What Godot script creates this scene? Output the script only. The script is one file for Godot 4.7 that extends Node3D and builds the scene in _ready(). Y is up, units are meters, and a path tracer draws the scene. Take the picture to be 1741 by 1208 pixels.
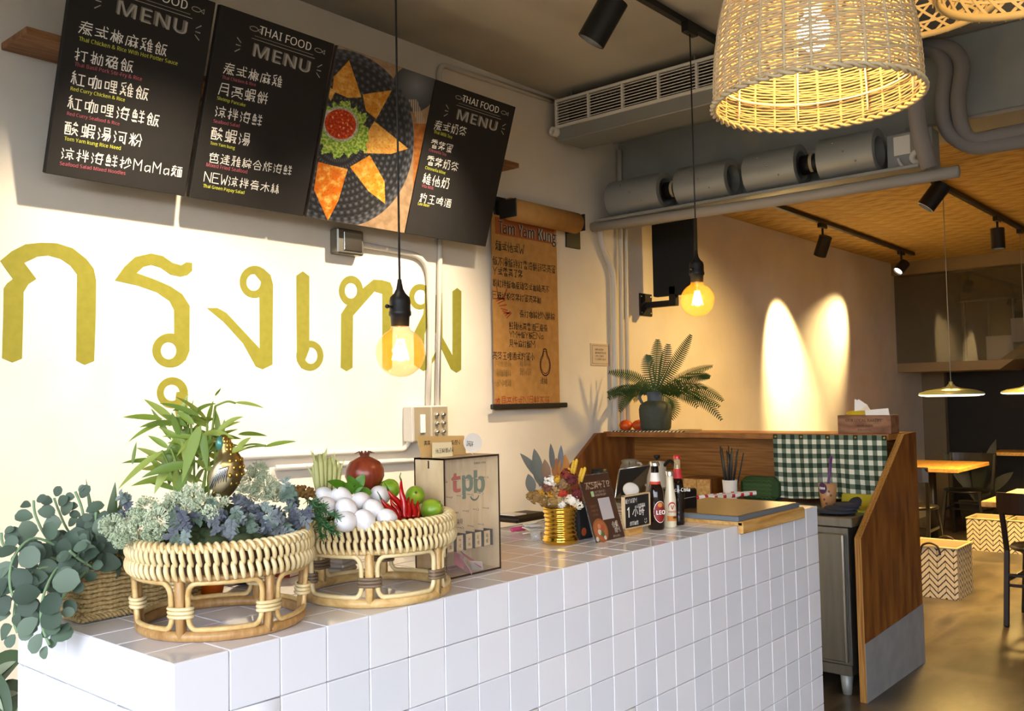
extends Node3D
# Thai food counter in a cafe. Metres, y up. X runs along the tiled counter away from the storefront, Z out of the back wall.
# Counter top is y = 1, counter front is z = 0, back wall is z = -2, storefront is x = -3.

const FOCAL := 1573.0
const EYE := Vector3(-0.762, 1.404, 1.373)
const WALL := -2.0
var cam_r: Vector3
var cam_u: Vector3
var cam_f: Vector3
var M := {}
var rng := RandomNumberGenerator.new()
var names := {}

func aim_basis() -> void:
	var yaw := deg_to_rad(49.195)
	var pitch := deg_to_rad(2.748)
	var roll := deg_to_rad(-1.097)
	cam_f = Vector3(cos(pitch) * sin(yaw), sin(pitch), -cos(pitch) * cos(yaw))
	var r := cam_f.cross(Vector3.UP).normalized()
	var u := r.cross(cam_f)
	cam_r = cos(roll) * r + sin(roll) * u
	cam_u = cos(roll) * u - sin(roll) * r

# a photo pixel gives a direction; the wall, counter or plane it touches gives the distance
func ray(px: float, py: float) -> Vector3:
	return cam_f + cam_r * ((px - 870.5) / FOCAL) - cam_u * ((py - 604.0) / FOCAL)
func at_x(px: float, py: float, v: float) -> Vector3:
	var d := ray(px, py)
	return EYE + d * ((v - EYE.x) / d.x)
func at_y(px: float, py: float, v: float) -> Vector3:
	var d := ray(px, py)
	return EYE + d * ((v - EYE.y) / d.y)
func at_z(px: float, py: float, v: float) -> Vector3:
	var d := ray(px, py)
	return EYE + d * ((v - EYE.z) / d.z)
func on_wall(px: float, py: float, off := 0.0) -> Vector3:
	return at_z(px, py, WALL + off)

func rf(a: float, b: float) -> float:
	return rng.randf_range(a, b)

# ---------- scene tree ----------
func numbered(called: String) -> String:
	names[called] = names.get(called, -1) + 1
	return called if names[called] == 0 else "%s_%03d" % [called, names[called]]
func tag(o: Node, label: String, category: String, group := "", kind := "") -> Node:
	if label: o.set_meta("label", label)
	if category: o.set_meta("category", category)
	if group: o.set_meta("group", group)
	if kind: o.set_meta("kind", kind)
	return o
func thing(called: String, label: String, category: String, at := Vector3.ZERO, turn := 0.0, group := "") -> Node3D:
	var o := Node3D.new()
	o.name = numbered(called)
	add_child(o)
	o.position = at
	o.rotation.y = turn
	tag(o, label, category, group)
	return o
func inst(called: String, mesh: Mesh, m: Material, parent: Node, xf := Transform3D()) -> MeshInstance3D:
	var o := MeshInstance3D.new()
	o.name = numbered(called) if parent == self else called
	o.mesh = mesh
	o.set_surface_override_material(0, m)
	parent.add_child(o, true)
	o.transform = xf
	return o
func obj(called: String, st: SurfaceTool, m: Material, parent: Node = self, xf := Transform3D()) -> MeshInstance3D:
	return inst(called, bake(st), m, parent, xf)
func struct(called: String, st: SurfaceTool, m: Material, label := "") -> MeshInstance3D:
	var o := obj(called, st, m)
	o.set_meta("kind", "structure")
	if label: o.set_meta("label", label)
	return o
func bake(st: SurfaceTool) -> ArrayMesh:
	st.generate_normals()
	return st.commit()
func nst(smooth := false) -> SurfaceTool:
	var s := SurfaceTool.new()
	s.begin(Mesh.PRIMITIVE_TRIANGLES)
	s.set_smooth_group(1 if smooth else -1)
	return s

# ---------- shapes ----------
func otri(s: SurfaceTool, a: Vector3, b: Vector3, c: Vector3, out: Vector3) -> void:
	s.add_vertex(a)
	if (c - a).cross(b - a).dot(out) >= 0.0:
		s.add_vertex(b); s.add_vertex(c)
	else:
		s.add_vertex(c); s.add_vertex(b)
func oquad(s: SurfaceTool, a: Vector3, b: Vector3, c: Vector3, d: Vector3, out: Vector3) -> void:
	otri(s, a, b, c, out)
	otri(s, a, c, d, out)
func uvquad(s: SurfaceTool, tl: Vector3, tr: Vector3, br: Vector3, bl: Vector3, u0 := 0.0, v0 := 0.0, u1 := 1.0, v1 := 1.0) -> void:
	for k in [[tl, u0, v0], [tr, u1, v0], [br, u1, v1], [tl, u0, v0], [br, u1, v1], [bl, u0, v1]]:
		s.set_uv(Vector2(k[1], k[2])); s.add_vertex(k[0])
func box(s: SurfaceTool, c: Vector3, sz: Vector3, b := 0.0, bs := Basis()) -> void:
	var h := sz * 0.5
	b = minf(b, minf(h.x, minf(h.y, h.z)) * 0.9)
	var p := func(sg: Vector3, ax: int) -> Vector3:
		var v := Vector3(sg.x * (h.x - b), sg.y * (h.y - b), sg.z * (h.z - b))
		v[ax] = sg[ax] * h[ax]
		return c + bs * v
	for ax in 3:
		var i := (ax + 1) % 3
		var j := (ax + 2) % 3
		for e in [-1.0, 1.0]:
			var q := []
			for k in [[-1, -1], [1, -1], [1, 1], [-1, 1]]:
				var sg := Vector3.ZERO
				sg[ax] = e; sg[i] = k[0]; sg[j] = k[1]
				q.append(p.call(sg, ax))
			var o := Vector3.ZERO
			o[ax] = e
			oquad(s, q[0], q[1], q[2], q[3], bs * o)
	if b <= 0.0: return
	for ax in 3:
		var i := (ax + 1) % 3
		var j := (ax + 2) % 3
		for e in [-1.0, 1.0]:
			for f in [-1.0, 1.0]:
				var a := Vector3.ZERO
				a[i] = e; a[j] = f
				var lo := a
				lo[ax] = -1.0
				var hi := a
				hi[ax] = 1.0
				oquad(s, p.call(lo, i), p.call(hi, i), p.call(hi, j), p.call(lo, j), bs * a)
	for x in [-1.0, 1.0]:
		for y in [-1.0, 1.0]:
			for z in [-1.0, 1.0]:
				var sg := Vector3(x, y, z)
				otri(s, p.call(sg, 0), p.call(sg, 1), p.call(sg, 2), bs * sg)
func span(s: SurfaceTool, a: Vector3, b: Vector3, bev := 0.0) -> void:
	box(s, (a + b) * 0.5, (b - a).abs(), bev)
func bar(s: SurfaceTool, a: Vector3, b: Vector3, w: float, h: float, bev := 0.0, up := Vector3.UP) -> void:
	var z := (b - a).normalized()
	if absf(z.dot(up)) > 0.98: up = Vector3.RIGHT
	var x := up.cross(z).normalized()
	box(s, (a + b) * 0.5, Vector3(w, h, a.distance_to(b)), bev, Basis(x, z.cross(x), z))
func tube(s: SurfaceTool, pts: Array, r, seg := 8, closed := false, caps := true, flat := 1.0, flat_axis := Vector3.UP) -> void:
	var n := pts.size()
	var rings := []
	var up := Vector3.ZERO
	for i in n:
		var a: Vector3 = pts[(i - 1 + n) % n] if closed else pts[maxi(i - 1, 0)]
		var b: Vector3 = pts[(i + 1) % n] if closed else pts[mini(i + 1, n - 1)]
		var t := (b - a).normalized()
		if flat != 1.0:
			up = flat_axis
		elif up == Vector3.ZERO:
			up = Vector3.UP if absf(t.y) < 0.9 else Vector3.RIGHT
		var x := up.cross(t).normalized()
		if x.length() < 0.5: x = Vector3.RIGHT
		var y := t.cross(x)
		if flat == 1.0: up = y
		var rr: float = r[i] if r is Array else r
		var ring := []
		for k in seg:
			var q := TAU * k / seg
			ring.append(pts[i] + x * cos(q) * rr + y * sin(q) * rr * flat)
		rings.append(ring)
	for i in (n if closed else n - 1):
		var A: Array = rings[i]
		var B: Array = rings[(i + 1) % n]
		for k in seg:
			var k2 := (k + 1) % seg
			oquad(s, A[k], B[k], B[k2], A[k2], (A[k] + A[k2]) * 0.5 - pts[i])
	if caps and not closed:
		for e in [[0, 1], [n - 1, n - 2]]:
			var o: Vector3 = pts[e[0]] - pts[e[1]]
			for k in range(1, seg - 1):
				otri(s, rings[e[0]][0], rings[e[0]][k], rings[e[0]][k + 1], o)
func lathe(s: SurfaceTool, prof: Array, seg := 24, xf := Transform3D(), inside := false) -> void:
	for i in prof.size() - 1:
		var p: Vector2 = prof[i]
		var q: Vector2 = prof[i + 1]
		var nr := Vector2(q.y - p.y, p.x - q.x)
		for k in seg:
			var a := TAU * k / seg
			var b := TAU * (k + 1) / seg
			var m := (a + b) * 0.5
			var out := xf.basis * Vector3(nr.x * cos(m), nr.y, nr.x * sin(m))
			if inside: out = -out
			var A := xf * Vector3(p.x * cos(a), p.y, p.x * sin(a))
			var B := xf * Vector3(p.x * cos(b), p.y, p.x * sin(b))
			var D := xf * Vector3(q.x * cos(a), q.y, q.x * sin(a))
			var C := xf * Vector3(q.x * cos(b), q.y, q.x * sin(b))
			if p.x > 1e-6: otri(s, A, B, C, out)
			if q.x > 1e-6: otri(s, A, C, D, out)
func ball(s: SurfaceTool, c: Vector3, r: Vector3, seg := 16, rows := 10, bs := Basis()) -> void:
	var prof := []
	for i in rows + 1:
		var a := -PI / 2 + PI * i / rows
		prof.append(Vector2(maxf(cos(a), 0.0), sin(a)))
	lathe(s, prof, seg, Transform3D(bs * Basis.from_scale(r), c))
func rod(s: SurfaceTool, a: Vector3, b: Vector3, r: float, seg := 12) -> void:
	tube(s, [a, b], r, seg)
# a flat outline (2D, counted in the frame's x and y) given thickness along the frame's z
func prism(s: SurfaceTool, poly: PackedVector2Array, xf: Transform3D, d: float) -> void:
	var idx := Geometry2D.triangulate_polygon(poly)
	var n := xf.basis.z
	for i in range(0, idx.size(), 3):
		var a := poly[idx[i]]
		var b := poly[idx[i + 1]]
		var c := poly[idx[i + 2]]
		otri(s, xf * Vector3(a.x, a.y, d), xf * Vector3(b.x, b.y, d), xf * Vector3(c.x, c.y, d), n)
		otri(s, xf * Vector3(a.x, a.y, 0), xf * Vector3(b.x, b.y, 0), xf * Vector3(c.x, c.y, 0), -n)
	var ccw := not Geometry2D.is_polygon_clockwise(poly)
	for i in poly.size():
		var a := poly[i]
		var b := poly[(i + 1) % poly.size()]
		var e := b - a
		var o := Vector3(e.y, -e.x, 0) * (1.0 if ccw else -1.0)
		oquad(s, xf * Vector3(a.x, a.y, 0), xf * Vector3(b.x, b.y, 0), xf * Vector3(b.x, b.y, d), xf * Vector3(a.x, a.y, d), xf.basis * o)
func ring2(s: SurfaceTool, c: Vector2, ro: float, ri: float, xf: Transform3D, d: float, seg := 32, ey := 1.0) -> void:
	for k in seg:
		var a := TAU * k / seg
		var b := TAU * (k + 1) / seg
		var poly := PackedVector2Array()
		for q in [[a, ro], [b, ro], [b, ri], [a, ri]]:
			poly.append(c + Vector2(cos(q[0]), sin(q[0]) * ey) * q[1])
		prism(s, poly, xf, d)
func smooth_path(pts: Array, per := 6, closed := false) -> Array:
	var out := []
	var n := pts.size()
	for i in (n if closed else n - 1):
		var p0: Vector3 = pts[(i - 1 + n) % n] if closed else pts[maxi(i - 1, 0)]
		var p1: Vector3 = pts[i]
		var p2: Vector3 = pts[(i + 1) % n]
		var p3: Vector3 = pts[(i + 2) % n] if closed else pts[mini(i + 2, n - 1)]
		for k in per:
			out.append(p1.cubic_interpolate(p2, p0, p3, float(k) / per))
	if not closed: out.append(pts[n - 1])
	return out
# polyline with rounded corners of radius r
func rounded(pts: Array, r: float, per := 5) -> Array:
	var out := [pts[0]]
	for i in range(1, pts.size() - 1):
		var p: Vector3 = pts[i]
		var a: Vector3 = pts[i - 1] - p
		var b: Vector3 = pts[i + 1] - p
		var q := minf(r, minf(a.length(), b.length()) * 0.48)
		var A := p + a.normalized() * q
		var B := p + b.normalized() * q
		for k in per + 1:
			var t := float(k) / per
			out.append(A.lerp(p, t).lerp(p.lerp(B, t), t))
	out.append(pts[pts.size() - 1])
	return out
# a leaf with a folded midrib: grows along +Z from the origin, face up (+Y); droop bends it down
func leaf(len: float, wid: float, droop := 0.4, fold := 0.25, segs := 7, tip := 1.0, belly := 0.4, wave := 0.0) -> ArrayMesh:
	var s := nst(true)
	var L := []
	var R := []
	var C := []
	var pos := Vector3.ZERO
	for i in segs + 1:
		var t := float(i) / segs
		var ang := -droop * t
		var w := wid * 0.5 * pow(sin(PI * pow(clampf(t, 0.0, 1.0), log(0.5) / log(belly))), 0.8 * tip) if t > 0.0 and t < 1.0 else wid * 0.03
		var up := Vector3(0, cos(ang), -sin(ang))
		var k := 1.0 + wave * sin(t * 17.0)
		C.append(pos)
		L.append(pos + Vector3(-w * k, 0, 0) + up * w * fold)
		R.append(pos + Vector3(w * k, 0, 0) + up * w * fold)
		pos += Vector3(0, sin(ang), cos(ang)) * (len / segs)
	for i in segs:
		oquad(s, C[i], L[i], L[i + 1], C[i + 1], Vector3.UP)
		oquad(s, R[i], C[i], C[i + 1], R[i + 1], Vector3.UP)
	return bake(s)
func look(dir: Vector3, up := Vector3.UP) -> Basis:
	var z := dir.normalized()
	if absf(z.dot(up.normalized())) > 0.99: up = Vector3(0.3, 0.1, 1)
	var x := up.cross(z).normalized()
	return Basis(x, z.cross(x), z)

# ---------- lettering ----------
func lettering(parent: Node, called: String, text: String, origin: Vector3, bs: Basis, cap: float, m: Material, font := "Droid Sans", squeeze := 1.0, bold := false) -> MeshInstance3D:
	var f := SystemFont.new()
	f.font_names = PackedStringArray([font])
	if bold: f.font_weight = 700
	var t := TextMesh.new()
	t.font = f
	t.font_size = 24
	t.pixel_size = cap / (0.714 * 24.0)
	t.depth = 0.0006
	t.curve_step = 3.0
	t.text = text
	t.horizontal_alignment = HORIZONTAL_ALIGNMENT_LEFT
	t.vertical_alignment = VERTICAL_ALIGNMENT_BOTTOM
	var o := MeshInstance3D.new()
	o.name = numbered(called) if parent == self else called
	o.mesh = t
	o.set_surface_override_material(0, m)
	parent.add_child(o, true)
	var ab := t.get_aabb()
	o.transform = Transform3D(bs * Basis.from_scale(Vector3(squeeze, 1, 1)), origin - bs * Vector3(ab.position.x * squeeze, ab.position.y if not ("g" in text or "y" in text or "p" in text or "Q" in text) else ab.position.y + cap * 0.28, 0))
	return o
# handwritten characters as strokes on a 10 x 10 grid: every pair of digits is a point (x, y down)
const PART := {
	"water": "1143 0436 1947", "hand": "0393 5059 5938 0795", "mu": "0393 5059 5308 5398", "zhui": "4004 2229 5062 2393 2595 2797 2999 6369",
	"xi": "8011 1223 4344 8273 5435 3575 6537 0797 5609 5699", "fan": "2191 2109 348439 4599", "eat": "5004 5093 3363 2484 2429 8487 2686 2959 6799",
	"tai": "1191 1393 0595 5009 5599 5659 3647 3948 7656 6879", "shi": "0393 60637898 8091 1555 3558 0877", "shu": "2024 2252 0454 2429 1507 3557 539359 5498",
	"guang": "5061 1292 1209", "ding": "0292 5259 5938", "jiu": "0363 3009 6368 6899", "li": "0292 9289 8969 5019", "pig": "0191 5204 4305 5408 3469 6958 5599 8366",
	"zhe": "1171 4004 0494 8109 3585 3539 8589 3787 3989", "si": "4012 1242 6214 1464 4449 2508 6588", "gong": "1191 5159 0999", "kou": "1191991911", "lii": "1181851511 1383 5159 1787 0999",
	"mei": "3003 2191 2218 2282 8279 1879 0595 4343 4646", "yu": "4013 2161 6143 1383861613 1585 5356 0829 3839 5859 7889", "yang": "2031 7061 1292 1595 0898 5259",
	"you": "0191 1393991913 3136 6166 1797", "qun": "5022 2272 6182 3405 6596 5516 4575 7509 4699", "chong": "1282861612 5059 0988 7699",
	"jia": "1050 5053 5313 1019 1555 1757 6090 9093 9363 659569 6699", "ytang": "2080842420 2282 0595 3507 2696 9679 5629 7649", "ke": "0191 8189 8968 2454572724",
	"mi": "5059 0494 1133 9173 5408 5498", "fen": "4004 6094 2585 8579 5509", "jing": "5062 0292 2474762624 5659 3708 7798", "ban": "1023 8173 1494 0696 5059", "shao": "5055 3105 7194 8609",
	"mai": "1181 5005 0393 2435 7465 4608 3676 7609 4699", "mian": "0191 5152 1393991913 4349 6369 4666 4767", "yue": "2009 2080 8089 8978 2383 2686",
	"liang": "5050 0191 3272743432 0595 0507 9597 3709 3767 6899", "bing": "2032 8062 1393 0696 3309 7379", "cao": "0494 3009 6069", "ba": "1080 8085 8515 1019 1999 9996 5055",
	"zou": "1021 0424 2427 2709 2899", "xing": "2181 5053 0393 3435 1575 0797 5459", "ya": "1080 3024 0494 6069 6958 6409", "zong": "5051 0204 0292 9294 2575 0696 5669 3708 7798",
	"he": "5005 5095 3464 2686892926", "huo": "1224 8262 5009 5499", "zha": "3004 2191 4149 4494 4797", "qing": "1181 2383 0595 5005 2629 2686 8689 2888",
	"nv": "4015 1589 7209 0393", "nai": "1080 8063 6394 9489 8959 3009", "cha": "5004 5094 2676 5559 3718 7788", "grain": "8011 0393 5059 5307 5397", "ri": "1191991911 1595",
	"mao": "1080 8043 2354 0595 9577 5559 4508", "gai": "5050 0104 0191 9194 2628 4469 7346 8588", "ren": "6005 4349", "ye": "0583 8386 8676 5057 2328 2999 9996",
	"zhi": "7112 2133 5153 7314 5409 4658 6939 5618", "shaoo": "3005 2282 8279 7959 3455", "wang": "1181 2575 0999 5159", "bei": "5041 1282851512 1383 5205 0797 5579",
	"one": "3151 5159 3979", "xiao": "5059 5948 3307 7397", "shi2": "0191 5154 2454 0595 7559 5969 2647", "yan": "0191 2383 2585 2787892927", "gan": "1191 5155 0595 2788 4749",
	"bu": "0191 5109 5259 6497", "xiang": "0292 2005 2125 5393 5599", "xin": "0508 2528 2878 5456 8798", "zai": "0191 2282 8289 2229 2585 0797 5157", "deng": "2014 1444 6054 5494 0595 3567 6869", "le": "1181 8154 5459 5938", "kan": "1170 1282 0393 5004 3484893934 3586 3787", "de": "2080842420 2282 0595 0696 7559 5969 2647", "jian": "2080862620 2282 2484 3609 6668 6899", "cY": "0045 9045 4549", "cM": "0900559099", "ca": "84442528498786 8489", "cN": "09009990", "cE": "90000999 0474", "cW": "0029547990",
}
const GLYPH := {
	"泰": "tai 0099", "式": "shi 0099", "椒": "mu 0049,shu 4099", "麻": "guang 0099,mu 2359,mu 6399", "雞": "xi 0049,zhui 5099", "飯": "eat 0049,fan 5099", "打": "hand 0039,ding 4099",
	"拋": "hand 0039,jiu 3169,li 6199", "豬": "pig 0049,zhe 4099", "紅": "si 0049,gong 4199", "咖": "kou 0237,li 3069,kou 7298", "哩": "kou 0237,lii 4099", "海": "water 0039,mei 3099",
	"鮮": "yu 0049,yang 5099", "酸": "you 0049,qun 5099", "蝦": "chong 0049,jia 4099", "湯": "water 0039,ytang 3099", "河": "water 0039,ke 3099", "粉": "mi 0049,fen 4099", "涼": "water 0039,jing 3099",
	"拌": "hand 0039,ban 4099", "抄": "hand 0039,shao 4099", "麵": "mai 0049,mian 5099", "月": "yue 0099", "亮": "liang 0099", "餅": "eat 0049,bing 4099", "芭": "cao 0093,ba 0399",
	"達": "xing 3098,zou 0099", "雅": "ya 0049,zhui 5099", "綜": "si 0049,zong 4099", "合": "he 0099", "炸": "huo 0049,zha 4099", "青": "qing 0099", "木": "mu 0099", "絲": "si 0049,si 5099",
	"奶": "nv 0049,nai 4099", "茶": "cao 0093,cha 0399", "香": "grain 0095,ri 2689", "茅": "cao 0093,mao 0399", "蜜": "gai 0095,chong 1489", "維": "si 0049,zhui 4099", "他": "ren 0039,ye 3099",
	"豹": "zhi 0049,shaoo 4099", "王": "wang 0099", "啤": "kou 0237,bei 4099", "酒": "water 0039,you 3099", "小": "xiao 0099", "時": "ri 0138,shi2 4099", "謝": "yan 0049,shi2 5099", "不": "bu 0099", "想": "xiang 0095,xin 0699", "再": "zai 0099", "等": "deng 0099", "了": "le 0099", "看": "kan 0099", "得": "ren 0039,de 3099", "見": "jian 0099", "Y": "cY 0099", "M": "cM 0099", "a": "ca 0099", "N": "cN 0099", "E": "cE 0099", "W": "cW 0099",
}
func strokes_of(ch: String) -> Array:
	var out := []
	for piece in GLYPH[ch].split(","):
		var a: PackedStringArray = piece.split(" ")
		var x0 := float(a[1][0]) / 9.0
		var y0 := float(a[1][1]) / 9.0
		var x1 := float(a[1][2]) / 9.0
		var y1 := float(a[1][3]) / 9.0
		for stroke in PART[a[0]].split(" "):
			var line := []
			for i in range(0, stroke.length() - 1, 2):
				if stroke[i + 1] == "?": break
				line.append(Vector2(x0 + (x1 - x0) * float(stroke[i]) / 9.0, 1.0 - (y0 + (y1 - y0) * float(stroke[i + 1]) / 9.0)))
			out.append(line)
	return out
func ink(s: SurfaceTool, line: Array, xf: Transform3D, w: float) -> void:
	for i in line.size() - 1:
		var a := Vector2(line[i])
		var b := Vector2(line[i + 1])
		if a.is_equal_approx(b): continue
		var d := (b - a).normalized()
		var n := Vector2(-d.y, d.x) * w * 0.5
		var e := d * w * 0.3
		oquad(s, xf * v3(a - e + n * 0.7), xf * v3(b + e + n), xf * v3(b + e - n), xf * v3(a - e - n * 0.7), xf.basis.z)
func v3(p: Vector2, z := 0.0) -> Vector3:
	return Vector3(p.x, p.y, z)
# writes a row of characters; at is the lower left corner of the first, pitch the advance in character heights
func write(parent: Node, called: String, text: String, at: Vector3, bs: Basis, h: float, m: Material, pitch := 1.08, weight := 0.105, wide := 0.9) -> MeshInstance3D:
	var s := nst()
	var x := 0.0
	for i in text.length():
		var ch := text[i]
		if GLYPH.has(ch):
			var tilt := rf(-0.04, 0.04)
			for line in strokes_of(ch):
				var l2 := []
				for p in line:
					l2.append(Vector2(x + p.x * h * wide, (p.y + (p.x - 0.5) * tilt) * h))
				ink(s, l2, Transform3D(bs, at), h * weight)
		x += h * pitch * wide
	return obj(called, s, m, parent)
# small illegible handwriting: rows of little strokes of about the size and rhythm of the characters
func scribble(parent: Node, called: String, n: int, at: Vector3, bs: Basis, h: float, m: Material, sd: int) -> MeshInstance3D:
	var s := nst()
	var r := RandomNumberGenerator.new()
	r.seed = sd
	var pool := GLYPH.keys()
	for i in n:
		var x := i * h * 0.95
		for line in strokes_of(pool[r.randi() % pool.size()]):
			var l2 := []
			for p in line: l2.append(Vector2(x + p.x * h * 0.8, p.y * h))
			ink(s, l2, Transform3D(bs, at), h * 0.1)
	return obj(called, s, m, parent)

# ---------- materials ----------
func mat(c: Color, rough := 0.6, metal := 0.0) -> StandardMaterial3D:
	var m := StandardMaterial3D.new()
	m.albedo_color = c
	m.roughness = rough
	m.metallic = metal
	return m
func hexm(h: String, rough := 0.6, metal := 0.0) -> StandardMaterial3D:
	return mat(Color(h), rough, metal)
func noise_img(freq: float, sd: int, w := 256, h := 256, oct := 4) -> Image:
	var n := FastNoiseLite.new()
	n.seed = sd
	n.frequency = freq
	n.fractal_octaves = oct
	return n.get_seamless_image(w, h)
func ramp_tex(im: Image, stops: Array) -> ImageTexture:
	var src := im.get_data()
	var lut := []
	for i in 256:
		var t := i / 255.0
		var c: Color = stops[stops.size() - 1][1]
		for k in stops.size() - 1:
			if t <= stops[k + 1][0]:
				c = Color(stops[k][1]).lerp(stops[k + 1][1], clampf((t - stops[k][0]) / maxf(stops[k + 1][0] - stops[k][0], 0.001), 0, 1))
				break
		lut.append([int(c.r * 255), int(c.g * 255), int(c.b * 255)])
	var out := PackedByteArray()
	out.resize(src.size() * 3)
	for i in src.size():
		var l: Array = lut[src[i]]
		out[i * 3] = l[0]; out[i * 3 + 1] = l[1]; out[i * 3 + 2] = l[2]
	return ImageTexture.create_from_image(Image.create_from_data(im.get_width(), im.get_height(), false, Image.FORMAT_RGB8, out))
func tri_mat(tex: Texture2D, scale: Vector3, rough := 0.7, bump: Texture2D = null, bump_cm := 0.1, world := true) -> StandardMaterial3D:
	var m := mat(Color.WHITE, rough)
	m.albedo_texture = tex
	m.uv1_triplanar = true
	m.uv1_world_triplanar = world
	m.uv1_scale = scale
	if bump:
		m.heightmap_enabled = true
		m.heightmap_texture = bump
		m.heightmap_scale = bump_cm
	return m
func glass(c: Color, alpha := 0.12, rough := 0.03) -> StandardMaterial3D:
	var m := mat(Color(c.r, c.g, c.b, alpha), rough)
	m.transparency = BaseMaterial3D.TRANSPARENCY_ALPHA
	return m
func glow(c: Color, e: float) -> StandardMaterial3D:
	var m := mat(Color(0.9, 0.9, 0.9), 0.5)
	m.emission_enabled = true
	m.emission = c
	m.emission_energy_multiplier = e
	return m
func leafy(c: Color, back: Color, rough := 0.5) -> StandardMaterial3D:
	var m := mat(c, rough)
	m.backlight_enabled = true
	m.backlight = back
	return m
func make_materials() -> void:
	var fine := noise_img(0.03, 3)
	var coarse := noise_img(0.012, 8)
	var cloud := noise_img(0.006, 21, 256, 256, 5)
	var grain := noise_img(0.02, 14, 256, 256, 5)
	var fine_t := ImageTexture.create_from_image(fine)
	var C := func(h: String) -> Color: return Color(h)
	M.tile = []
	for h in ["e9e9ee", "e6e6ec", "ecebef", "e4e5ea"]:
		M.tile.append(hexm(h, 0.09))
	M.grout = hexm("9b999b", 0.9)
	M.wall = tri_mat(ramp_tex(coarse, [[0.0, C.call("dcd4c4")], [0.5, C.call("e2dacb")], [1.0, C.call("e6dfd1")]]), Vector3(0.7, 0.7, 0.7), 0.9, fine_t, 0.12)
	M.ceiling = tri_mat(ramp_tex(cloud, [[0.0, C.call("948e80")], [0.35, C.call("b4ad9d")], [0.6, C.call("c1baaa")], [1.0, C.call("cdc7b8")]]), Vector3(0.35, 0.35, 0.35), 0.85, fine_t, 0.15)
	M.beam = tri_mat(ramp_tex(coarse, [[0.0, C.call("9c9e99")], [1.0, C.call("aaaca6")]]), Vector3(0.8, 0.8, 0.8), 0.85)
	M.floor = tri_mat(ramp_tex(cloud, [[0.0, C.call("2c2822")], [0.3, C.call("484036")], [0.5, C.call("5c5346")], [0.7, C.call("6c6252")], [1.0, C.call("3e372c")]]), Vector3(0.6, 0.6, 1.4), 0.32)
	M.osb = tri_mat(ramp_tex(grain, [[0.0, C.call("86662c")], [0.35, C.call("a68642")], [0.6, C.call("bc9c58")], [1.0, C.call("cab070")]]), Vector3(5.0, 1.0, 1.1), 0.75)
	M.ply = tri_mat(ramp_tex(grain, [[0.0, C.call("5a2f10")], [0.4, C.call("7d481c")], [0.65, C.call("8f5824")], [1.0, C.call("a06a30")]]), Vector3(2.2, 0.5, 2.2), 0.38)
	M.ply_edge = tri_mat(ramp_tex(grain, [[0.0, C.call("6b3d14")], [0.4, C.call("9c6a2c")], [0.6, C.call("b98a46")], [1.0, C.call("7d4d1c")]]), Vector3(14, 0.3, 14), 0.6)
	M.ply_shelf = tri_mat(ramp_tex(grain, [[0.0, C.call("7a4718")], [0.5, C.call("9c6428")], [1.0, C.call("b47c3a")]]), Vector3(2.5, 12.0, 0.5), 0.45)
	M.oak = tri_mat(ramp_tex(grain, [[0.0, C.call("a87434")], [0.5, C.call("c99a54")], [1.0, C.call("dcb473")]]), Vector3(0.8, 6.0, 6.0), 0.5)
	M.pale_wood = tri_mat(ramp_tex(grain, [[0.0, C.call("c0a274")], [0.5, C.call("d2b78c")], [1.0, C.call("ddc59e")]]), Vector3(8.0, 1.2, 3.0), 0.6)
	M.ledge = tri_mat(ramp_tex(grain, [[0.0, C.call("6a4325")], [0.5, C.call("8a5d36")], [1.0, C.call("9f7148")]]), Vector3(0.8, 6.0, 6.0), 0.6)
	M.walnut = tri_mat(ramp_tex(grain, [[0.0, C.call("5b3a26")], [0.4, C.call("7d5438")], [0.7, C.call("94694a")], [1.0, C.call("6a4630")]]), Vector3(5.0, 3.0, 1.0), 0.65)
	M.steel = tri_mat(ramp_tex(grain, [[0.0, C.call("7f7c74")], [1.0, C.call("8d8a82")]]), Vector3(6.0, 0.4, 6.0), 0.34)
	M.steel.metallic = 0.85
	M.galv = hexm("9ea19e", 0.45, 0.35)
	M.black = hexm("141416", 0.5)
	M.black_metal = hexm("1b1b1d", 0.45, 0.2)
	M.soft_black = hexm("191a1c", 0.8)
	M.white = hexm("ece9e2", 0.5)
	M.white_paint = hexm("dddad2", 0.55)
	M.conduit = hexm("cfcac0", 0.5)
	M.grey_pipe = hexm("a59f94", 0.7)
	M.foam = hexm("8f8985", 0.85)
	M.chrome = hexm("d4d3cf", 0.18, 1.0)
	M.brass = hexm("c9a24a", 0.3, 1.0)
	M.gold = hexm("dcae45", 0.16, 1.0)
	M.old_gold = hexm("9a8150", 0.34, 0.9)
	M.rattan = tri_mat(ramp_tex(grain, [[0.0, C.call("b88d4e")], [0.5, C.call("d3ae70")], [1.0, C.call("e2c78f")]]), Vector3(9, 9, 9), 0.35)
	M.cane = tri_mat(ramp_tex(coarse, [[0.0, C.call("d8bb80")], [0.5, C.call("e5cd98")], [1.0, C.call("eedcb0")]]), Vector3(6, 6, 6), 0.32)
	M.pole = tri_mat(ramp_tex(grain, [[0.0, C.call("8d6234")], [0.5, C.call("b08650")], [1.0, C.call("caa66e")]]), Vector3(12, 3, 12), 0.42)
	M.seagrass = tri_mat(ramp_tex(noise_img(0.06, 5), [[0.0, C.call("6d5730")], [0.4, C.call("a08552")], [0.7, C.call("bda271")], [1.0, C.call("d0ba8c")]]), Vector3(7, 14, 7), 0.8)
	M.wicker = leafy(C.call("c9b48c"), C.call("6a5228"), 0.6)
	M.bamboo = leafy(C.call("dcc082"), C.call("6a5426"), 0.5)
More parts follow.
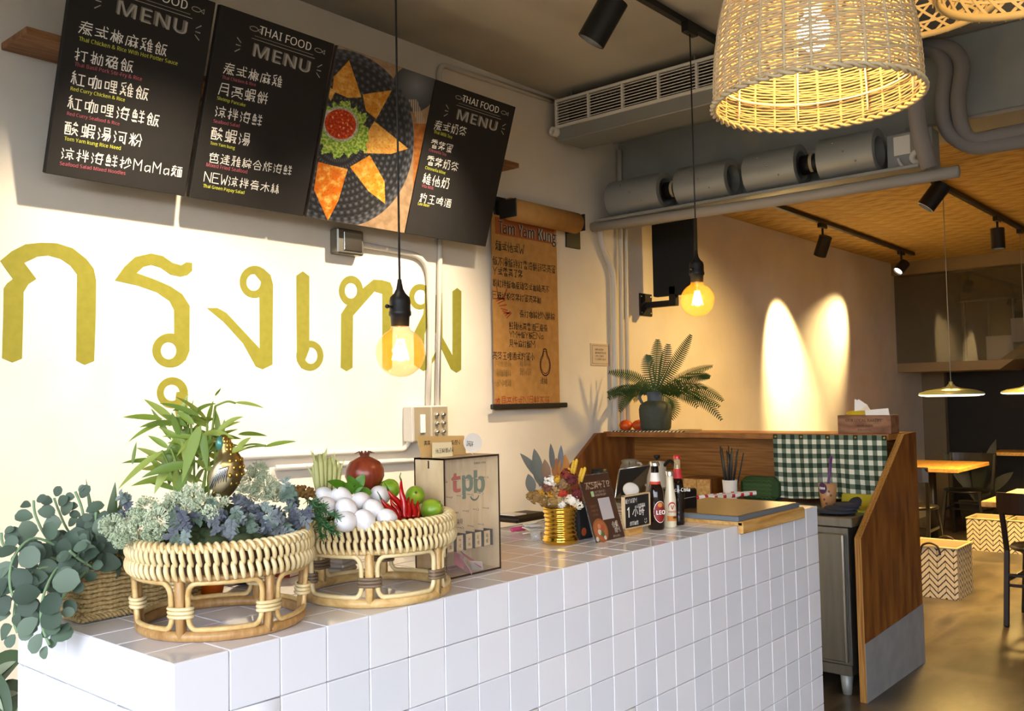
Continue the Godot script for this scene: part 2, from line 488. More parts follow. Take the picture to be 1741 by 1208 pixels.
	M.kraft = tri_mat(ramp_tex(fine, [[0.0, C.call("a87a3e")], [1.0, C.call("b98a4c")]]), Vector3(2, 2, 2), 0.85)
	M.kraft_dark = hexm("9a6a34", 0.85)
	M.thai = tri_mat(ramp_tex(fine, [[0.0, C.call("7c7920")], [1.0, C.call("868228")]]), Vector3(3, 3, 3), 0.8)
	M.board = tri_mat(ramp_tex(coarse, [[0.0, C.call("161312")], [1.0, C.call("1c1917")]]), Vector3(3, 3, 3), 0.75)
	M.chalk = hexm("f1efe8", 0.9)
	M.chalk_dim = hexm("a9a59c", 0.9)
	M.chalk_yellow = hexm("cbd04a", 0.9)
	M.chalk_pink = hexm("b05a68", 0.9)
	M.ink = hexm("2b2119", 0.9)
	M.ink_soft = hexm("5b4426", 0.9)
	M.ink_red = hexm("a4431f", 0.9)
	M.dark_wall = hexm("14110e", 0.7)
	M.orange_plastic = hexm("d9640e", 0.4)
	M.paper = hexm("efebe2", 0.8)
	M.pink = hexm("d44f86", 0.5)
	M.red = hexm("b81a1c", 0.3)
	M.navy = hexm("2a2c38", 0.95)
	M.yellow_cloth = hexm("b3a51e", 0.8)
	M.egg = hexm("f2eff0", 0.45)
	M.chili = hexm("a8100f", 0.16)
	M.onion = tri_mat(ramp_tex(grain, [[0.0, C.call("5a1d14")], [0.5, C.call("84351f")], [1.0, C.call("a4532c")]]), Vector3(10, 1.5, 10), 0.3)
	M.lime = tri_mat(ramp_tex(coarse, [[0.0, C.call("5c8a1e")], [0.5, C.call("86ab2a")], [1.0, C.call("b3b73c")]]), Vector3(9, 9, 9), 0.35)
	M.stalk = leafy(C.call("c3c583"), C.call("4a5020"), 0.6)
	M.lime_leaf = leafy(C.call("4c7a1c"), C.call("2c4a08"), 0.35)
	M.bamboo_leaf = [leafy(C.call("7a8f38"), C.call("7a8f28"), 0.45), leafy(C.call("94a24c"), C.call("8a9438"), 0.45), leafy(C.call("637a30"), C.call("647a20"), 0.45)]
	M.stem = leafy(C.call("7d9440"), C.call("404c18"), 0.5)
	M.grey_leaf = [leafy(C.call("465646"), C.call("243428"), 0.65), leafy(C.call("546654"), C.call("2c3e30"), 0.65), leafy(C.call("3a4a3c"), C.call("203026"), 0.65), leafy(C.call("647462"), C.call("384a3a"), 0.65)]
	M.grey_stem = hexm("7f9a72", 0.7)
	M.snake = leafy(C.call("47602e"), C.call("1e2a10"), 0.4)
	M.hydrangea = [hexm("bfcaa8", 0.8), hexm("ccd4b4", 0.8), hexm("adbb98", 0.8)]
	M.dusty = [hexm("595d63", 0.75), hexm("6b7072", 0.75), hexm("4d515b", 0.75), hexm("7b8880", 0.75), hexm("566656", 0.75)]
	M.fir = leafy(C.call("2f5a2a"), C.call("12280e"), 0.55)
	M.fern = [leafy(C.call("2f4a22"), C.call("1c3010"), 0.5), leafy(C.call("3a5829"), C.call("243a14"), 0.5)]
	M.fern_vase = tri_mat(ramp_tex(fine, [[0.0, C.call("363c32")], [1.0, C.call("454b3e")]]), Vector3(5, 5, 5), 0.7)
	M.fern_vase_neck = hexm("4a5660", 0.6)
	M.clementine = hexm("cf4f10", 0.45)
	M.amber = glass(C.call("cf8f2c"), 0.3, 0.02)
	M.clear = glass(C.call("f4f6f4"), 0.08, 0.02)
	M.acrylic = glass(C.call("eef2f2"), 0.05, 0.03)
	M.acrylic.metallic_specular = 0.3
	M.pane = glass(C.call("6f6a52"), 0.35, 0.02)
	M.bottle_brown = hexm("1c0e08", 0.06)
	M.cola = hexm("150905", 0.06)
	M.soy = hexm("d9cfb4", 0.2)
	M.disc = hexm("8b8f63", 0.35)
	M.dark_chair = hexm("16130f", 0.35)
	M.table = tri_mat(ramp_tex(grain, [[0.0, C.call("b98236")], [0.5, C.call("d6a352")], [1.0, C.call("e3ba6c")]]), Vector3(0.9, 6.0, 5.0), 0.5)
	M.slab = hexm("8f7d5c", 0.8)
	M.grey_kick = tri_mat(ramp_tex(coarse, [[0.0, C.call("8a8b8c")], [1.0, C.call("9b9c9d")]]), Vector3(2, 2, 2), 0.6)

# ---------- camera, sky, light ----------
const WARM := Color(1.0, 0.81, 0.46)
const CREAM := Color(1.0, 0.91, 0.78)
func spot_light(parent: Node, at: Vector3, to: Vector3, energy: float, angle: float, soft := 0.7, c := WARM, size := 0.03) -> void:
	var l := SpotLight3D.new()
	l.name = "lamp"
	parent.add_child(l, true)
	l.global_position = at
	l.look_at(to, Vector3.UP if absf((to - at).normalized().y) < 0.98 else Vector3.RIGHT)
	l.light_energy = energy
	l.light_color = c
	l.spot_angle = angle
	l.spot_angle_attenuation = soft
	l.spot_range = 20.0
	l.spot_attenuation = 2.0
	l.light_size = size
	l.shadow_enabled = true
func bulb_light(parent: Node, at: Vector3, energy: float, size := 0.03, c := WARM) -> void:
	var l := OmniLight3D.new()
	l.name = "lamp"
	parent.add_child(l, true)
	l.global_position = at
	l.light_energy = energy
	l.light_color = c
	l.light_size = size
	l.omni_range = 20.0
	l.omni_attenuation = 2.0
	l.shadow_enabled = true
func make_world() -> void:
	aim_basis()
	var cam := Camera3D.new()
	cam.name = "camera"
	add_child(cam)
	cam.transform = Transform3D(Basis(cam_r, cam_u, -cam_f), EYE)
	cam.fov = rad_to_deg(2.0 * atan(604.0 / FOCAL))
	cam.near = 0.05
	cam.current = true
	var e := Environment.new()
	e.background_mode = Environment.BG_SKY
	var sk := ProceduralSkyMaterial.new()
	sk.sky_top_color = Color("d3dcec")
	sk.sky_horizon_color = Color("e8edf4")
	sk.ground_horizon_color = Color("b9b7b2")
	sk.ground_bottom_color = Color("8f8c86")
	sk.sky_energy_multiplier = 3.1
	sk.ground_energy_multiplier = 1.4
	e.sky = Sky.new()
	e.sky.sky_material = sk
	e.tonemap_mode = Environment.TONE_MAPPER_LINEAR
	e.tonemap_exposure = 1.0
	e.sdfgi_enabled = true
	e.ssao_enabled = true
	e.ssil_enabled = true
	var w := WorldEnvironment.new()
	w.name = "surroundings"
	w.environment = e
	add_child(w)

# ---------- the room ----------
func make_room() -> void:
	var s := nst()
	span(s, Vector3(-3.2, -0.15, -2.2), Vector3(12.2, 0.0, 4.2))
	struct("floor", s, M.floor, "polished mottled brown concrete floor")
	s = nst()
	span(s, Vector3(-3.2, 0, -2.2), Vector3(12.0, 3.35, WALL))
	struct("wall_back", s, M.wall, "off-white plastered wall behind the tiled counter")
	s = nst()
	span(s, Vector3(-0.9, 0, 4.0), Vector3(12.2, 3.35, 4.2))  # unseen wall, opening beside it added to bring daylight onto the counter front
	span(s, Vector3(-3.2, 0, 4.0), Vector3(-0.9, 0.4, 4.2))
	span(s, Vector3(-3.2, 2.8, 4.0), Vector3(-0.9, 3.35, 4.2))
	for x in [-3.1, -1.8]:
		span(s, Vector3(x - 0.06, 0.4, 4.0), Vector3(x + 0.06, 2.8, 4.2))
	struct("wall_side", s, M.wall)
	s = nst()
	span(s, Vector3(12.0, 0, -2.2), Vector3(12.2, 3.35, 4.0))
	struct("wall_far", s, M.dark_wall)
	# storefront: open between its posts, sill and lintel
	s = nst()
	span(s, Vector3(-3.2, 0, WALL), Vector3(-3.0, 0.12, 4.0))
	span(s, Vector3(-3.2, 2.95, WALL), Vector3(-3.0, 3.35, 4.0))
	span(s, Vector3(-3.2, 0.12, WALL), Vector3(-3.0, 2.95, -0.5))  # unseen bay, closed to keep strong daylight off the counter end
	for z in [-0.45, 1.5, 3.92]:
		span(s, Vector3(-3.2, 0.12, z - 0.07), Vector3(-3.0, 2.95, z + 0.07))
	struct("wall_front", s, M.black_metal)
	s = nst()
	span(s, Vector3(-3.2, 3.22, -2.2), Vector3(4.6, 3.4, 4.2))
	struct("ceiling", s, M.ceiling, "bare grey concrete ceiling")
	s = nst()
	span(s, Vector3(4.25, 2.77, WALL), Vector3(4.62, 3.22, 4.0), 0.01)
	struct("beam", s, M.beam, "grey painted concrete beam behind the air conditioner")
	s = nst()
	span(s, Vector3(4.62, 2.79, WALL), Vector3(9.7, 3.4, 4.0))
	struct("ceiling_rear", s, M.osb, "yellow strand board ceiling of the rear dining area")
	s = nst()
	span(s, Vector3(9.7, 3.22, -2.2), Vector3(12.2, 3.4, 4.2))
	struct("ceiling_stairwell", s, M.ceiling)
	s = nst()
	span(s, Vector3(9.42, 2.66, WALL), Vector3(9.7, 2.79, 4.0))
	struct("beam_rear", s, M.slab, "low plastered beam above the stair landing")
	# landing and stair beyond
	s = nst()
	span(s, Vector3(9.5, 1.62, WALL), Vector3(10.7, 1.715, -1.0))
	struct("landing", s, M.slab, "pale stair landing slab above the dark rear wall")
	s = nst()
	var sl := PackedVector2Array([Vector2(-1.0, 1.62), Vector2(-1.0, 1.715), Vector2(0.6, 2.85), Vector2(0.72, 2.85)])
	prism(s, sl, Transform3D(Basis(Vector3(0, 0, 1), Vector3.UP, Vector3(1, 0, 0)), Vector3(9.5, 0, 0)), 1.2)
	var stair := struct("stair", s, M.slab, "stair flight rising from the landing")
	for k in 8:
		var z := -1.13 + k * 0.235
		s = nst()
		span(s, Vector3(9.56, 1.72 + k * 0.168, z), Vector3(10.64, 1.9 + k * 0.168 + 0.06, z + 0.25))
		obj("step", s, M.white_paint, stair)
	s = nst()
	span(s, Vector3(9.49, 1.715, WALL), Vector3(9.5, 2.66, 0.5))
	struct("window_1", s, M.pane, "tinted glass screen in front of the stair landing")
	# dark rear wall below the landing
	s = nst()
	span(s, Vector3(10.4, 0, -1.86), Vector3(10.5, 1.62, 4.0))
	struct("wall_rear", s, M.dark_wall, "black rear wall under the landing")
	var rail := thing("stair_railing", "thin grey metal railing on the landing behind the tinted glass", "railing", Vector3(10.62, 1.715, -1.9))
	for k in 6:
		s = nst()
		rod(s, Vector3(0, 0, 0.3 + k * 0.25), Vector3(0, 0.72, 0.3 + k * 0.25), 0.012, 6)
		obj("baluster", s, M.galv, rail)
	s = nst()
	rod(s, Vector3(0, 0.72, 0.2), Vector3(0, 0.72, 1.7), 0.016, 6)
	obj("handrail", s, M.galv, rail)
	# wall end strip beside the black rear wall
	s = nst()
	span(s, Vector3(10.3, 0, WALL), Vector3(10.5, 1.62, -1.76))
	struct("trim_1", s, hexm("7d6f58", 0.9), "plastered wall end under the landing")

# ---------- track lighting ----------
func track_spot(label: String, hang: Vector3, drop: float, aim: Vector3, r: float, ln: float, energy: float, angle: float, group: String, soft := 0.7, hue := WARM) -> void:
	var t := thing("track_spotlight", label, "spotlight", hang, 0.0, group)
	var s := nst()
	span(s, Vector3(-0.06, -0.035, -0.018), Vector3(0.06, 0.0, 0.018), 0.004)
	obj("adapter", s, M.black_metal, t)
	s = nst(true)
	rod(s, Vector3(0, -0.03, 0), Vector3(0, -drop, 0), 0.009, 8)
	obj("stem", s, M.black_metal, t)
	var d := (aim - (hang + Vector3(0, -drop, 0))).normalized()
	var c := Vector3(0, -drop, 0)
	var xf := Transform3D(look(d), c)
	s = nst()
	s.set_smooth_group(1)
	lathe(s, [Vector2(r, -ln * 0.45), Vector2(r, ln * 0.55)], 28, Transform3D(xf.basis * Basis(Vector3.RIGHT, Vector3(0, 0, 1), Vector3(0, -1, 0)), c))
	s.set_smooth_group(-1)
	lathe(s, [Vector2(0, -ln * 0.45), Vector2(r, -ln * 0.45)], 28, Transform3D(xf.basis * Basis(Vector3.RIGHT, Vector3(0, 0, 1), Vector3(0, -1, 0)), c))
	lathe(s, [Vector2(r, ln * 0.55), Vector2(r * 0.86, ln * 0.55), Vector2(r * 0.8, ln * 0.42)], 28, Transform3D(xf.basis * Basis(Vector3.RIGHT, Vector3(0, 0, 1), Vector3(0, -1, 0)), c))
	obj("housing", s, M.black_metal, t)
	s = nst()
	lathe(s, [Vector2(0, ln * 0.42), Vector2(r * 0.8, ln * 0.42)], 24, Transform3D(xf.basis * Basis(Vector3.RIGHT, Vector3(0, 0, 1), Vector3(0, -1, 0)), c))
	obj("lens", s, M.lens, t)
	spot_light(t, hang + c + d * (ln * 0.55 + 0.01), aim, energy, angle, soft, hue)
func track(called: String, label: String, a: Vector3, b: Vector3) -> void:
	var s := nst()
	bar(s, a, b, 0.036, 0.03, 0.003)
	tag(obj(called, s, M.black_metal), label, "track")
func make_lamps() -> void:
	M.lens = glow(Color(1.0, 0.91, 0.78), 9.0)
	track("light_track", "long black lighting track on the concrete ceiling", Vector3(-0.6, 3.2, -0.83), Vector3(4.0, 3.2, -0.83))
	track("light_track", "black lighting track on the strand board ceiling near the lit wall", Vector3(5.2, 2.77, -1.5), Vector3(8.75, 2.77, -1.56))
	track("light_track", "black lighting track over the rear dining tables", Vector3(5.55, 2.77, -0.43), Vector3(9.2, 2.77, -0.43))
	var G := "track spotlights"
	track_spot("black cylinder spotlight over the menu boards, aimed at the painted lettering", Vector3(2.43, 3.185, -0.83), 0.17, Vector3(2.0, 1.12, WALL), 0.062, 0.2, 8.0, 42.0, G, 1.0, CREAM)
	track_spot("black spotlight on the concrete ceiling above the first menu board", Vector3(0.85, 3.185, -0.83), 0.17, Vector3(0.98, 1.08, WALL), 0.062, 0.2, 8.0, 40.0, G, 1.0, CREAM)
	track_spot("black spotlight on the wall-side rear track, aimed down the lit wall", Vector3(6.4, 2.755, -1.52), 0.17, Vector3(6.68, 1.65, -2.0), 0.05, 0.16, 20.0, 28.0, G, 1.0, Color(1.0, 0.86, 0.6))
	track_spot("bright spotlight at the end of the wall-side rear track", Vector3(8.36, 2.755, -1.55), 0.15, Vector3(7.6, 1.75, -2.0), 0.05, 0.12, 9.0, 29.0, G, 1.0, Color(1.0, 0.86, 0.6))
	track_spot("short black spotlight hanging under the grey pipe", at_y(1588, 296, 2.755), 0.13, at_y(1588, 296, 2.755) + Vector3(-0.25, -1.0, -0.62), 0.055, 0.17, 5.0, 58.0, G, 1.0)
	track_spot("black spotlight pointing straight down over the dining tables", Vector3(7.15, 2.755, -0.43), 0.16, Vector3(7.1, 0.0, -0.4), 0.05, 0.16, 14.0, 42.0, G, 1.0)

# ---------- the tiled counter ----------
func seen_at(p: Vector3) -> Vector2:
	var d := p - EYE
	var w := d.dot(cam_f)
	return Vector2(870.5 + FOCAL * d.dot(cam_r) / w, 604.0 - FOCAL * d.dot(cam_u) / w)
func build_counter() -> void:
	var t := thing("tiled_counter", "long white square-tiled service counter with grey joints", "counter")
	var s := nst()
	span(s, Vector3(0.005, 0, -0.595), Vector3(2.495, 0.9955, -0.005))
	obj("body", s, M.grout, t)
	var w := 0.0984
	var zp := 0.095
	var front := nst(); box(front, Vector3.ZERO, Vector3(w, w, 0.008), 0.0016)
	var fm := bake(front)
	var side := nst(); box(side, Vector3.ZERO, Vector3(0.008, w, zp - 0.0016), 0.0016)
	var sm := bake(side)
	var thin := nst(); box(thin, Vector3.ZERO, Vector3(0.008, w, 0.027), 0.0016)
	var tm := bake(thin)
	var top := nst(); box(top, Vector3.ZERO, Vector3(w, 0.008, zp - 0.0016), 0.0016)
	var pm := bake(top)
	var thin_top := nst(); box(thin_top, Vector3.ZERO, Vector3(w, 0.008, 0.027), 0.0016)
	var ptm := bake(thin_top)
	var rest := nst()
	var put := func(mesh: Mesh, at: Vector3, always: bool) -> void:
		var q := seen_at(at)
		var shown := q.x > -40 and q.x < 1760 and q.y > 700 and q.y < 1240 and always
		at += Vector3(rf(-0.0003, 0.0003), rf(-0.0002, 0.0002), rf(-0.0003, 0.0003))
		if shown:
			inst("tile", mesh, M.tile[rng.randi() % 4], t, Transform3D(Basis(), at))
		else:
			rest.append_from(mesh, 0, Transform3D(Basis(), at))
	for c in 25:
		for r in 10:
			put.call(fm, Vector3(c * 0.1 + 0.05, 0.95 - r * 0.1, -0.004), true)
		for k in 7:
			# the rear rows under the baskets, plants and bottles do not show
			var hid: bool = (k >= 5 and c > 2 and c < 7) or (k == 6 and c > 14) or (c > 18 and k > 1)
			put.call(pm if k < 6 else ptm, Vector3(c * 0.1 + 0.05, 0.996, -0.0475 - k * zp if k < 6 else -0.5845), not hid)
	for k in 7:
		for r in 10:
			put.call(sm if k < 6 else tm, Vector3(0.004, 0.95 - r * 0.1, -0.0475 - k * zp if k < 6 else -0.5845), true)
	var rs := obj("tiling", rest, M.tile[0], t)
	rs.set_meta("kind", "stuff")

# ---------- what hangs on the back wall ----------
const BOARD_LOW := Vector3(0, 2.215, -1.89)
var board_bs: Basis
func on_board(px: float, py: float) -> Vector3:
	var n := board_bs.z
	var d := ray(px, py)
	var o := BOARD_LOW + n * 0.026
	return EYE + d * ((o - EYE).dot(n) / d.dot(n))
func board_line(t: Node3D, text: String, ax: float, ay: float, bx: float, by: float) -> void:
	var a := on_board(ax, ay)
	var b := on_board(bx, by)
	var ln := a.distance_to(b)
	var units := 0.0
	for i in text.length(): units += 1.0 if text.unicode_at(i) > 255 else 0.72
	var h := ln / units * 0.76
	var x := (b - a).normalized()
	var bs := Basis(x, board_bs.z.cross(x), board_bs.z)
	var s := nst()
	var pos := 0.0
	for i in text.length():
		var ch := text[i]
		var wide := 1.0 if text.unicode_at(i) > 255 else 0.72
		var step := ln / units * wide
		for line in strokes_of(ch):
			var l2 := []
			for p in line: l2.append(Vector2(pos + p.x * step * 0.77, p.y * h))
			ink(s, l2, Transform3D(bs, a), h * 0.1)
		pos += step
	obj("lettering", s, M.chalk, t, Transform3D(Basis(), -t.position))
func board_sub(t: Node3D, text: String, ax: float, ay: float, bx: float, by: float, m: Material) -> void:
	var a := on_board(ax, ay)
	var b := on_board(bx, by)
	var x := (b - a).normalized()
	var bs := Basis(x, board_bs.z.cross(x), board_bs.z)
	var o := lettering(t, "lettering", text, a - t.position, bs, 0.0145, m)
	var wd: float = o.mesh.get_aabb().size.x
	var f := clampf(a.distance_to(b) / wd, 0.5, 1.6)
	o.transform.basis = bs * Basis.from_scale(Vector3(f, minf(f, 1.15), 1))
func head(t: Node3D, x0: float, x1: float) -> void:
	# the same chalk heading on each board: fish, THAI FOOD, a flourish and MENU
	var o := Vector3(x0, 0, 0) + BOARD_LOW + board_bs.z * 0.026 - t.position
	var w := x1 - x0
	var at := func(u: float, v: float) -> Vector3: return o + board_bs * Vector3(u * w, v, 0)
	var a := lettering(t, "lettering", "THAI FOOD", at.call(0.33, 0.668), board_bs, 0.031, M.chalk, "Droid Sans")
	a.transform.basis = board_bs * Basis.from_scale(Vector3(0.46 * w / a.mesh.get_aabb().size.x, 1, 1))
	for k in 2:
		var b := lettering(t, "lettering", "MENU", at.call(0.30 + k * 0.008, 0.583 - k * 0.003), board_bs, 0.047, hexm("716d67", 0.9) if k == 0 else M.chalk_dim, "Droid Sans", 1.0, k == 0)
		b.transform.basis = board_bs * Basis.from_scale(Vector3(0.50 * w / b.mesh.get_aabb().size.x, 1, 1))
		b.position += board_bs.z * 0.0004 * k
	var s := nst()
	var xf := Transform3D(board_bs, o)
	var wv := func(list: Array, wd: float) -> void:
		var l := []
		for p in list: l.append(Vector2(p[0] * w, p[1]))
		ink(s, l, xf, wd)
	for e in [0.285, 0.86]:
		var fish := []
		for k in 13:
			var q := TAU * k / 12.0
			fish.append([e + cos(q) * 0.035, 0.68 + sin(q) * 0.008])
		wv.call(fish, 0.003)
		wv.call([[e + 0.035, 0.68], [e + 0.06, 0.688], [e + 0.06, 0.672], [e + 0.035, 0.68]], 0.003)
	wv.call([[0.30, 0.656], [0.82, 0.656]], 0.0018)
	wv.call([[0.28, 0.644], [0.84, 0.644]], 0.0025)
	for e in [[0.2, -1.0], [0.88, 1.0]]:
		for k in [-1, 0, 1]:
			wv.call([[e[0], 0.603 + k * 0.012], [e[0] + e[1] * 0.035, 0.603 + k * 0.026]], 0.004)
	obj("flourish", s, M.chalk_dim, t)
func menu_board(x0: float, x1: float, label: String, m: Material) -> Node3D:
	var t := thing("menu_board", label, "menu board", Vector3(x0, 2.215, -1.89), 0.0, "leaning boards above the counter")
	var s := nst()
	box(s, board_bs * Vector3((x1 - x0) / 2, 0.363, 0.0125), Vector3(x1 - x0, 0.726, 0.025), 0.002, board_bs)
	obj("panel", s, m, t)
	return t
func in_poly(p: Vector2, poly: PackedVector2Array) -> bool:
	return Geometry2D.is_point_in_polygon(p, poly)
func food_print() -> ImageTexture:
	var W := 300
	var H := 384
	var im := Image.create(W, H, false, Image.FORMAT_RGB8)
	var n1 := FastNoiseLite.new()
	n1.seed = 4
	n1.frequency = 0.02
	var n2 := FastNoiseLite.new()
	n2.seed = 9
	n2.frequency = 0.06
	var tris := [[[272, 318], [200, 400], [190, 470], [260, 500], [325, 495]], [[475, 455], [330, 480], [345, 560], [395, 600]], [[385, 610], [560, 745], [470, 772], [330, 770], [340, 680]], [[360, 780], [435, 910], [438, 1025], [350, 960], [260, 840]], [[110, 820], [250, 850], [200, 1010], [145, 1115], [85, 960]], [[150, 430], [205, 470], [180, 520]]]
	var tone := [Color("cf8a2c"), Color("cc8526"), Color("d59a45"), Color("d68a26"), Color("cf6a14"), Color("c98a34")]
	var polys := []
	for tr in tris:
		var pv := PackedVector2Array()
		for q in tr: pv.append(Vector2(q[0], q[1]))
		polys.append(pv)
	for j in H:
		for i in W:
			var u := (i + 0.5) / W
			var v := (j + 0.5) / H
			var p := Vector2(225, 250).lerp(Vector2(700, 400), u).lerp(Vector2(45, 1095).lerp(Vector2(545, 1175), u), v)
			var a := n1.get_noise_2d(p.x, p.y)
			var b := n2.get_noise_2d(p.x, p.y)
			var c := Color("8c7358").lerp(Color("a98c6c"), a + 0.5)
			var e := Vector2((p.x - 205) / 385.0, (p.y - 705) / 440.0)
			var er := e.length()
			if (p - Vector2(590, 445)).length() < 115:
				c = Color("3a3d42").lerp(Color("7b8088"), clampf(1.0 - (p - Vector2(600, 430)).length() / 120.0, 0, 1))
			if p.y > 500 and absf((p.x - 590) - (p.y - 520) * 0.42) < 22 and p.y < 660 and int(p.x) % 11 < 7: c = Color("b5a58e")
			if p.y > 620 and p.x > 590 and p.x < 660: c = Color("b5763a").lerp(Color("8c4f1e"), a + 0.5)
			if er < 1.0:
				var ang := e.angle()
				var k := sin(er * 85.0) * 0.5 + 0.5
				var g := sin(ang * 60.0 + (PI if int(er * 13.5) % 2 else 0.0)) * 0.5 + 0.5
				c = Color("1d2026").lerp(Color("6b7079"), k * g * 0.75)
				if er > 0.93: c = Color("2b2e35").lerp(Color("565a63"), g)
			for k in polys.size():
				if in_poly(p, polys[k]):
					c = Color(tone[k]).lerp(Color("e9bb62"), clampf(a * 1.3 + 0.25, 0, 1)).lerp(Color("8a3f0a"), clampf(b * 0.9 - 0.1, 0, 0.6))
			var q := p - Vector2(235, 640)
			var lr := 112.0 + 50.0 * n2.get_noise_2d(q.angle() * 40.0, 3.0) + (40.0 if q.y > 0 and q.x < 120 else 0.0) * 1.0
			if q.length() < lr and p.x > 105:
				c = Color("5d8a22").lerp(Color("c7d873"), clampf(b * 1.2 + 0.5 + a * 0.4, 0, 1))
			var dl := (p - Vector2(222, 630)).length()
			if dl < 86: c = Color("cfd2bd").lerp(Color("8d8a72"), clampf(b + 0.5, 0, 1))
			if dl < 73: c = Color("a8210a").lerp(Color("dd5a1c"), clampf(b * 1.4 + 0.45, 0, 1))
			if dl < 60 and b > 0.42: c = Color("f0d9b0")
			im.set_pixel(i, j, c)
	return ImageTexture.create_from_image(im)
func build_boards() -> void:
	board_bs = Basis(Vector3.RIGHT, Vector3(0, 0.69, 0.225).normalized(), Vector3(0, -0.225, 0.69).normalized())
	var Yl: Material = M.chalk_yellow
	var Pk: Material = M.chalk_pink
	var t := menu_board(0.569, 1.086, "black menu board listing rice and noodle dishes, beside the shelf end", M.board)
	head(t, 0.569, 1.086)
	board_line(t, "泰式椒麻雞飯", 134, 55, 287, 96.6); board_sub(t, "Thai Chicken & Rice With Hot Potter Sauce", 134, 68.5, 301.5, 111, Yl)
	board_line(t, "打拋豬飯", 127, 101.6, 230, 124); board_sub(t, "Thai Basil Pork Stir-Fry & Rice", 126.6, 111.6, 241, 137.6, Pk)
	board_line(t, "紅咖哩雞飯", 120.6, 141.6, 256, 171.6); board_sub(t, "Red Curry Chicken & Rice", 120, 153, 212, 172.6, Yl)
	board_line(t, "紅咖哩海鮮飯", 115, 183, 274, 216); board_sub(t, "Red Curry Seafood & Rice", 114, 195, 203, 213, Pk)
	board_line(t, "酸蝦湯河粉", 109, 226.5, 245, 250.5); board_sub(t, "Tom Yam kung Rice Need", 109, 238, 205, 255, Yl)
	board_line(t, "涼拌海鮮抄MaMa麵", 104, 269, 312.5, 301.5); board_sub(t, "Seafood Salad Mixed Noodles", 101.6, 280, 213, 297, Pk)
	t = menu_board(1.106, 1.638, "black menu board ending with a NEW dish, next to the food photo", M.board)
	head(t, 1.106, 1.638)
	board_line(t, "泰式椒麻雞", 380, 124, 482, 149); board_sub(t, "Thai Chicken & Rice", 377.5, 133, 434.7, 146.6, Pk)
	board_line(t, "月亮蝦餅", 371.5, 160, 458, 178); board_sub(t, "Shrimp Pancake", 369, 169, 417, 181.6, Yl)
	board_line(t, "涼拌海鮮", 365.5, 197, 448, 215); board_sub(t, "Seafood Salad", 363, 208, 407, 216.5, Pk)
	board_line(t, "酸蝦湯", 358, 235, 428, 249); board_sub(t, "Tom Yam kung", 357, 245, 399, 254, Yl)
	board_line(t, "芭達雅綜合炸海鮮", 355.5, 275, 498, 298); board_sub(t, "Mixed Fried Seafood", 350.5, 282.5, 420, 295, Pk)
	board_line(t, "NEW涼拌青木絲", 346.5, 308, 477.4, 330); board_sub(t, "Thai Green Papay Salad", 345, 318, 415, 330, Yl)
	t = menu_board(2.227, 2.797, "black menu board of drinks between the food photo and the kraft scroll", M.board)
	head(t, 2.227, 2.797)
	board_line(t, "泰式奶茶", 738, 219, 794, 232); board_sub(t, "Thai Milk Tea", 737, 226, 768, 236, Yl)
	board_line(t, "香茅蜜", 732, 250, 770.5, 260.5); board_sub(t, "Citronella Tea", 729, 256.5, 758, 265, Pk)
	board_line(t, "香茅奶茶", 725, 279, 780, 292); board_sub(t, "Citronella Mine", 722.5, 287, 756.5, 296.5, Yl)
	board_line(t, "維他奶", 718, 310.5, 765, 321.5); board_sub(t, "Vita Milk", 716.5, 317.5, 736.5, 322.5, Pk)
	board_line(t, "豹王啤酒", 713, 342, 768, 353); board_sub(t, "Leo Beer", 710.5, 348, 730, 352, Yl)
	t = thing("food_photo_board", "board printed with a photo of fried triangles around a red dip", "picture", Vector3(1.654, 2.215, -1.89), 0.0, "leaning boards above the counter")
	var w := 2.222 - 1.654
	var s := nst()
	box(s, board_bs * Vector3(w / 2, 0.363, 0.0125), Vector3(w, 0.726, 0.025), 0.002, board_bs)
	obj("panel", s, hexm("4a3f36", 0.6), t)
	s = nst()
	var pic := mat(Color.WHITE, 0.35)
	pic.albedo_texture = food_print()
	uvquad(s, board_bs * Vector3(0.001, 0.725, 0.0258), board_bs * Vector3(w - 0.001, 0.725, 0.0258), board_bs * Vector3(w - 0.001, 0.001, 0.0258), board_bs * Vector3(0.001, 0.001, 0.0258))
	obj("print", s, pic, t)
	# the shelf plank behind the boards
	s = nst()
	span(s, Vector3(0.475, 2.645, WALL), Vector3(2.99, 2.67, -1.79), 0.002)
	tag(obj("wall_shelf", s, M.ledge), "brown wooden shelf plank the menu boards lean on", "shelf")

# ---------- painted Thai word ----------
func thai(list: Array, rings: Array, z6: bool, label: String) -> void:
	var ox := 500.0 if z6 else 0.0
	var k := 3.0017
	var at := func(x: float, y: float) -> Vector2:
		var p := on_wall(ox + x / k, 380.0 + y / k)
		return Vector2(p.x, p.y)
	var s := nst()
	var xf := Transform3D(Basis(), Vector3(0, 0, WALL))
	for poly in list:
		var pv := PackedVector2Array()
		for i in range(0, poly.size(), 2): pv.append(at.call(poly[i], poly[i + 1]))
		prism(s, pv, xf, 0.0012)
	for r in rings:
		var seg := 40
		for i in seg:
			var a := TAU * i / seg
			var b := TAU * (i + 1) / seg
			var pv := PackedVector2Array([at.call(r[0] + cos(a) * r[2], r[1] + sin(a) * r[3]), at.call(r[0] + cos(b) * r[2], r[1] + sin(b) * r[3]), at.call(r[4] + cos(b) * r[6], r[5] + sin(b) * r[7]), at.call(r[4] + cos(a) * r[6], r[5] + sin(a) * r[7])])
			prism(s, pv, xf, 0.0013)
	tag(obj("painted_letter", s, M.thai), label, "letter", "olive Thai letters painted on the wall")
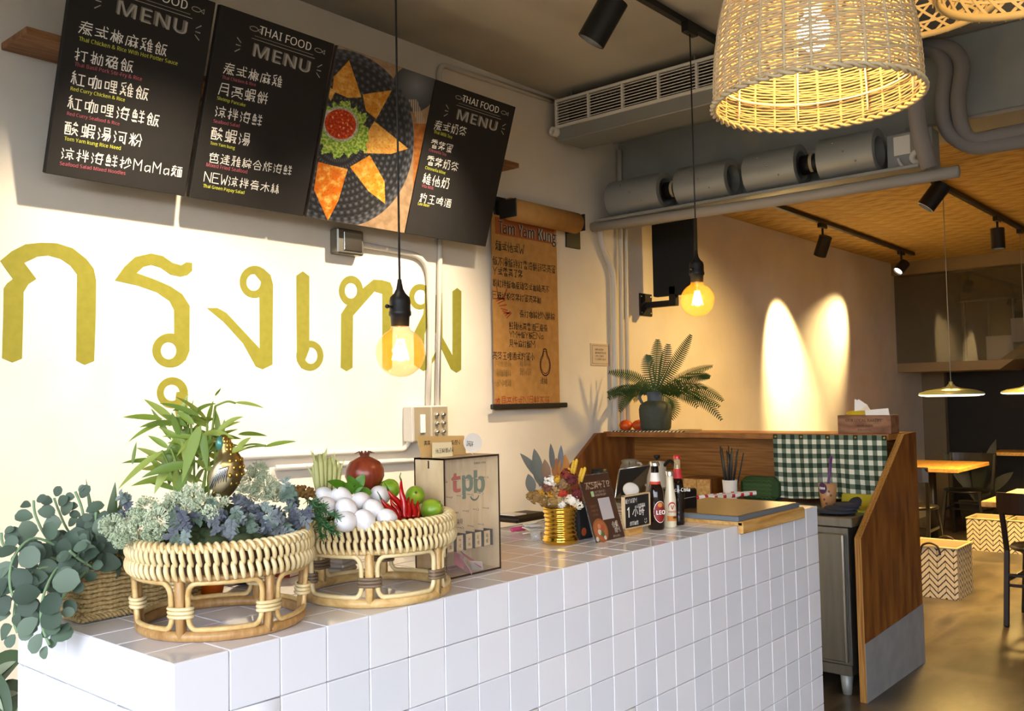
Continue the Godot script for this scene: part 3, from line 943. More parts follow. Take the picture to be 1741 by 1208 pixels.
func build_letters() -> void:
	thai([[0, 190, 60, 140, 130, 105, 210, 97, 290, 100, 370, 125, 440, 180, 478, 230, 490, 290, 488, 480, 480, 700, 432, 720, 388, 698, 390, 480, 393, 260, 360, 215, 310, 180, 245, 162, 190, 168, 123, 200, 185, 282, 145, 308, 120, 350, 118, 480, 112, 688, 62, 708, 10, 685, 16, 480, 18, 330, 35, 305, 65, 282]], [], false, "olive painted Thai letter shaped like an arch with a notched shoulder")
	thai([[585, 290, 635, 220, 690, 170, 770, 152, 830, 165, 880, 200, 925, 213, 950, 197, 980, 200, 980, 240, 955, 262, 920, 270, 870, 260, 820, 225, 770, 210, 730, 220, 697, 252, 790, 285, 870, 320, 930, 360, 968, 420, 966, 650, 945, 700, 905, 660, 889, 600, 888, 440, 865, 395, 800, 350, 700, 315]], [[868, 646, 91, 87, 860, 648, 40, 44]], false, "olive painted Thai letter with a wavy top stroke and a looped foot")
	thai([[958, 850, 958, 940, 950, 1000, 925, 1027, 905, 1015, 890, 940, 900, 860]], [[879, 862, 79, 79, 876, 862, 41, 42]], false, "small olive painted vowel loop below the wavy letter")
	thai([[1300, 215, 1345, 230, 1380, 262, 1393, 310, 1390, 718, 1340, 742, 1305, 728, 1240, 610, 1140, 500, 1055, 430, 1110, 430, 1155, 455, 1325, 637, 1324, 372, 1335, 300, 1300, 257]], [[1299, 297, 76, 82, 1294, 300, 37, 43]], false, "olive painted Thai letter with a looped head and a long left tail")
	thai([[1512, 265, 1545, 243, 1578, 268, 1578, 640, 1540, 740, 1515, 700]], [[1581, 673, 69, 77, 1586, 673, 34, 42]], false, "olive painted upright Thai vowel with a looped foot")
	thai([[240, 460, 270, 415, 345, 335, 405, 285, 450, 288, 490, 300, 503, 330, 500, 735, 475, 752, 450, 735, 450, 358, 410, 345, 300, 470, 298, 735, 268, 752, 238, 735]], [[290, 342, 61, 76, 290, 342, 32, 40]], true, "olive painted Thai letter with two stems and a looped head behind the bulb")
	thai([[655, 308, 690, 325, 703, 352, 700, 465, 665, 565, 664, 660, 690, 715, 745, 610, 730, 545, 720, 560, 722, 365, 756, 352, 757, 580, 808, 672, 808, 345, 832, 328, 853, 345, 852, 745, 828, 760, 800, 742, 752, 640, 690, 735, 660, 752, 612, 720, 610, 560, 660, 460, 668, 360]], [[640, 373, 53, 65, 645, 375, 32, 38]], true, "olive painted Thai letter shaped like a W behind the conduits")
func pipe(called: String, label: String, cat: String, pts: Array, r: float, m: Material, bend := 0.06, group := "") -> Node3D:
	var s := nst(true)
	tube(s, rounded(pts, bend, 6), r, 10)
	var o := obj(called, s, m)
	tag(o, label, cat, group)
	return o
func build_wall_fittings() -> void:
	var g := "cream conduits on the back wall"
	var o := 0.016
	# conduit from junction box to switch box
	pipe("conduit", "cream conduit bending from the junction box down to the switch box", "conduit", [on_wall(604, 414, o), on_wall(662, 424, o), on_wall(728, 437, o), on_wall(731, 560, o), on_wall(728, 692, o)], 0.014, M.conduit, 0.12, g)
	pipe("conduit", "straight cream conduit running up behind the drinks menu board", "conduit", [on_wall(744, 692, o), on_wall(748, 420, o), on_wall(746, 108, o), on_wall(940, 172, o)], 0.014, M.conduit, 0.06, g)
	pipe("conduit", "thin cream conduit low on the wall behind the plants", "conduit", [on_wall(400, 777, o), on_wall(560, 770, o), on_wall(690, 764, o), on_wall(700, 740, o)], 0.013, M.conduit, 0.05, g)
	pipe("conduit", "second thin cream conduit low on the wall above the onion", "conduit", [on_wall(470, 795, o), on_wall(700, 782, o), on_wall(765, 779, o)], 0.013, M.conduit, 0.05, g)
	# junction box
	var a := on_wall(560, 397)
	var b := on_wall(605, 430)
	var t := thing("junction_box", "small square steel junction box under the food photo", "junction box", Vector3((a.x + b.x) / 2, (a.y + b.y) / 2, WALL))
	var s := nst()
	box(s, Vector3(0, 0, 0.03), Vector3(absf(b.x - a.x), 0.115, 0.06), 0.006)
	obj("box", s, M.steel, t)
	s = nst()
	box(s, Vector3(0.01, 0, 0.062), Vector3(0.105, 0.085, 0.006), 0.002)
	obj("plate", s, M.chrome, t)
	# switch box: two gangs
	a = on_wall(692, 690)
	b = on_wall(752, 747)
	t = thing("switch_box", "double steel switch box with a rocker and six toggle keys", "switch", Vector3((a.x + b.x) / 2 - 0.03, (a.y + b.y) / 2, WALL))
	var w := absf(b.x - a.x)
	var h := absf(a.y - b.y)
	s = nst()
	box(s, Vector3(0, 0, 0.035), Vector3(w, h, 0.07), 0.006)
	obj("box", s, M.conduit, t)
	for k in 2:
		s = nst()
		box(s, Vector3((k - 0.5) * w * 0.5, 0, 0.073), Vector3(w * 0.47, h * 0.94, 0.006), 0.002)
		var pl := obj("plate", s, hexm("b9ad93", 0.35, 0.4), t)
		if k == 0:
			s = nst()
			box(s, Vector3(-w * 0.25, 0, 0.079), Vector3(0.032, 0.09, 0.01), 0.003)
			obj("rocker", s, M.white, pl)
		else:
			for i in 6:
				s = nst(true)
				ball(s, Vector3(w * 0.25 + (i % 2 - 0.5) * 0.045, (i / 2 - 1) * 0.042, 0.08), Vector3(0.013, 0.011, 0.012), 10, 6)
				obj("key", s, M.chrome, pl)
	# small notice
	a = on_wall(1003, 583)
	b = on_wall(1036, 622)
	t = thing("notice", "small framed paper notice on the wall beside the white pipes", "notice", Vector3(a.x, b.y, WALL))
	s = nst()
	span(s, Vector3(0, 0, 0), Vector3(b.x - a.x, a.y - b.y, 0.006), 0.001)
	obj("sheet", s, hexm("c9b9a4", 0.8), t)
	s = nst()
	for e in [[0.012, 0.012, 0.19, 0.014], [0.012, 0.125, 0.19, 0.127], [0.012, 0.012, 0.014, 0.127], [0.188, 0.012, 0.19, 0.127]]:
		span(s, Vector3(e[0], e[1], 0.006), Vector3(e[2], e[3], 0.007))
	obj("border", s, hexm("6a4636", 0.8), t)
	for k in 4:
		scribble(t, "lettering", 8 + k % 2 * 2, Vector3(0.045, 0.095 - k * 0.02, 0.0068), Basis(), 0.012, M.ink_soft, 60 + k)

# ---------- kraft paper scroll ----------
func build_scroll() -> void:
	var zf := 0.09
	var t := thing("paper_scroll", "kraft paper scroll with a handwritten Tam Yam Kung recipe and black end bar", "scroll", Vector3(0, 0, 0))
	var rl := on_wall(866, 348, zf)
	var rr := on_wall(979, 383, zf)
	var ry := (rl.y + rr.y) / 2 - 0.005
	var s := nst()
	s.set_smooth_group(1)
	tube(s, [Vector3(rl.x, ry, rl.z), Vector3(rr.x, ry, rl.z)], 0.062, 24)
	obj("roll", s, M.kraft, t)
	# wall bracket plates
	for e in [on_wall(836, 330, 0), on_wall(958, 360, 0)]:
		s = nst()
		var c := Vector3(e.x, ry, WALL)
		span(s, Vector3(e.x + 0.01, ry - 0.13, WALL + 0.001), Vector3(e.x + 0.15, ry + 0.08, WALL + 0.012), 0.002)
		obj("bracket", s, M.black_metal, t)
	for e in [rl.x - 0.012, rr.x + 0.012]:
		s = nst()
		span(s, Vector3(e - 0.004, ry - 0.05, WALL + 0.001), Vector3(e + 0.004, ry + 0.05, WALL + 0.15), 0.002)
		obj("bracket_arm", s, M.black_metal, t)
	var z := WALL + 0.03
	var tl := on_wall(835, 372, 0.03)
	var br := on_wall(952, 694, 0.03)
	s = nst()
	span(s, Vector3(tl.x, br.y, z - 0.001), Vector3(br.x, ry - 0.03, z + 0.001))
	obj("sheet", s, M.kraft, t)
	s = nst()
	bar(s, Vector3(tl.x - 0.04, br.y + 0.02, z + 0.012), Vector3(br.x + 0.05, br.y + 0.02, z + 0.012), 0.02, 0.028, 0.005)
	obj("end_bar", s, M.black, t)
	s = nst()
	span(s, Vector3(tl.x + 0.03, on_wall(880, 404, 0.03).y, z + 0.001), Vector3(br.x - 0.02, on_wall(880, 376, 0.03).y, z + 0.0014))
	obj("title_band", s, hexm("9c5526", 0.85), t)
	var f := 0.0018
	lettering(t, "lettering", "Tam Yam Kung", at_z(848, 396, z + f), Basis(), 0.066, M.chalk_dim, "Droid Sans", 0.79, true)
	lettering(t, "lettering", "Tam Yam Kung", at_z(847.4, 396.5, z + f + 0.0006), Basis(), 0.066, M.ink, "Droid Sans", 0.83)
	var rows := [[843, 421, 5, 0.052], [838, 446, 13, 0.045], [838, 463, 6, 0.045], [838, 483, 13, 0.04], [838, 504, 11, 0.04], [884, 536, 8, 0.042], [866, 556, 9, 0.04], [866, 570, 9, 0.036], [866, 586, 6, 0.04], [838, 607, 9, 0.042]]
	for k in rows.size():
		scribble(t, "lettering", rows[k][2], at_z(rows[k][0], rows[k][1] + 3, z + f), Basis(), rows[k][3], M.ink, 100 + k)
	for k in 3:
		scribble(t, "lettering", 4, at_z(842, 622 + k * 17, z + f), Basis(), 0.036, hexm("8a6a3a", 0.9), 200 + k)
		if k < 2: scribble(t, "lettering", 3, at_z(884, 622 + k * 15, z + f), Basis(), 0.036, hexm("8a6a3a", 0.9), 220 + k)
	scribble(t, "lettering", 10, at_z(842, 690, z + f), Basis(), 0.05, M.ink_red, 240)
	scribble(t, "lettering", 2, at_z(919, 652, z + f), Basis(), 0.036, M.ink_soft, 241)
	# drawn prawn and garlic
	s = nst()
	var c := at_z(852, 524, z + f)
	for k in 9:
		var q := k / 8.0
		ink(s, [Vector2(-0.05 + 0.012 * k, 0.05 - 0.1 * q), Vector2(0.02 + 0.008 * k, 0.055 - 0.095 * q + 0.02 * sin(k))], Transform3D(Basis(), c), 0.008)
	ink(s, [Vector2(-0.02, 0.05), Vector2(-0.035, 0.12)], Transform3D(Basis(), c), 0.008)
	ink(s, [Vector2(0.02, 0.05), Vector2(0.05, 0.11)], Transform3D(Basis(), c), 0.008)
	obj("drawing", s, M.ink_red, t)
	s = nst()
	c = at_z(927, 620, z + f)
	for k in 2:
		var lp := []
		for i in 25:
			var q := TAU * i / 24.0
			lp.append(Vector2(cos(q) * (0.046 - k * 0.008), sin(q) * (0.062 - k * 0.012) + (0.03 if absf(q - PI / 2) < 0.3 else 0.0)))
		ink(s, lp, Transform3D(Basis(), c), 0.009 - k * 0.004)
	obj("drawing", s, hexm("4b2a26", 0.9), t)

# ---------- air conditioner, fan coils, pipes ----------
func build_aircon() -> void:
	var t := thing("air_conditioner", "long grey ducted air conditioner with a white slatted grille under the ceiling", "air conditioner", Vector3(3.5, 2.92, -1.93))
	var L := 1.88
	var s := nst()
	span(s, Vector3(0.012, 0.0, 0), Vector3(0.26, 0.083, L), 0.004)
	span(s, Vector3(0.012, 0.242, 0), Vector3(0.26, 0.25, L))
	span(s, Vector3(0.2, 0.083, 0), Vector3(0.26, 0.242, L))
	for e in [0.0, L - 0.006]: span(s, Vector3(0.012, 0.083, e), Vector3(0.2, 0.242, e + 0.006))
	span(s, Vector3(0.26, 0.1, 0), Vector3(0.6, 0.25, L), 0.004)
	obj("casing", s, M.galv, t)
	s = nst()
	for k in 60: span(s, Vector3(0.1, 0.084, 0.02 + k * 0.031), Vector3(0.19, 0.241, 0.022 + k * 0.031))
	obj("coil_fins", s, hexm("6a6c6c", 0.5, 0.3), t)
	for e in [[0.075, 0.09], [0.228, 0.243]]:
		s = nst()
		span(s, Vector3(-0.012, e[0], 0), Vector3(0.012, e[1], L), 0.003)
		obj("grille_frame", s, M.white, t)
	for k in 9:
		s = nst()
		var z := k * (L - 0.014) / 8.0
		span(s, Vector3(-0.011, 0.09, z), Vector3(0.01, 0.228, z + 0.014), 0.002)
		obj("grille_post", s, M.white, t)
	for k in 8:
		s = nst()
		box(s, Vector3(0, 0.1005 + k * 0.0168, L / 2), Vector3(0.012, 0.0048, L - 0.02), 0.001, Basis(Vector3(0, 0, 1), 0.35))
		obj("slat", s, M.white, t)
	s = nst(true)
	lathe(s, [Vector2(0.012, -0.03), Vector2(0.012, 0.03), Vector2(0.027, 0.03), Vector2(0.027, -0.03), Vector2(0.012, -0.03)], 20, Transform3D(Basis(Vector3(0, 0, 1), PI / 2), Vector3(0.0, 0.055, -0.005)))
	obj("drain_cap", s, M.white, t)
	for z in [0.08, 0.9, 1.8]:
		s = nst()
		rod(s, Vector3(0.05, 0.25, z), Vector3(0.05, 0.31, z), 0.005, 6)
		rod(s, Vector3(0.4, 0.25, z), Vector3(0.4, 0.31, z), 0.005, 6)
		obj("hanger", s, M.galv, t)
func build_fan_coil() -> void:
	var t := thing("fan_coil_unit", "row of grey sheet metal blower drums mounted on the beam", "fan unit", Vector3(3.99, 2.63, 0))
	var turn := Basis(Vector3.RIGHT, PI / 2)
	for e in [[-1.86, -1.49], [-1.377, -1.05], [-0.943, -0.646], [-0.526, -0.235]]:
		var s := nst(true)
		var a: float = e[0]
		var b: float = e[1]
		lathe(s, [Vector2(0.115, a), Vector2(0.115, b)], 32, Transform3D(turn, Vector3.ZERO))
		s.set_smooth_group(-1)
		lathe(s, [Vector2(0.115, b), Vector2(0.078, b)], 32, Transform3D(turn, Vector3.ZERO))
		lathe(s, [Vector2(0.078, a), Vector2(0.115, a)], 32, Transform3D(turn, Vector3.ZERO))
		s.set_smooth_group(2)
		lathe(s, [Vector2(0.078, b), Vector2(0.078, a)], 32, Transform3D(turn, Vector3.ZERO), true)
		var d := obj("drum", s, M.galv, t)
		s = nst(true)
		tube(s, [Vector3(0, 0, a + 0.02), Vector3(0, 0, b - 0.05)], 0.07, 20)
		obj("impeller", s, hexm("74777a", 0.5, 0.3), d)
		for q in 3:
			s = nst(true)
			var an := 2.6 + q * 0.5
			ball(s, Vector3(cos(an) * 0.116, sin(an) * 0.116, lerpf(a, b, 0.3 + 0.2 * q)), Vector3(0.006, 0.006, 0.006), 6, 4)
			obj("rivet", s, M.chrome, d)
	for z in [-1.435, -0.587]:
		var s := nst(true)
		tube(s, [Vector3(0, 0, z - 0.055), Vector3(0, 0, z + 0.055)], 0.052, 20)
		var m := obj("motor", s, M.black_metal, t)
		s = nst(true)
		tube(s, [Vector3(-0.003, 0.002, z - 0.004), Vector3(-0.003, 0.002, z + 0.012)], 0.0525, 20)
		obj("type_label", s, hexm("b9ab8a", 0.5), m)
	var s := nst()
	span(s, Vector3(-0.1, -0.135, -1.95), Vector3(0.255, -0.118, -0.02), 0.003)
	obj("tray", s, M.galv, t)
	s = nst()
	span(s, Vector3(0.13, -0.118, -1.95), Vector3(0.255, 0.11, -0.02), 0.003)
	obj("housing", s, M.beam, t)
	s = nst()
	span(s, Vector3(0.0, -0.11, -0.2), Vector3(0.13, 0.07, -0.03), 0.003)
	var cb := obj("control_box", s, M.galv, t)
	s = nst()
	span(s, Vector3(-0.004, -0.04, -0.165), Vector3(0.0, 0.055, -0.085), 0.001)
	obj("wiring_card", s, M.paper, cb)
	s = nst(true)
	tube(s, smooth_path([Vector3(-0.02, -0.06, -0.14), Vector3(-0.03, -0.085, -0.13), Vector3(-0.03, -0.11, -0.11), Vector3(-0.02, -0.105, -0.08)], 4), 0.008, 6)
	obj("wire", s, M.white, cb)
	s = nst(true)
	lathe(s, [Vector2(0.014, -0.015), Vector2(0.014, 0.015), Vector2(0.038, 0.015), Vector2(0.038, -0.015), Vector2(0.014, -0.015)], 20, Transform3D(Basis(Vector3(0, 0, 1), PI / 2), Vector3(-0.02, -0.07, -0.045)))
	obj("drain_fitting", s, M.white, cb)
	# pipes around the beam
	var X := 3.94
	pipe("drain_pipe", "long grey insulated pipe running out from the wall under the blower drums", "pipe", [Vector3(X, at_x(1020, 384, X).y, WALL), at_x(1300, 345, X), at_x(1630, 291, X)], 0.03, M.grey_pipe, 0.2)
	pipe("refrigerant_pipe", "thick grey insulated pipe dropping beside the wiring card", "pipe", [at_x(1540, 60, X - 0.1), at_x(1550, 120, X - 0.1), at_x(1556, 160, X - 0.1), at_x(1560, 215, X - 0.08), at_x(1580, 285, X - 0.03)], 0.04, M.foam, 0.3)
	for k in 2:
		var d := Vector3(0.0, 0.0, 0.075 * k)
		pipe("refrigerant_pipe", ["grey foam-covered pipe looping down from the bamboo lampshade, lower of two", "upper grey foam-covered pipe of the looping pair under the bamboo lampshade"][k], "pipe", [at_x(1545, 84, X + 0.2) + d, at_x(1592, 86, X + 0.2) + d, at_x(1610, 112, X + 0.2) + d, at_x(1600, 180, X + 0.2) + d, at_x(1608, 225, X + 0.2) + d, at_x(1650, 254 - k * 14, X + 0.2), at_x(1760, 236 - k * 18, X + 0.2)], 0.036, M.foam, 0.12, "looping foam-covered pipes")
	pipe("conduit", "thin grey conduit along the foot of the beam", "conduit", [at_x(1540, 222, 4.24), at_x(1741, 182, 4.24), at_x(1800, 170, 4.24)], 0.012, M.grey_pipe, 0.1)
	var g := "white pipes in the corner of the wall"
	var o := 0.03
	pipe("riser_pipe", "white pipe bending out of the corner under the grey pipe", "pipe", [on_wall(1020, 388, o), on_wall(1024, 420, o), on_wall(1043, 460, o), on_wall(1045, 560, o), on_wall(1047, 735, o)], 0.02, M.conduit, 0.15, g)
	pipe("riser_pipe", "straight white pipe between two others in the wall corner", "pipe", [on_wall(1053, 255, o), on_wall(1056, 470, o), on_wall(1058, 735, o)], 0.016, M.conduit, 0.15, g)
	pipe("riser_pipe", "white pipe beside the black screen bracket", "pipe", [on_wall(1063, 330, o), on_wall(1065, 500, o), on_wall(1068, 735, o)], 0.014, M.conduit, 0.15, g)
func build_screen() -> void:
	var t := thing("wall_screen", "black flat screen on a swivel bracket above the fern", "screen", Vector3(4.5, 2.07, -2.0))
	var s := nst()
	span(s, Vector3(0, 0, 0.08), Vector3(0.05, 0.5, 0.4), 0.006)
	obj("panel", s, M.soft_black, t)
	s = nst()
	span(s, Vector3(-0.05, -0.12, 0), Vector3(0.1, 0.03, 0.01), 0.002)
	var b := obj("wall_plate", s, M.black_metal, t)
	s = nst()
	bar(s, Vector3(0.02, -0.05, 0.0), Vector3(0.02, -0.05, 0.22), 0.035, 0.04, 0.003)
	obj("arm", s, M.black_metal, t)
	s = nst()
	span(s, Vector3(0.0, -0.07, 0.2), Vector3(0.045, 0.06, 0.25), 0.003)
	obj("post", s, M.black_metal, t)
	for k in 4:
		s = nst(true)
		ball(s, Vector3(-0.03 + (k % 2) * 0.11, -0.1 + (k / 2) * 0.11, 0.011), Vector3(0.007, 0.007, 0.004), 8, 4)
		obj("bolt", s, M.chrome, b)

# ---------- hanging lamps ----------
func pendant(label: String, x: float, z: float, bulb_y: float, r: float, energy: float) -> void:
	var t := thing("pendant_bulb", label, "pendant lamp", Vector3(x, bulb_y, z), 0.0, "amber globe bulbs on black cords")
	var s := nst(true)
	rod(s, Vector3(0, r * 2.9, 0), Vector3(0, 3.18 - bulb_y, 0), 0.0035, 6)
	obj("cord", s, M.black, t)
	s = nst()
	span(s, Vector3(-0.05, 3.13 - bulb_y, -0.018), Vector3(0.05, 3.185 - bulb_y, 0.018), 0.003)
	obj("adapter", s, M.black_metal, t)
	s = nst(true)
	lathe(s, [Vector2(0, 0.24), Vector2(0.006, 0.235), Vector2(0.011, 0.205), Vector2(0.019, 0.19), Vector2(0.031, 0.178), Vector2(0.034, 0.165), Vector2(0.034, 0.135), Vector2(0.036, 0.13), Vector2(0.036, 0.12), Vector2(0.031, 0.115), Vector2(0.029, 0.085), Vector2(0, 0.085)].map(func(p): return p * r / 0.079), 24)
	var k := obj("socket", s, M.black_metal, t)
	s = nst(true)
	rod(s, Vector3(-0.03, 0.145, 0) * r / 0.079, Vector3(-0.052, 0.145, 0) * r / 0.079, 0.004, 8)
	ball(s, Vector3(-0.054, 0.145, 0) * r / 0.079, Vector3(0.008, 0.007, 0.007), 8, 6)
	obj("switch_key", s, M.black_metal, k)
	s = nst(true)
	var prof := []
	for i in 21:
		var a := -PI / 2 + (PI * 0.86) * i / 20.0
		prof.append(Vector2(cos(a) * r, sin(a) * r))
	prof.append(Vector2(r * 0.36, r * 1.06))
	prof.append(Vector2(r * 0.33, r * 1.2))
	lathe(s, prof, 32)
	obj("glass_bulb", s, M.amber, t)
	s = nst(true)
	rod(s, Vector3(0, r * 1.1, 0), Vector3(0, r * 0.4, 0), 0.006, 8)
	obj("filament_stem", s, M.clear, t)
	s = nst(true)
	for i in 8:
		var a := TAU * i / 8.0
		tube(s, [Vector3(cos(a) * 0.01, r * 0.55, sin(a) * 0.01), Vector3(cos(a) * 0.026, -r * 0.3, sin(a) * 0.026)], 0.0028, 5)
	ball(s, Vector3(0, -0.002, 0), Vector3(0.022, 0.027, 0.022), 12, 8)  # glowing ball added for the bright bloom around the filament wires
	obj("filament", s, M.filament, t)
	bulb_light(t, Vector3(x, bulb_y - 0.002, z), energy, 0.025)
func build_pendants() -> void:
	M.filament = glow(Color(1.0, 0.78, 0.42), 14.0)
	pendant("amber globe bulb on a black cord in front of the painted Thai word", 1.244, -0.83, 1.562, 0.079, 0.04)
	pendant("amber globe bulb on a black cord in front of the black screen", 3.1, -0.80, 1.857, 0.079, 0.09)
func build_wicker_lamp() -> void:
	var c := Vector3(1.022, 1.985, 0.648)
	var t := thing("wicker_lamp", "large pale wicker dome lampshade with a lit bulb inside", "lamp", c)
	var rad := func(h: float) -> float:
		var k := clampf(h / 0.42, 0, 1)
		return 0.198 * sqrt(maxf(1.0 - pow(k, 2.2), 0.012))
	var stakes := 52
	var s := nst(true)
	var row := 0
	var h := 0.012
	while h < 0.40:
		var pts := []
		var n := stakes * 3
		for i in n:
			var a := TAU * i / n
			var r: float = rad.call(h) + 0.0016 * cos(a * stakes / 2.0 + PI * (row % 2))
			pts.append(Vector3(cos(a) * r, h + 0.0012 * sin(a * 5.0 + row), sin(a) * r))
		tube(s, pts, 0.0023, 4, true)
		h += 0.0056
		row += 1
	var wv := obj("weave", s, M.wicker, t)
	wv.set_meta("kind", "stuff")
	for i in stakes / 2:
		var a := TAU * (i + 0.5) / (stakes / 2.0)
		s = nst(true)
		var pts := []
		for k in 15:
			var q := 0.405 * k / 14.0
			var r: float = rad.call(q)
			pts.append(Vector3(cos(a) * r, q, sin(a) * r))
		tube(s, pts, 0.0032, 5)
		obj("stake", s, M.wicker, t)
	s = nst(true)
	for j in 2:
		var pts := []
		for i in 160:
			var a := TAU * i / 160.0
			var q := a * 26.0 + PI * j
			pts.append(Vector3(cos(a) * (0.201 + 0.004 * cos(q)), 0.004 + 0.004 * sin(q), sin(a) * (0.201 + 0.004 * cos(q))))
		tube(s, pts, 0.0036, 6, true)
	obj("braided_rim", s, M.wicker, t)
	for i in 8:
		var a := TAU * i / 8.0 + 0.2
		s = nst(true)
		var pts := []
		for k in 9:
			var q := 0.02 + 0.36 * k / 8.0
			var r: float = rad.call(q) - 0.009
			pts.append(Vector3(cos(a) * r, q, sin(a) * r))
		tube(s, pts, 0.002, 5)
		obj("frame_wire", s, M.white, t)
	s = nst(true)
	var hoop := []
	for i in 48: hoop.append(Vector3(cos(TAU * i / 48.0) * 0.185, 0.055, sin(TAU * i / 48.0) * 0.185))
	tube(s, hoop, 0.0022, 5, true)
	obj("frame_hoop", s, M.white, t)
	s = nst(true)
	lathe(s, [Vector2(0, 0.3), Vector2(0.02, 0.3), Vector2(0.022, 0.22), Vector2(0.016, 0.185), Vector2(0, 0.185)], 16)
	obj("socket", s, M.white, t)
	s = nst(true)
	ball(s, Vector3(0, 0.145, 0), Vector3(0.032, 0.04, 0.032), 18, 12)
	obj("light_bulb", s, M.lens, t)
	s = nst(true)
	rod(s, Vector3(0, 0.3, 0), Vector3(0, 3.22 - c.y, 0), 0.004, 6)
	obj("cord", s, M.black, t)
	bulb_light(t, c + Vector3(0, 0.145, 0), 0.2, 0.03)
func lattice_lamp(label: String, c: Vector3, R: float, H: float, energy: float) -> void:
	var t := thing("bamboo_lamp", label, "lamp", c, 0.0, "open bamboo lattice lampshades")
	var rad := func(h: float) -> float:
		var k := clampf(h / H, 0, 1)
		return R * sqrt(maxf(1.0 - pow(k, 2.4), 0.02))
	for dirn in [-1.0, 1.0]:
		for i in 28:
			var s := nst()
			var pts := []
			for k in 13:
				var h := H * 0.97 * k / 12.0
				var a: float = TAU * i / 28.0 + dirn * h / H * 1.15
				var r: float = rad.call(h) + 0.0015 * dirn
				pts.append(Vector3(cos(a) * r, h, sin(a) * r))
			for k in 12:
				var a: Vector3 = pts[k]
				var b: Vector3 = pts[k + 1]
				var out := Vector3(a.x, 0.02, a.z).normalized()
				bar(s, a, b, 0.0012, 0.0075, 0.0, out.cross((b - a).normalized()))
			obj("strip", s, M.bamboo, t)
	for k in 4:
		var s := nst()
		var h := H * (0.16 + 0.2 * k)
		var r: float = rad.call(h)
		for i in 48:
			var a := Vector3(cos(TAU * i / 48.0) * r, h, sin(TAU * i / 48.0) * r)
			var b := Vector3(cos(TAU * (i + 1) / 48.0) * r, h, sin(TAU * (i + 1) / 48.0) * r)
			bar(s, a, b, 0.0014, 0.007)
		obj("hoop", s, M.bamboo, t)
	var s := nst(true)
	var pts := []
	for i in 64: pts.append(Vector3(cos(TAU * i / 64.0) * R, 0, sin(TAU * i / 64.0) * R))
	tube(s, pts, 0.006, 6, true, false, 1.7)
	obj("rim", s, M.bamboo, t)
	for i in 40:
		s = nst(true)
		var a := TAU * i / 40.0
		tube(s, [Vector3(cos(a) * (R + 0.007), -0.009, sin(a) * (R + 0.007)), Vector3(cos(a + 0.05) * (R + 0.007), 0.011, sin(a + 0.05) * (R + 0.007))], 0.0018, 5)
		obj("binding", s, M.cane, t)
	s = nst(true)
	ball(s, Vector3(0, H * 0.55, 0), Vector3(0.03, 0.036, 0.03), 16, 10)
	obj("light_bulb", s, M.lens, t)
	s = nst(true)
	rod(s, Vector3(0, H * 0.6, 0), Vector3(0, 3.22 - c.y, 0), 0.004, 6)
	obj("cord", s, M.black, t)
	bulb_light(t, c + Vector3(0, H * 0.55, 0), energy, 0.03)
func build_lattice_lamps() -> void:
	lattice_lamp("open bamboo lattice lampshade tucked behind the wicker dome", EYE + ray(1543, 14) * 2.6, 0.238, 0.24, 0.04)
	lattice_lamp("wide open bamboo lattice lampshade hanging beyond the wicker dome", EYE + ray(1752, -30) * 1.95, 0.182, 0.22, 0.04)

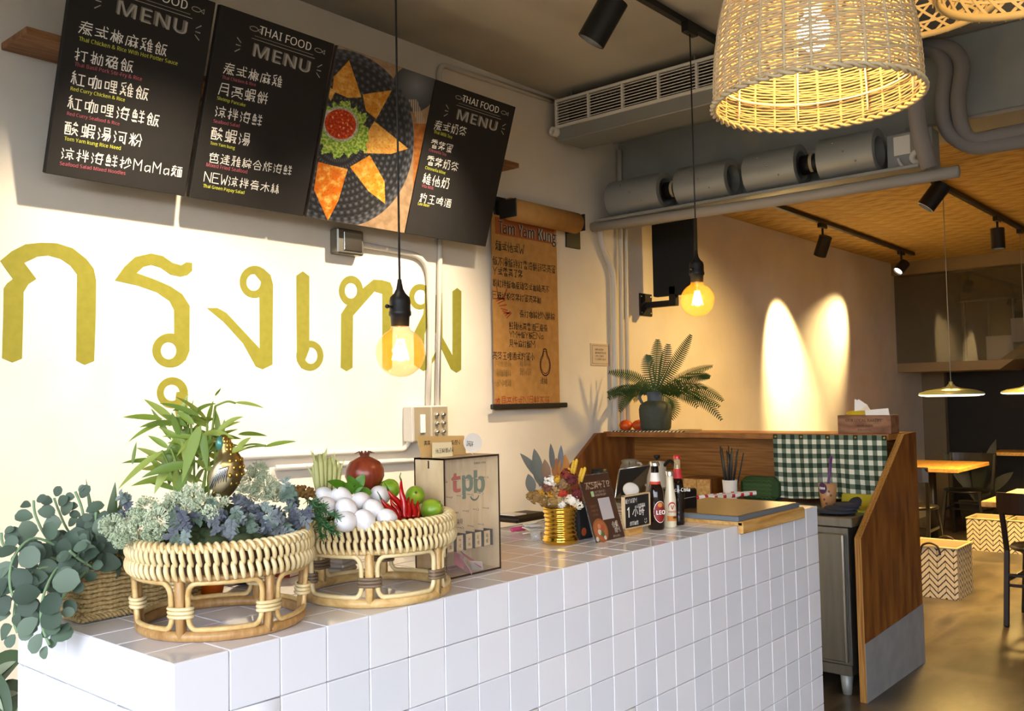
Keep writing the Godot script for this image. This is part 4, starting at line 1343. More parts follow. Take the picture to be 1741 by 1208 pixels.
# ---------- rattan stands and what they carry ----------
func rattan_stand(label: String, c: Vector3, rb: float, rt: float, h: float, first: float, pole_m: Material, loop_m: Material, bind_m: Material) -> Node3D:
	var t := thing("rattan_stand", label, "basket stand", c, 0.0, "round rattan tray stands")
	var circle := func(r: float, y: float, n := 64) -> Array:
		var o := []
		for i in n: o.append(Vector3(cos(TAU * i / n) * r, y, sin(TAU * i / n) * r))
		return o
	var s := nst(true)
	tube(s, circle.call(rb, 0.0095), 0.0095, 10, true)
	obj("base_ring", s, pole_m, t)
	var low := h - 0.052
	s = nst(true)
	tube(s, circle.call(rt - 0.008, low), 0.006, 8, true)
	obj("lower_ring", s, pole_m, t)
	s = nst(true)
	lathe(s, [Vector2(0, low + 0.006), Vector2(rt - 0.012, low + 0.006)], 48)
	lathe(s, [Vector2(rt - 0.011, low), Vector2(rt - 0.006, h - 0.004)], 48)
	lathe(s, [Vector2(rt - 0.013, h - 0.004), Vector2(rt - 0.017, low)], 48)
	obj("tray", s, hexm("4e331b", 0.8), t)
	# legs with bent cane loops between them
	for i in 6:
		var a := first + TAU * i / 6.0
		var b := a + TAU / 6.0
		var P := func(q: float, y: float, off := 0.0) -> Vector3:
			var r := lerpf(rb, rt - 0.012, y / low) + off
			return Vector3(cos(q) * r, y, sin(q) * r)
		s = nst(true)
		tube(s, [P.call(a, 0.006), P.call(a, low)], 0.0092, 10)
		var leg := obj("leg", s, pole_m, t)
		s = nst(true)
		var m := 0.105
		var pts := []
		for k in 15: pts.append(P.call(lerpf(a + m + 0.09, b - m - 0.09, k / 14.0), 0.022, 0.003))
		for k in 5: pts.append(P.call(b - m - 0.09 + 0.09 * sin(PI / 2 * k / 4.0), 0.022 + 0.02 * (1.0 - cos(PI / 2 * k / 4.0)), 0.003))
		for k in 5: pts.append(P.call(b - m - 0.11 * (1.0 - cos(PI / 2 * k / 4.0)), low - 0.03 + 0.022 * sin(PI / 2 * k / 4.0), 0.003))
		for k in 11: pts.append(P.call(lerpf(b - m - 0.13, a + m + 0.13, k / 10.0), low - 0.008, 0.003))
		for k in 5: pts.append(P.call(a + m + 0.11 * (1.0 - sin(PI / 2 * k / 4.0)), low - 0.008 - 0.022 * (1.0 - cos(PI / 2 * k / 4.0)), 0.003))
		for k in 5: pts.append(P.call(a + m + 0.09 * (1.0 - cos(PI / 2 * k / 4.0)), 0.042 - 0.02 * sin(PI / 2 * k / 4.0), 0.003))
		tube(s, pts, 0.0048, 8, true)
		obj("cane_loop", s, loop_m, t)
		for k in 3:
			s = nst(true)
			var mid: Vector3 = P.call(a, 0.052 + (k - 1) * 0.0068)
			var rdir := Vector3(cos(a), 0, sin(a))
			var side := Vector3(-sin(a), 0, cos(a))
			var band := []
			for q in 20:
				var w := TAU * q / 20.0
				band.append(mid + side * cos(w) * 0.0215 + rdir * sin(w) * 0.0125)
			tube(s, band, 0.0035, 6, true)
			obj("binding", s, bind_m, leg)
	# woven wall: two rows of slanting canes, and a wrapped rim
	var n := 72
	for row in 2:
		s = nst(true)
		var dy := 0.025
		var y0 := low - 0.004 + row * dy
		var step := TAU / n
		var pts := []
		for k in 9:
			var q := k / 8.0
			var r := rt - 0.002 + 0.0058 * sin(PI * q)
			var an := (q - 0.5) * step * 0.45
			pts.append(Vector3(cos(an) * r, y0 + q * (dy + 0.006), sin(an) * r))
		tube(s, pts, [0.0022, 0.0038, 0.0043, 0.0046, 0.0047, 0.0047, 0.0045, 0.004, 0.002], 7)
		var mesh := bake(s)
		for i in n:
			inst("cane", mesh, M.cane, t, Transform3D(Basis(Vector3.UP, TAU * (i + 0.5 * row) / n + 0.04 * row), Vector3.ZERO))
	s = nst(true)
	tube(s, circle.call(rt - 0.006, h - 0.002), 0.0075, 8, true)
	obj("rim", s, M.rattan, t)
	s = nst(true)
	var wrap := []
	for k in 9:
		var q := -0.6 + 4.0 * k / 8.0
		var an := TAU / n * (k / 8.0 - 0.5) * 1.1
		var r := rt - 0.006 + cos(q) * 0.0088
		wrap.append(Vector3(cos(an) * r, h - 0.002 + sin(q) * 0.0088, sin(an) * r))
	tube(s, wrap, 0.0036, 6)
	var wm := bake(s)
	for i in n:
		inst("rim_wrap", wm, M.cane, t, Transform3D(Basis(Vector3.UP, TAU * i / n), Vector3.ZERO))
	return t
func build_stands() -> void:
	var p := at_y(322, 1085, 1.0) - Vector3(0.2024, 0, -0.1858)
	rattan_stand("honey-brown rattan tray stand full of green and blue foliage", Vector3(0.2024, 1.0, -0.1858), 0.143, 0.163, 0.162, atan2(p.z, p.x), M.pole, M.rattan, M.cane)
	p = at_y(633, 1026, 1.0) - Vector3(0.55, 0, -0.15)
	rattan_stand("pale rattan tray stand holding eggs, chilies, limes and an onion", Vector3(0.55, 1.0, -0.15), 0.148, 0.163, 0.162, atan2(p.z, p.x), M.rattan, M.cane, hexm("7c6650", 0.5))
# a blade from a to b, sagging or arching by sag, facing up
func blade(a: Vector3, b: Vector3, wid: float, sag: float, face: Vector3, belly := 0.4, fold := 0.2, segs := 9) -> ArrayMesh:
	var s := nst(true)
	var L := []
	var R := []
	var C := []
	var mid := (a + b) * 0.5 + Vector3(0, sag, 0)
	for i in segs + 1:
		var t := float(i) / segs
		var p := a.lerp(mid, t).lerp(mid.lerp(b, t), t)
		var d := ((mid - a) * (1.0 - t) + (b - mid) * t).normalized()
		var x := face.cross(d).normalized()
		var up := d.cross(x)
		var w := wid * 0.5 * pow(sin(PI * pow(clampf(t, 0.001, 0.999), log(0.5) / log(belly))), 0.85)
		C.append(p)
		L.append(p - x * w + up * w * fold)
		R.append(p + x * w + up * w * fold)
	for i in segs:
		oquad(s, C[i], L[i], L[i + 1], C[i + 1], face)
		oquad(s, R[i], C[i], C[i + 1], R[i + 1], face)
	return bake(s)
func D(px: float, py: float, d: float) -> Vector3:
	return EYE + ray(px, py) * d
func build_bamboo_plant() -> void:
	var t := thing("bamboo_plant", "bright green bamboo-like plant with long pointed leaves in the foliage tray", "plant", Vector3(0.21, 1.13, -0.21))
	var o := t.position
	var list := [[277, 712, 208, 709, 15, 0.004], [299, 720, 244, 678, 17, 0.006], [340, 708, 270, 685, 12, 0.008], [276, 719, 217, 752, 11, 0.01], [319, 722, 329, 678, 9, 0.0], [366, 673, 376, 659, 7, 0.0], [352, 722, 363, 680, 12, 0.0], [399, 684, 450, 694, 9, 0.006], [404, 738, 455, 741, 11, 0.005], [450, 759, 505, 750, 11, 0.004], [402, 764, 427, 743, 14, 0.003], [269, 782, 206, 787, 12, 0.004], [287, 762, 251, 740, 13, 0.003], [276, 768, 200, 832, 17, 0.012], [317, 731, 268, 815, 24, 0.015], [342, 722, 309, 822, 25, 0.015], [372, 738, 366, 694, 12, 0.0], [305, 742, 292, 700, 16, 0.003], [330, 722, 300, 700, 14, 0.006], [300, 800, 240, 798, 20, 0.008], [330, 790, 240, 812, 22, 0.012], [376, 745, 382, 712, 10, 0.0], [355, 740, 378, 790, 18, 0.01], [345, 735, 352, 800, 18, 0.006], [300, 812, 222, 826, 18, 0.008], [290, 790, 262, 840, 22, 0.01], [320, 800, 296, 850, 20, 0.01], [305, 770, 250, 775, 14, 0.004], [385, 770, 420, 762, 14, 0.004], [225, 790, 232, 750, 9, 0.0]]
	var r0 := D(325, 830, 1.76)
	var k := 0
	for e in list:
		var d := 1.74 + 0.05 * sin(k * 2.4)
		var a := D(e[0], e[1], d)
		var b := D(e[2], e[3], d - 0.03 + 0.06 * fmod(k * 0.37, 1.0))
		var m: Material = M.bamboo_leaf[k % 3]
		inst("leaf", blade(a - o, b - o, e[4] * 0.8 * d / FOCAL, e[5], (Vector3.UP * 0.6 - cam_f * 0.9 + cam_r * 0.2 * sin(k)).normalized()), m, t)
		k += 1
	for i in 46:
		var a := D(325 + rf(-45, 55), 800 + rf(-60, 35), 1.77 + rf(-0.03, 0.06))
		var an := rf(0, TAU)
		var b := a + (cam_r * cos(an) + Vector3.UP * (0.4 + sin(an)) * 0.8 + cam_f * rf(-0.6, 0.6)).normalized() * rf(0.05, 0.085)
		inst("leaf", blade(a - o, b - o, rf(0.009, 0.016), rf(0.002, 0.012), (Vector3.UP * 0.6 - cam_f).normalized()), M.bamboo_leaf[i % 3], t)
	for i in 30:
		var a := D(330 + rf(-38, 40), 745 + rf(-35, 50), 1.76 + rf(-0.04, 0.05))
		var an := rf(0.2, 2.94)
		var b := a + (cam_r * cos(an) * 1.1 + Vector3.UP * rf(-0.2, 0.9) + cam_f * rf(-0.5, 0.5)).normalized() * rf(0.055, 0.09)
		inst("leaf", blade(a - o, b - o, rf(0.009, 0.014), rf(0.004, 0.014), (Vector3.UP * 0.6 - cam_f).normalized()), M.bamboo_leaf[i % 3], t)
	for e in [[318, 850, 300, 715], [330, 850, 322, 700], [345, 850, 352, 715], [352, 850, 372, 735], [300, 850, 275, 765], [340, 850, 366, 690], [310, 850, 290, 760], [360, 845, 402, 760], [366, 690, 400, 685], [400, 762, 452, 758], [386, 775, 452, 757]]:
		var s := nst(true)
		var a := D(e[0], e[1], 1.76) - o
		var b := D(e[2], e[3], 1.75) - o
		tube(s, smooth_path([a, (a + b) * 0.5 + Vector3(0.004, 0.006, 0), b], 5), 0.0022, 6)
		obj("stem", s, M.stem, t)
func build_foliage() -> void:
	# pale green hydrangea heads
	var t := thing("hydrangea_bunch", "pale mint hydrangea heads spilling over the foliage tray", "flowers", Vector3(0.15, 1.15, -0.2))
	var o := t.position
	var heads := [[192, 895, 22, 1.62], [212, 905, 20, 1.62], [236, 900, 25, 1.63], [250, 865, 22, 1.66], [268, 885, 24, 1.63], [262, 905, 20, 1.62], [232, 880, 18, 1.66], [327, 842, 20, 1.68], [345, 860, 22, 1.68], [312, 858, 20, 1.7], [296, 850, 17, 1.72], [372, 848, 17, 1.7], [430, 815, 22, 1.82], [452, 830, 24, 1.8], [420, 840, 20, 1.8], [466, 835, 17, 1.82], [440, 800, 16, 1.84], [357, 870, 14, 1.66], [282, 868, 14, 1.68], [205, 918, 13, 1.6]]
	for e in heads:
		var c := D(e[0], e[1], e[3]) - o
		var r: float = e[2] * e[3] / FOCAL
		var s := nst()
		for i in 170:
			var v := Vector3(rng.randfn(), rng.randfn(), rng.randfn()).normalized()
			var p := c + v * r * rf(0.7, 1.08)
			var x := v.cross(Vector3(0.3, 1, 0.2)).normalized()
			var y := v.cross(x)
			var k := rf(0.0022, 0.0038)
			for q in 2:
				var d := (x * cos(q * 1.6) + y * sin(q * 1.6)) * k
				var f := (x * -sin(q * 1.6) + y * cos(q * 1.6)) * k * 0.42
				oquad(s, p - d + v * 0.002, p + f, p + d + v * 0.002, p - f, v)
			tube(s, [c + v * r * 0.5, p], 0.0007, 3, false, false)
		obj("flower_head", s, M.hydrangea[rng.randi() % 3], t)
	# dusty blue leafy sprigs
	t = thing("dusty_foliage", "dusty blue-grey leafy sprigs along the foliage tray rim", "foliage", Vector3(0.25, 1.15, -0.15))
	o = t.position
	var lm := []
	for k in 3: lm.append(leaf(0.0095 + 0.0015 * k, 0.005 + 0.0006 * k, 0.5, 0.3, 4))
	var sprigs := [[300, 905, 298, 930, 1.6], [312, 880, 288, 915, 1.61], [305, 870, 322, 900, 1.61], [292, 868, 300, 890, 1.62], [318, 895, 314, 925, 1.6], [365, 880, 368, 905, 1.64], [380, 890, 394, 915, 1.64], [400, 870, 398, 918, 1.64], [395, 862, 415, 885, 1.66], [420, 880, 430, 905, 1.66], [440, 870, 455, 900, 1.68], [445, 855, 475, 880, 1.7], [470, 870, 490, 900, 1.7], [460, 890, 500, 912, 1.69], [475, 850, 500, 835, 1.72], [490, 860, 525, 890, 1.72], [500, 880, 530, 872, 1.72], [415, 900, 440, 915, 1.66], [380, 870, 355, 885, 1.65], [430, 860, 410, 850, 1.7], [505, 862, 494, 828, 1.74], [298, 930, 292, 950, 1.59], [450, 908, 480, 915, 1.68], [356, 880, 378, 875, 1.66], [210, 848, 222, 870, 1.7], [222, 850, 204, 842, 1.7], [215, 870, 200, 880, 1.69], [470, 895, 455, 878, 1.68]]
	for e in sprigs.duplicate():
		if e[0] > 340: sprigs.append([e[0] + rf(-14, 14), e[1] + rf(-12, 14), e[2] + rf(-14, 14), e[3] + rf(-14, 8), e[4] + rf(-0.01, 0.03)])
	for i in 24:
		var x := rf(290, 530)
		var y := rf(855, 905) if x > 360 else rf(870, 900)
		sprigs.append([x, y, x + rf(-22, 22), y + rf(-22, 14), 1.62 + (x - 290) / 240.0 * 0.12 + rf(0.0, 0.04)])
	for e in sprigs:
		var a := D(e[0], e[1], e[4] + 0.015) - o
		var b := D(e[2], e[3], e[4]) - o
		var s := nst(true)
		tube(s, [a, b], 0.0013, 5)
		var m: Material = M.dusty[rng.randi() % 5]
		var sp := obj("sprig", s, m, t)
		for i in 21:
			var q := i / 20.0
			var dir := (b - a).normalized()
			var side := (dir.cross(cam_f).normalized() * (1.0 if i % 2 else -1.0) + dir * 0.5 - cam_f * rf(-0.3, 0.9) + Vector3(0, rf(-0.3, 0.5), 0)).normalized()
			inst("leaf", lm[rng.randi() % 3], m, sp, Transform3D(look(side, -cam_f + Vector3.UP * 0.4) * Basis.from_scale(Vector3.ONE * rf(0.8, 1.25)), a.lerp(b, q)))
	# dark leaf bed that fills the tray
	t = thing("moss_bed", "dark green moss filling the foliage tray", "moss", Vector3(0.2024, 1.11, -0.1858))
	var s := nst(true)
	for i in 130:
		var an := rf(0, TAU)
		var r := 0.135 * sqrt(rf(0, 1))
		ball(s, Vector3(cos(an) * r, 0.036 + rf(-0.004, 0.012) + maxf(0.0, 0.06 - r * 0.55), sin(an) * r), Vector3(0.02, 0.016, 0.02) * rf(0.8, 1.3), 8, 5)
	var bed := obj("moss", s, hexm("33401f", 0.9), t)
	bed.set_meta("kind", "stuff")
	# fir sprig between the stands
	t = thing("fir_sprig", "dark green fir sprig hanging over the rim beside the eggs", "sprig", D(540, 870, 1.78))
	o = t.position
	for e in [[530, 850, 562, 905, 1.76], [535, 865, 548, 915, 1.76], [525, 855, 575, 880, 1.77], [520, 848, 552, 860, 1.78], [545, 880, 572, 905, 1.76], [530, 872, 556, 898, 1.75]]:
		s = nst()
		var a := D(e[0], e[1], e[4]) - o
		var b := D(e[2], e[3], e[4] - 0.01) - o
		tube(s, [a, b], 0.0014, 5)
		for i in 70:
			var q := rf(0, 1)
			var p := a.lerp(b, q)
			var d := ((b - a).normalized() * 0.7 + Vector3(rng.randfn(), rng.randfn(), rng.randfn()) * 0.6).normalized() * rf(0.01, 0.016)
			tube(s, [p, p + d], 0.0008, 3, false, false)
		obj("twig", s, M.fir, t)
	# dried flower head
	t = thing("dried_flower_head", "brown dried flower head behind the blue foliage beside the eggs", "dried flower", D(515, 845, 1.85))
	s = nst()
	for i in 130:
		var v := Vector3(rng.randfn(), absf(rng.randfn()) * 0.7, rng.randfn()).normalized()
		var p := v * rf(0.018, 0.024)
		ball(s, p, Vector3(0.005, 0.0035, 0.005), 5, 4, look(v))
	obj("petals", s, hexm("7d5a26", 0.8), t)
func build_bird() -> void:
	var t := thing("bird_figurine", "gilded bird figurine with a green head perched in the foliage", "figurine", D(385, 800, 1.70))
	var o := t.position
	var K := 1.70 / FOCAL
	var P := func(x: float, y: float, z := 0.0) -> Vector3: return D(x, y, 1.70) - o + cam_f * z
	var path := smooth_path([P.call(378, 842), P.call(384, 828), P.call(388, 805), P.call(389, 785), P.call(386, 768), P.call(383, 756), P.call(379, 746), P.call(374, 741)], 5)
	var rad := []
	var keys := [9, 17, 26, 25, 15, 11.5, 10, 3]
	for i in path.size():
		var q := float(i) / 5.0
		var k := mini(int(q), 6)
		rad.append(lerpf(keys[k], keys[k + 1], q - k) * K * 0.98)
	var s := nst(true)
	tube(s, path, rad, 20)
	obj("body", s, M.old_gold, t)
	# scales along the back
	for j in 9:
		for i in 5:
			var q := (8 + j * 3.0) / path.size()
			var k := int(q * (path.size() - 1))
			var c: Vector3 = path[k]
			var r: float = rad[k]
			var an := -1.1 + i * 0.5 + (0.25 if j % 2 else 0.0)
			s = nst(true)
			ball(s, c + (cam_r * cos(an) - cam_f * sin(an)) * r, Vector3(0.0035, 0.0045, 0.0022), 8, 5, look(cam_r * cos(an) - cam_f * sin(an)))
			obj("scale", s, M.brass, t)
	s = nst(true)
	ball(s, P.call(377, 753, -0.006), Vector3(9, 13, 8) * K, 14, 10, Basis(cam_f, -0.1))
	obj("head", s, hexm("4c8272", 0.3, 0.3), t)
	s = nst(true)
	tube(s, [P.call(372, 746, -0.008), P.call(364, 752, -0.01)], [0.004, 0.0006], 8)
	obj("beak", s, M.brass, t)
	# near wing with raised feathers
	s = nst(true)
	ball(s, P.call(382, 806, -0.02), Vector3(20, 29, 7) * K, 16, 12, Basis(cam_r, cam_u, -cam_f) * Basis(Vector3(0, 0, 1), -0.35))
	var w := obj("wing", s, hexm("b9a880", 0.42, 0.85), t)
	for i in 7:
		s = nst(true)
		var q := i / 6.0
		var a: Vector3 = P.call(396 - 14 * q, 789 + 4 * q, -0.0285)
		var b: Vector3 = P.call(392 - 30 * q, 818 + 12 * q, -0.024)
		tube(s, smooth_path([a, (a + b) * 0.5 - cam_f * 0.0015 - cam_r * 0.002, b], 4), [0.0012, 0.0016, 0.0018, 0.002, 0.002, 0.0018, 0.0016, 0.0012, 0.0006], 6)
		obj("feather", s, M.chrome, w)
	s = nst(true)
	tube(s, [P.call(370, 828), P.call(360, 846)], [0.007, 0.003], 10)
	obj("tail", s, M.old_gold, t)

# ---------- seagrass basket with trailing plant ----------
func build_seagrass() -> void:
	var c := Vector3(0.155, 1.0, -0.462)
	var t := thing("seagrass_basket", "rectangular woven seagrass basket with a rope handle at the counter end", "basket", c)
	var hx := 0.118
	var hz := 0.07
	var s := nst()
	for row in 12:
		s = nst(true)
		var y := 0.007 + row * 0.0084
		var pts := []
		var n := 46
		var lean := 1.0 + 0.03 * row / 11.0
		for i in n * 2:
			var q := TAU * i / (n * 2.0)
			var cx := clampf(cos(q) * 1.5, -1, 1)
			var cz := clampf(sin(q) * 1.5, -1, 1)
			var wv := 0.0024 * (1.0 if (i + row) % 2 else -1.0)
			pts.append(Vector3(cx * (hx * lean + wv), y + 0.0008 * sin(i * 1.7), cz * (hz * lean + wv)))
		tube(s, pts, 0.0045, 6, true)
		obj("woven_row", s, M.seagrass, t)
	for y in [0.0082, 0.108]:
		for e in [[Vector3(-hx, y, hz), Vector3(hx, y, hz)], [Vector3(-hx, y, -hz), Vector3(hx, y, -hz)], [Vector3(-hx, y, -hz), Vector3(-hx, y, hz)], [Vector3(hx, y, -hz), Vector3(hx, y, hz)]]:
			s = nst(true)
			var a: Vector3 = e[0] * Vector3(1.04, 1, 1.04)
			var b: Vector3 = e[1] * Vector3(1.04, 1, 1.04)
			for strand in 3:
				var pts := []
				for i in 60:
					var q := i / 59.0
					var w := q * a.distance_to(b) / 0.024 * TAU + strand * TAU / 3.0
					pts.append(a.lerp(b, q) + Vector3(0, cos(w) * 0.004, 0) + (b - a).normalized().cross(Vector3.UP) * sin(w) * 0.004)
				tube(s, pts, 0.0036, 5)
			obj("braided_edge", s, M.seagrass, t)
	s = nst()
	span(s, Vector3(-hx + 0.004, 0.004, -hz + 0.004), Vector3(hx - 0.004, 0.085, hz - 0.004))
	obj("soil", s, hexm("2b2118", 0.95), t)
	for z in [hz, -hz]:
		s = nst(true)
		for strand in 2:
			var pts := []
			for i in 46:
				var q := i / 45.0
				var w := q * 40.0 + strand * PI
				pts.append(Vector3(-0.035 + 0.1 * q, 0.1 + 0.052 * sin(PI * q), z * 1.06) + Vector3(cos(w) * 0.0025, sin(w) * 0.0025, 0))
			tube(s, pts, 0.0032, 5)
		obj("handle", s, M.seagrass, t)
func build_trailing_plant() -> void:
	var t := thing("trailing_plant", "grey-green round-leaved plant trailing over the counter end", "plant", Vector3(0.1, 1.09, -0.46))
	var o := t.position
	var stems := [
		[[150, 965, 1.78], [100, 930, 1.74], [55, 915, 1.7], [22, 950, 1.66], [18, 1000, 1.64], [38, 1040, 1.63]],
		[[145, 965, 1.76], [104, 960, 1.7], [76, 1005, 1.64], [70, 1055, 1.62], [84, 1096, 1.61]],
		[[155, 960, 1.84], [90, 925, 1.8], [62, 880, 1.79], [57, 850, 1.79]],
		[[160, 955, 1.86], [118, 905, 1.84], [100, 868, 1.84], [92, 846, 1.84]],
		[[170, 955, 1.86], [148, 900, 1.84], [138, 860, 1.84], [128, 835, 1.84]],
		[[175, 955, 1.84], [165, 910, 1.8], [163, 870, 1.79]],
		[[140, 965, 1.74], [70, 965, 1.68], [34, 1000, 1.65], [24, 1050, 1.64], [30, 1075, 1.64]],
		[[150, 968, 1.74], [116, 1000, 1.66], [98, 1040, 1.63], [104, 1085, 1.62]],
		[[130, 960, 1.76], [60, 940, 1.72], [10, 930, 1.7], [2, 905, 1.7]],
		[[160, 965, 1.74], [135, 950, 1.7], [118, 935, 1.68]],
		[[185, 960, 1.8], [160, 930, 1.74], [140, 925, 1.72]],
	]
	var k := 0
	for st in stems:
		var pts := []
		for p in st: pts.append(D(p[0], p[1], p[2]) - o)
		var path := smooth_path(pts, 6)
		var s := nst(true)
		tube(s, path, 0.0026, 6)
		obj("stem", s, M.grey_stem, t)
		var n := 17 if st.size() > 4 else 11
		for i in n:
			var q := (i + 0.6) / n
			var idx := mini(int(q * (path.size() - 1)), path.size() - 2)
			var p: Vector3 = path[idx]
			var d: Vector3 = (path[idx + 1] - path[idx]).normalized()
			var sd := d.cross(cam_f).normalized() * (1.0 if i % 2 else -1.0)
			var dir := (sd * rf(0.6, 1.0) + d * rf(0.0, 0.7) - cam_f * rf(-0.2, 0.5) + Vector3(0, rf(-0.35, 0.25), 0)).normalized()
			var size := rf(0.030, 0.052) * (1.0 if q < 0.8 else 0.75)
			if st.size() == 4 or st.size() == 3: size *= 0.72
			var mesh := leaf(size, size * rf(0.72, 0.88), rf(0.1, 0.7), rf(0.1, 0.3), 8, 0.62, 0.56, 0.03)
			inst("leaf", mesh, M.grey_leaf[rng.randi() % 4], t, Transform3D(look(dir, -cam_f + Vector3.UP * rf(0.2, 0.9) + cam_r * rf(-0.4, 0.4)), p + dir * 0.006))
			k += 1
	for i in 24:
		var p := D(rf(70, 215), rf(905, 960), 1.80 + rf(-0.05, 0.05)) - o
		var dir := (cam_r * rf(-1, 1) + Vector3.UP * rf(-0.3, 0.8) - cam_f * rf(0, 0.6)).normalized()
		inst("leaf", leaf(rf(0.038, 0.05), rf(0.03, 0.04), 0.4, 0.2, 8, 0.62, 0.56, 0.03), M.grey_leaf[i % 4], t, Transform3D(look(dir, -cam_f + Vector3.UP * 0.5), p))
	# stiff sword leaves behind
	t = thing("snake_plant", "stiff dark green sword leaves behind the seagrass basket", "plant", Vector3(0.2, 1.085, -0.5))
	o = t.position
	for e in [[188, 900, 196, 818, 20], [165, 905, 146, 812, 9], [178, 905, 158, 850, 22], [200, 905, 206, 850, 20]]:
		inst("leaf", blade(D(e[0], e[1] + 20, 1.93) - o, D(e[2], e[3], 1.95) - o, e[4] * 1.94 / FOCAL, 0.0, -cam_f, 0.35, 0.35), M.snake, t)
	# variegated floor plant beside the counter end
	t = thing("variegated_plant", "large dark leaves with cream marks beside the counter end", "plant", Vector3(0.25, 0.0, -1.1))
	o = t.position
	var s := nst(true)
	lathe(s, [Vector2(0, 0.0), Vector2(0.11, 0.0), Vector2(0.14, 0.26), Vector2(0.15, 0.28), Vector2(0.13, 0.28), Vector2(0.12, 0.25), Vector2(0, 0.25)], 28)
	obj("pot", s, hexm("b9b4aa", 0.6), t)
	var vm := leafy(Color("36502c"), Color("1c2c14"), 0.4)
	var pale := leafy(Color("9aa588"), Color("3a4430"), 0.45)
	for e in [[-30, 1165, 44, 1112, 60, 2.3], [-20, 1195, 48, 1172, 52, 2.25], [-40, 1140, 20, 1225, 50, 2.2], [20, 1260, 40, 1180, 46, 2.3]]:
		var a := D(e[0], e[1], e[5]) - o
		var b := D(e[2], e[3], e[5] - 0.05) - o
		var lf := inst("leaf", blade(a, b, e[4] * e[5] / FOCAL, 0.01, (-cam_f + Vector3.UP * 0.8).normalized(), 0.42, 0.15), vm, t)
		inst("leaf_marking", blade(a.lerp(b, 0.08) - cam_f * 0.004, a.lerp(b, 0.8) - cam_f * 0.004, e[4] * e[5] / FOCAL * 0.36, 0.009, (-cam_f + Vector3.UP * 0.8).normalized(), 0.4, 0.15), pale, lf)
		s = nst(true)
		tube(s, smooth_path([Vector3(0, 0.25, 0), (a + Vector3(0, 0.3, 0)) * 0.5, a], 6), 0.005, 6)
		obj("stem", s, M.stem, t)

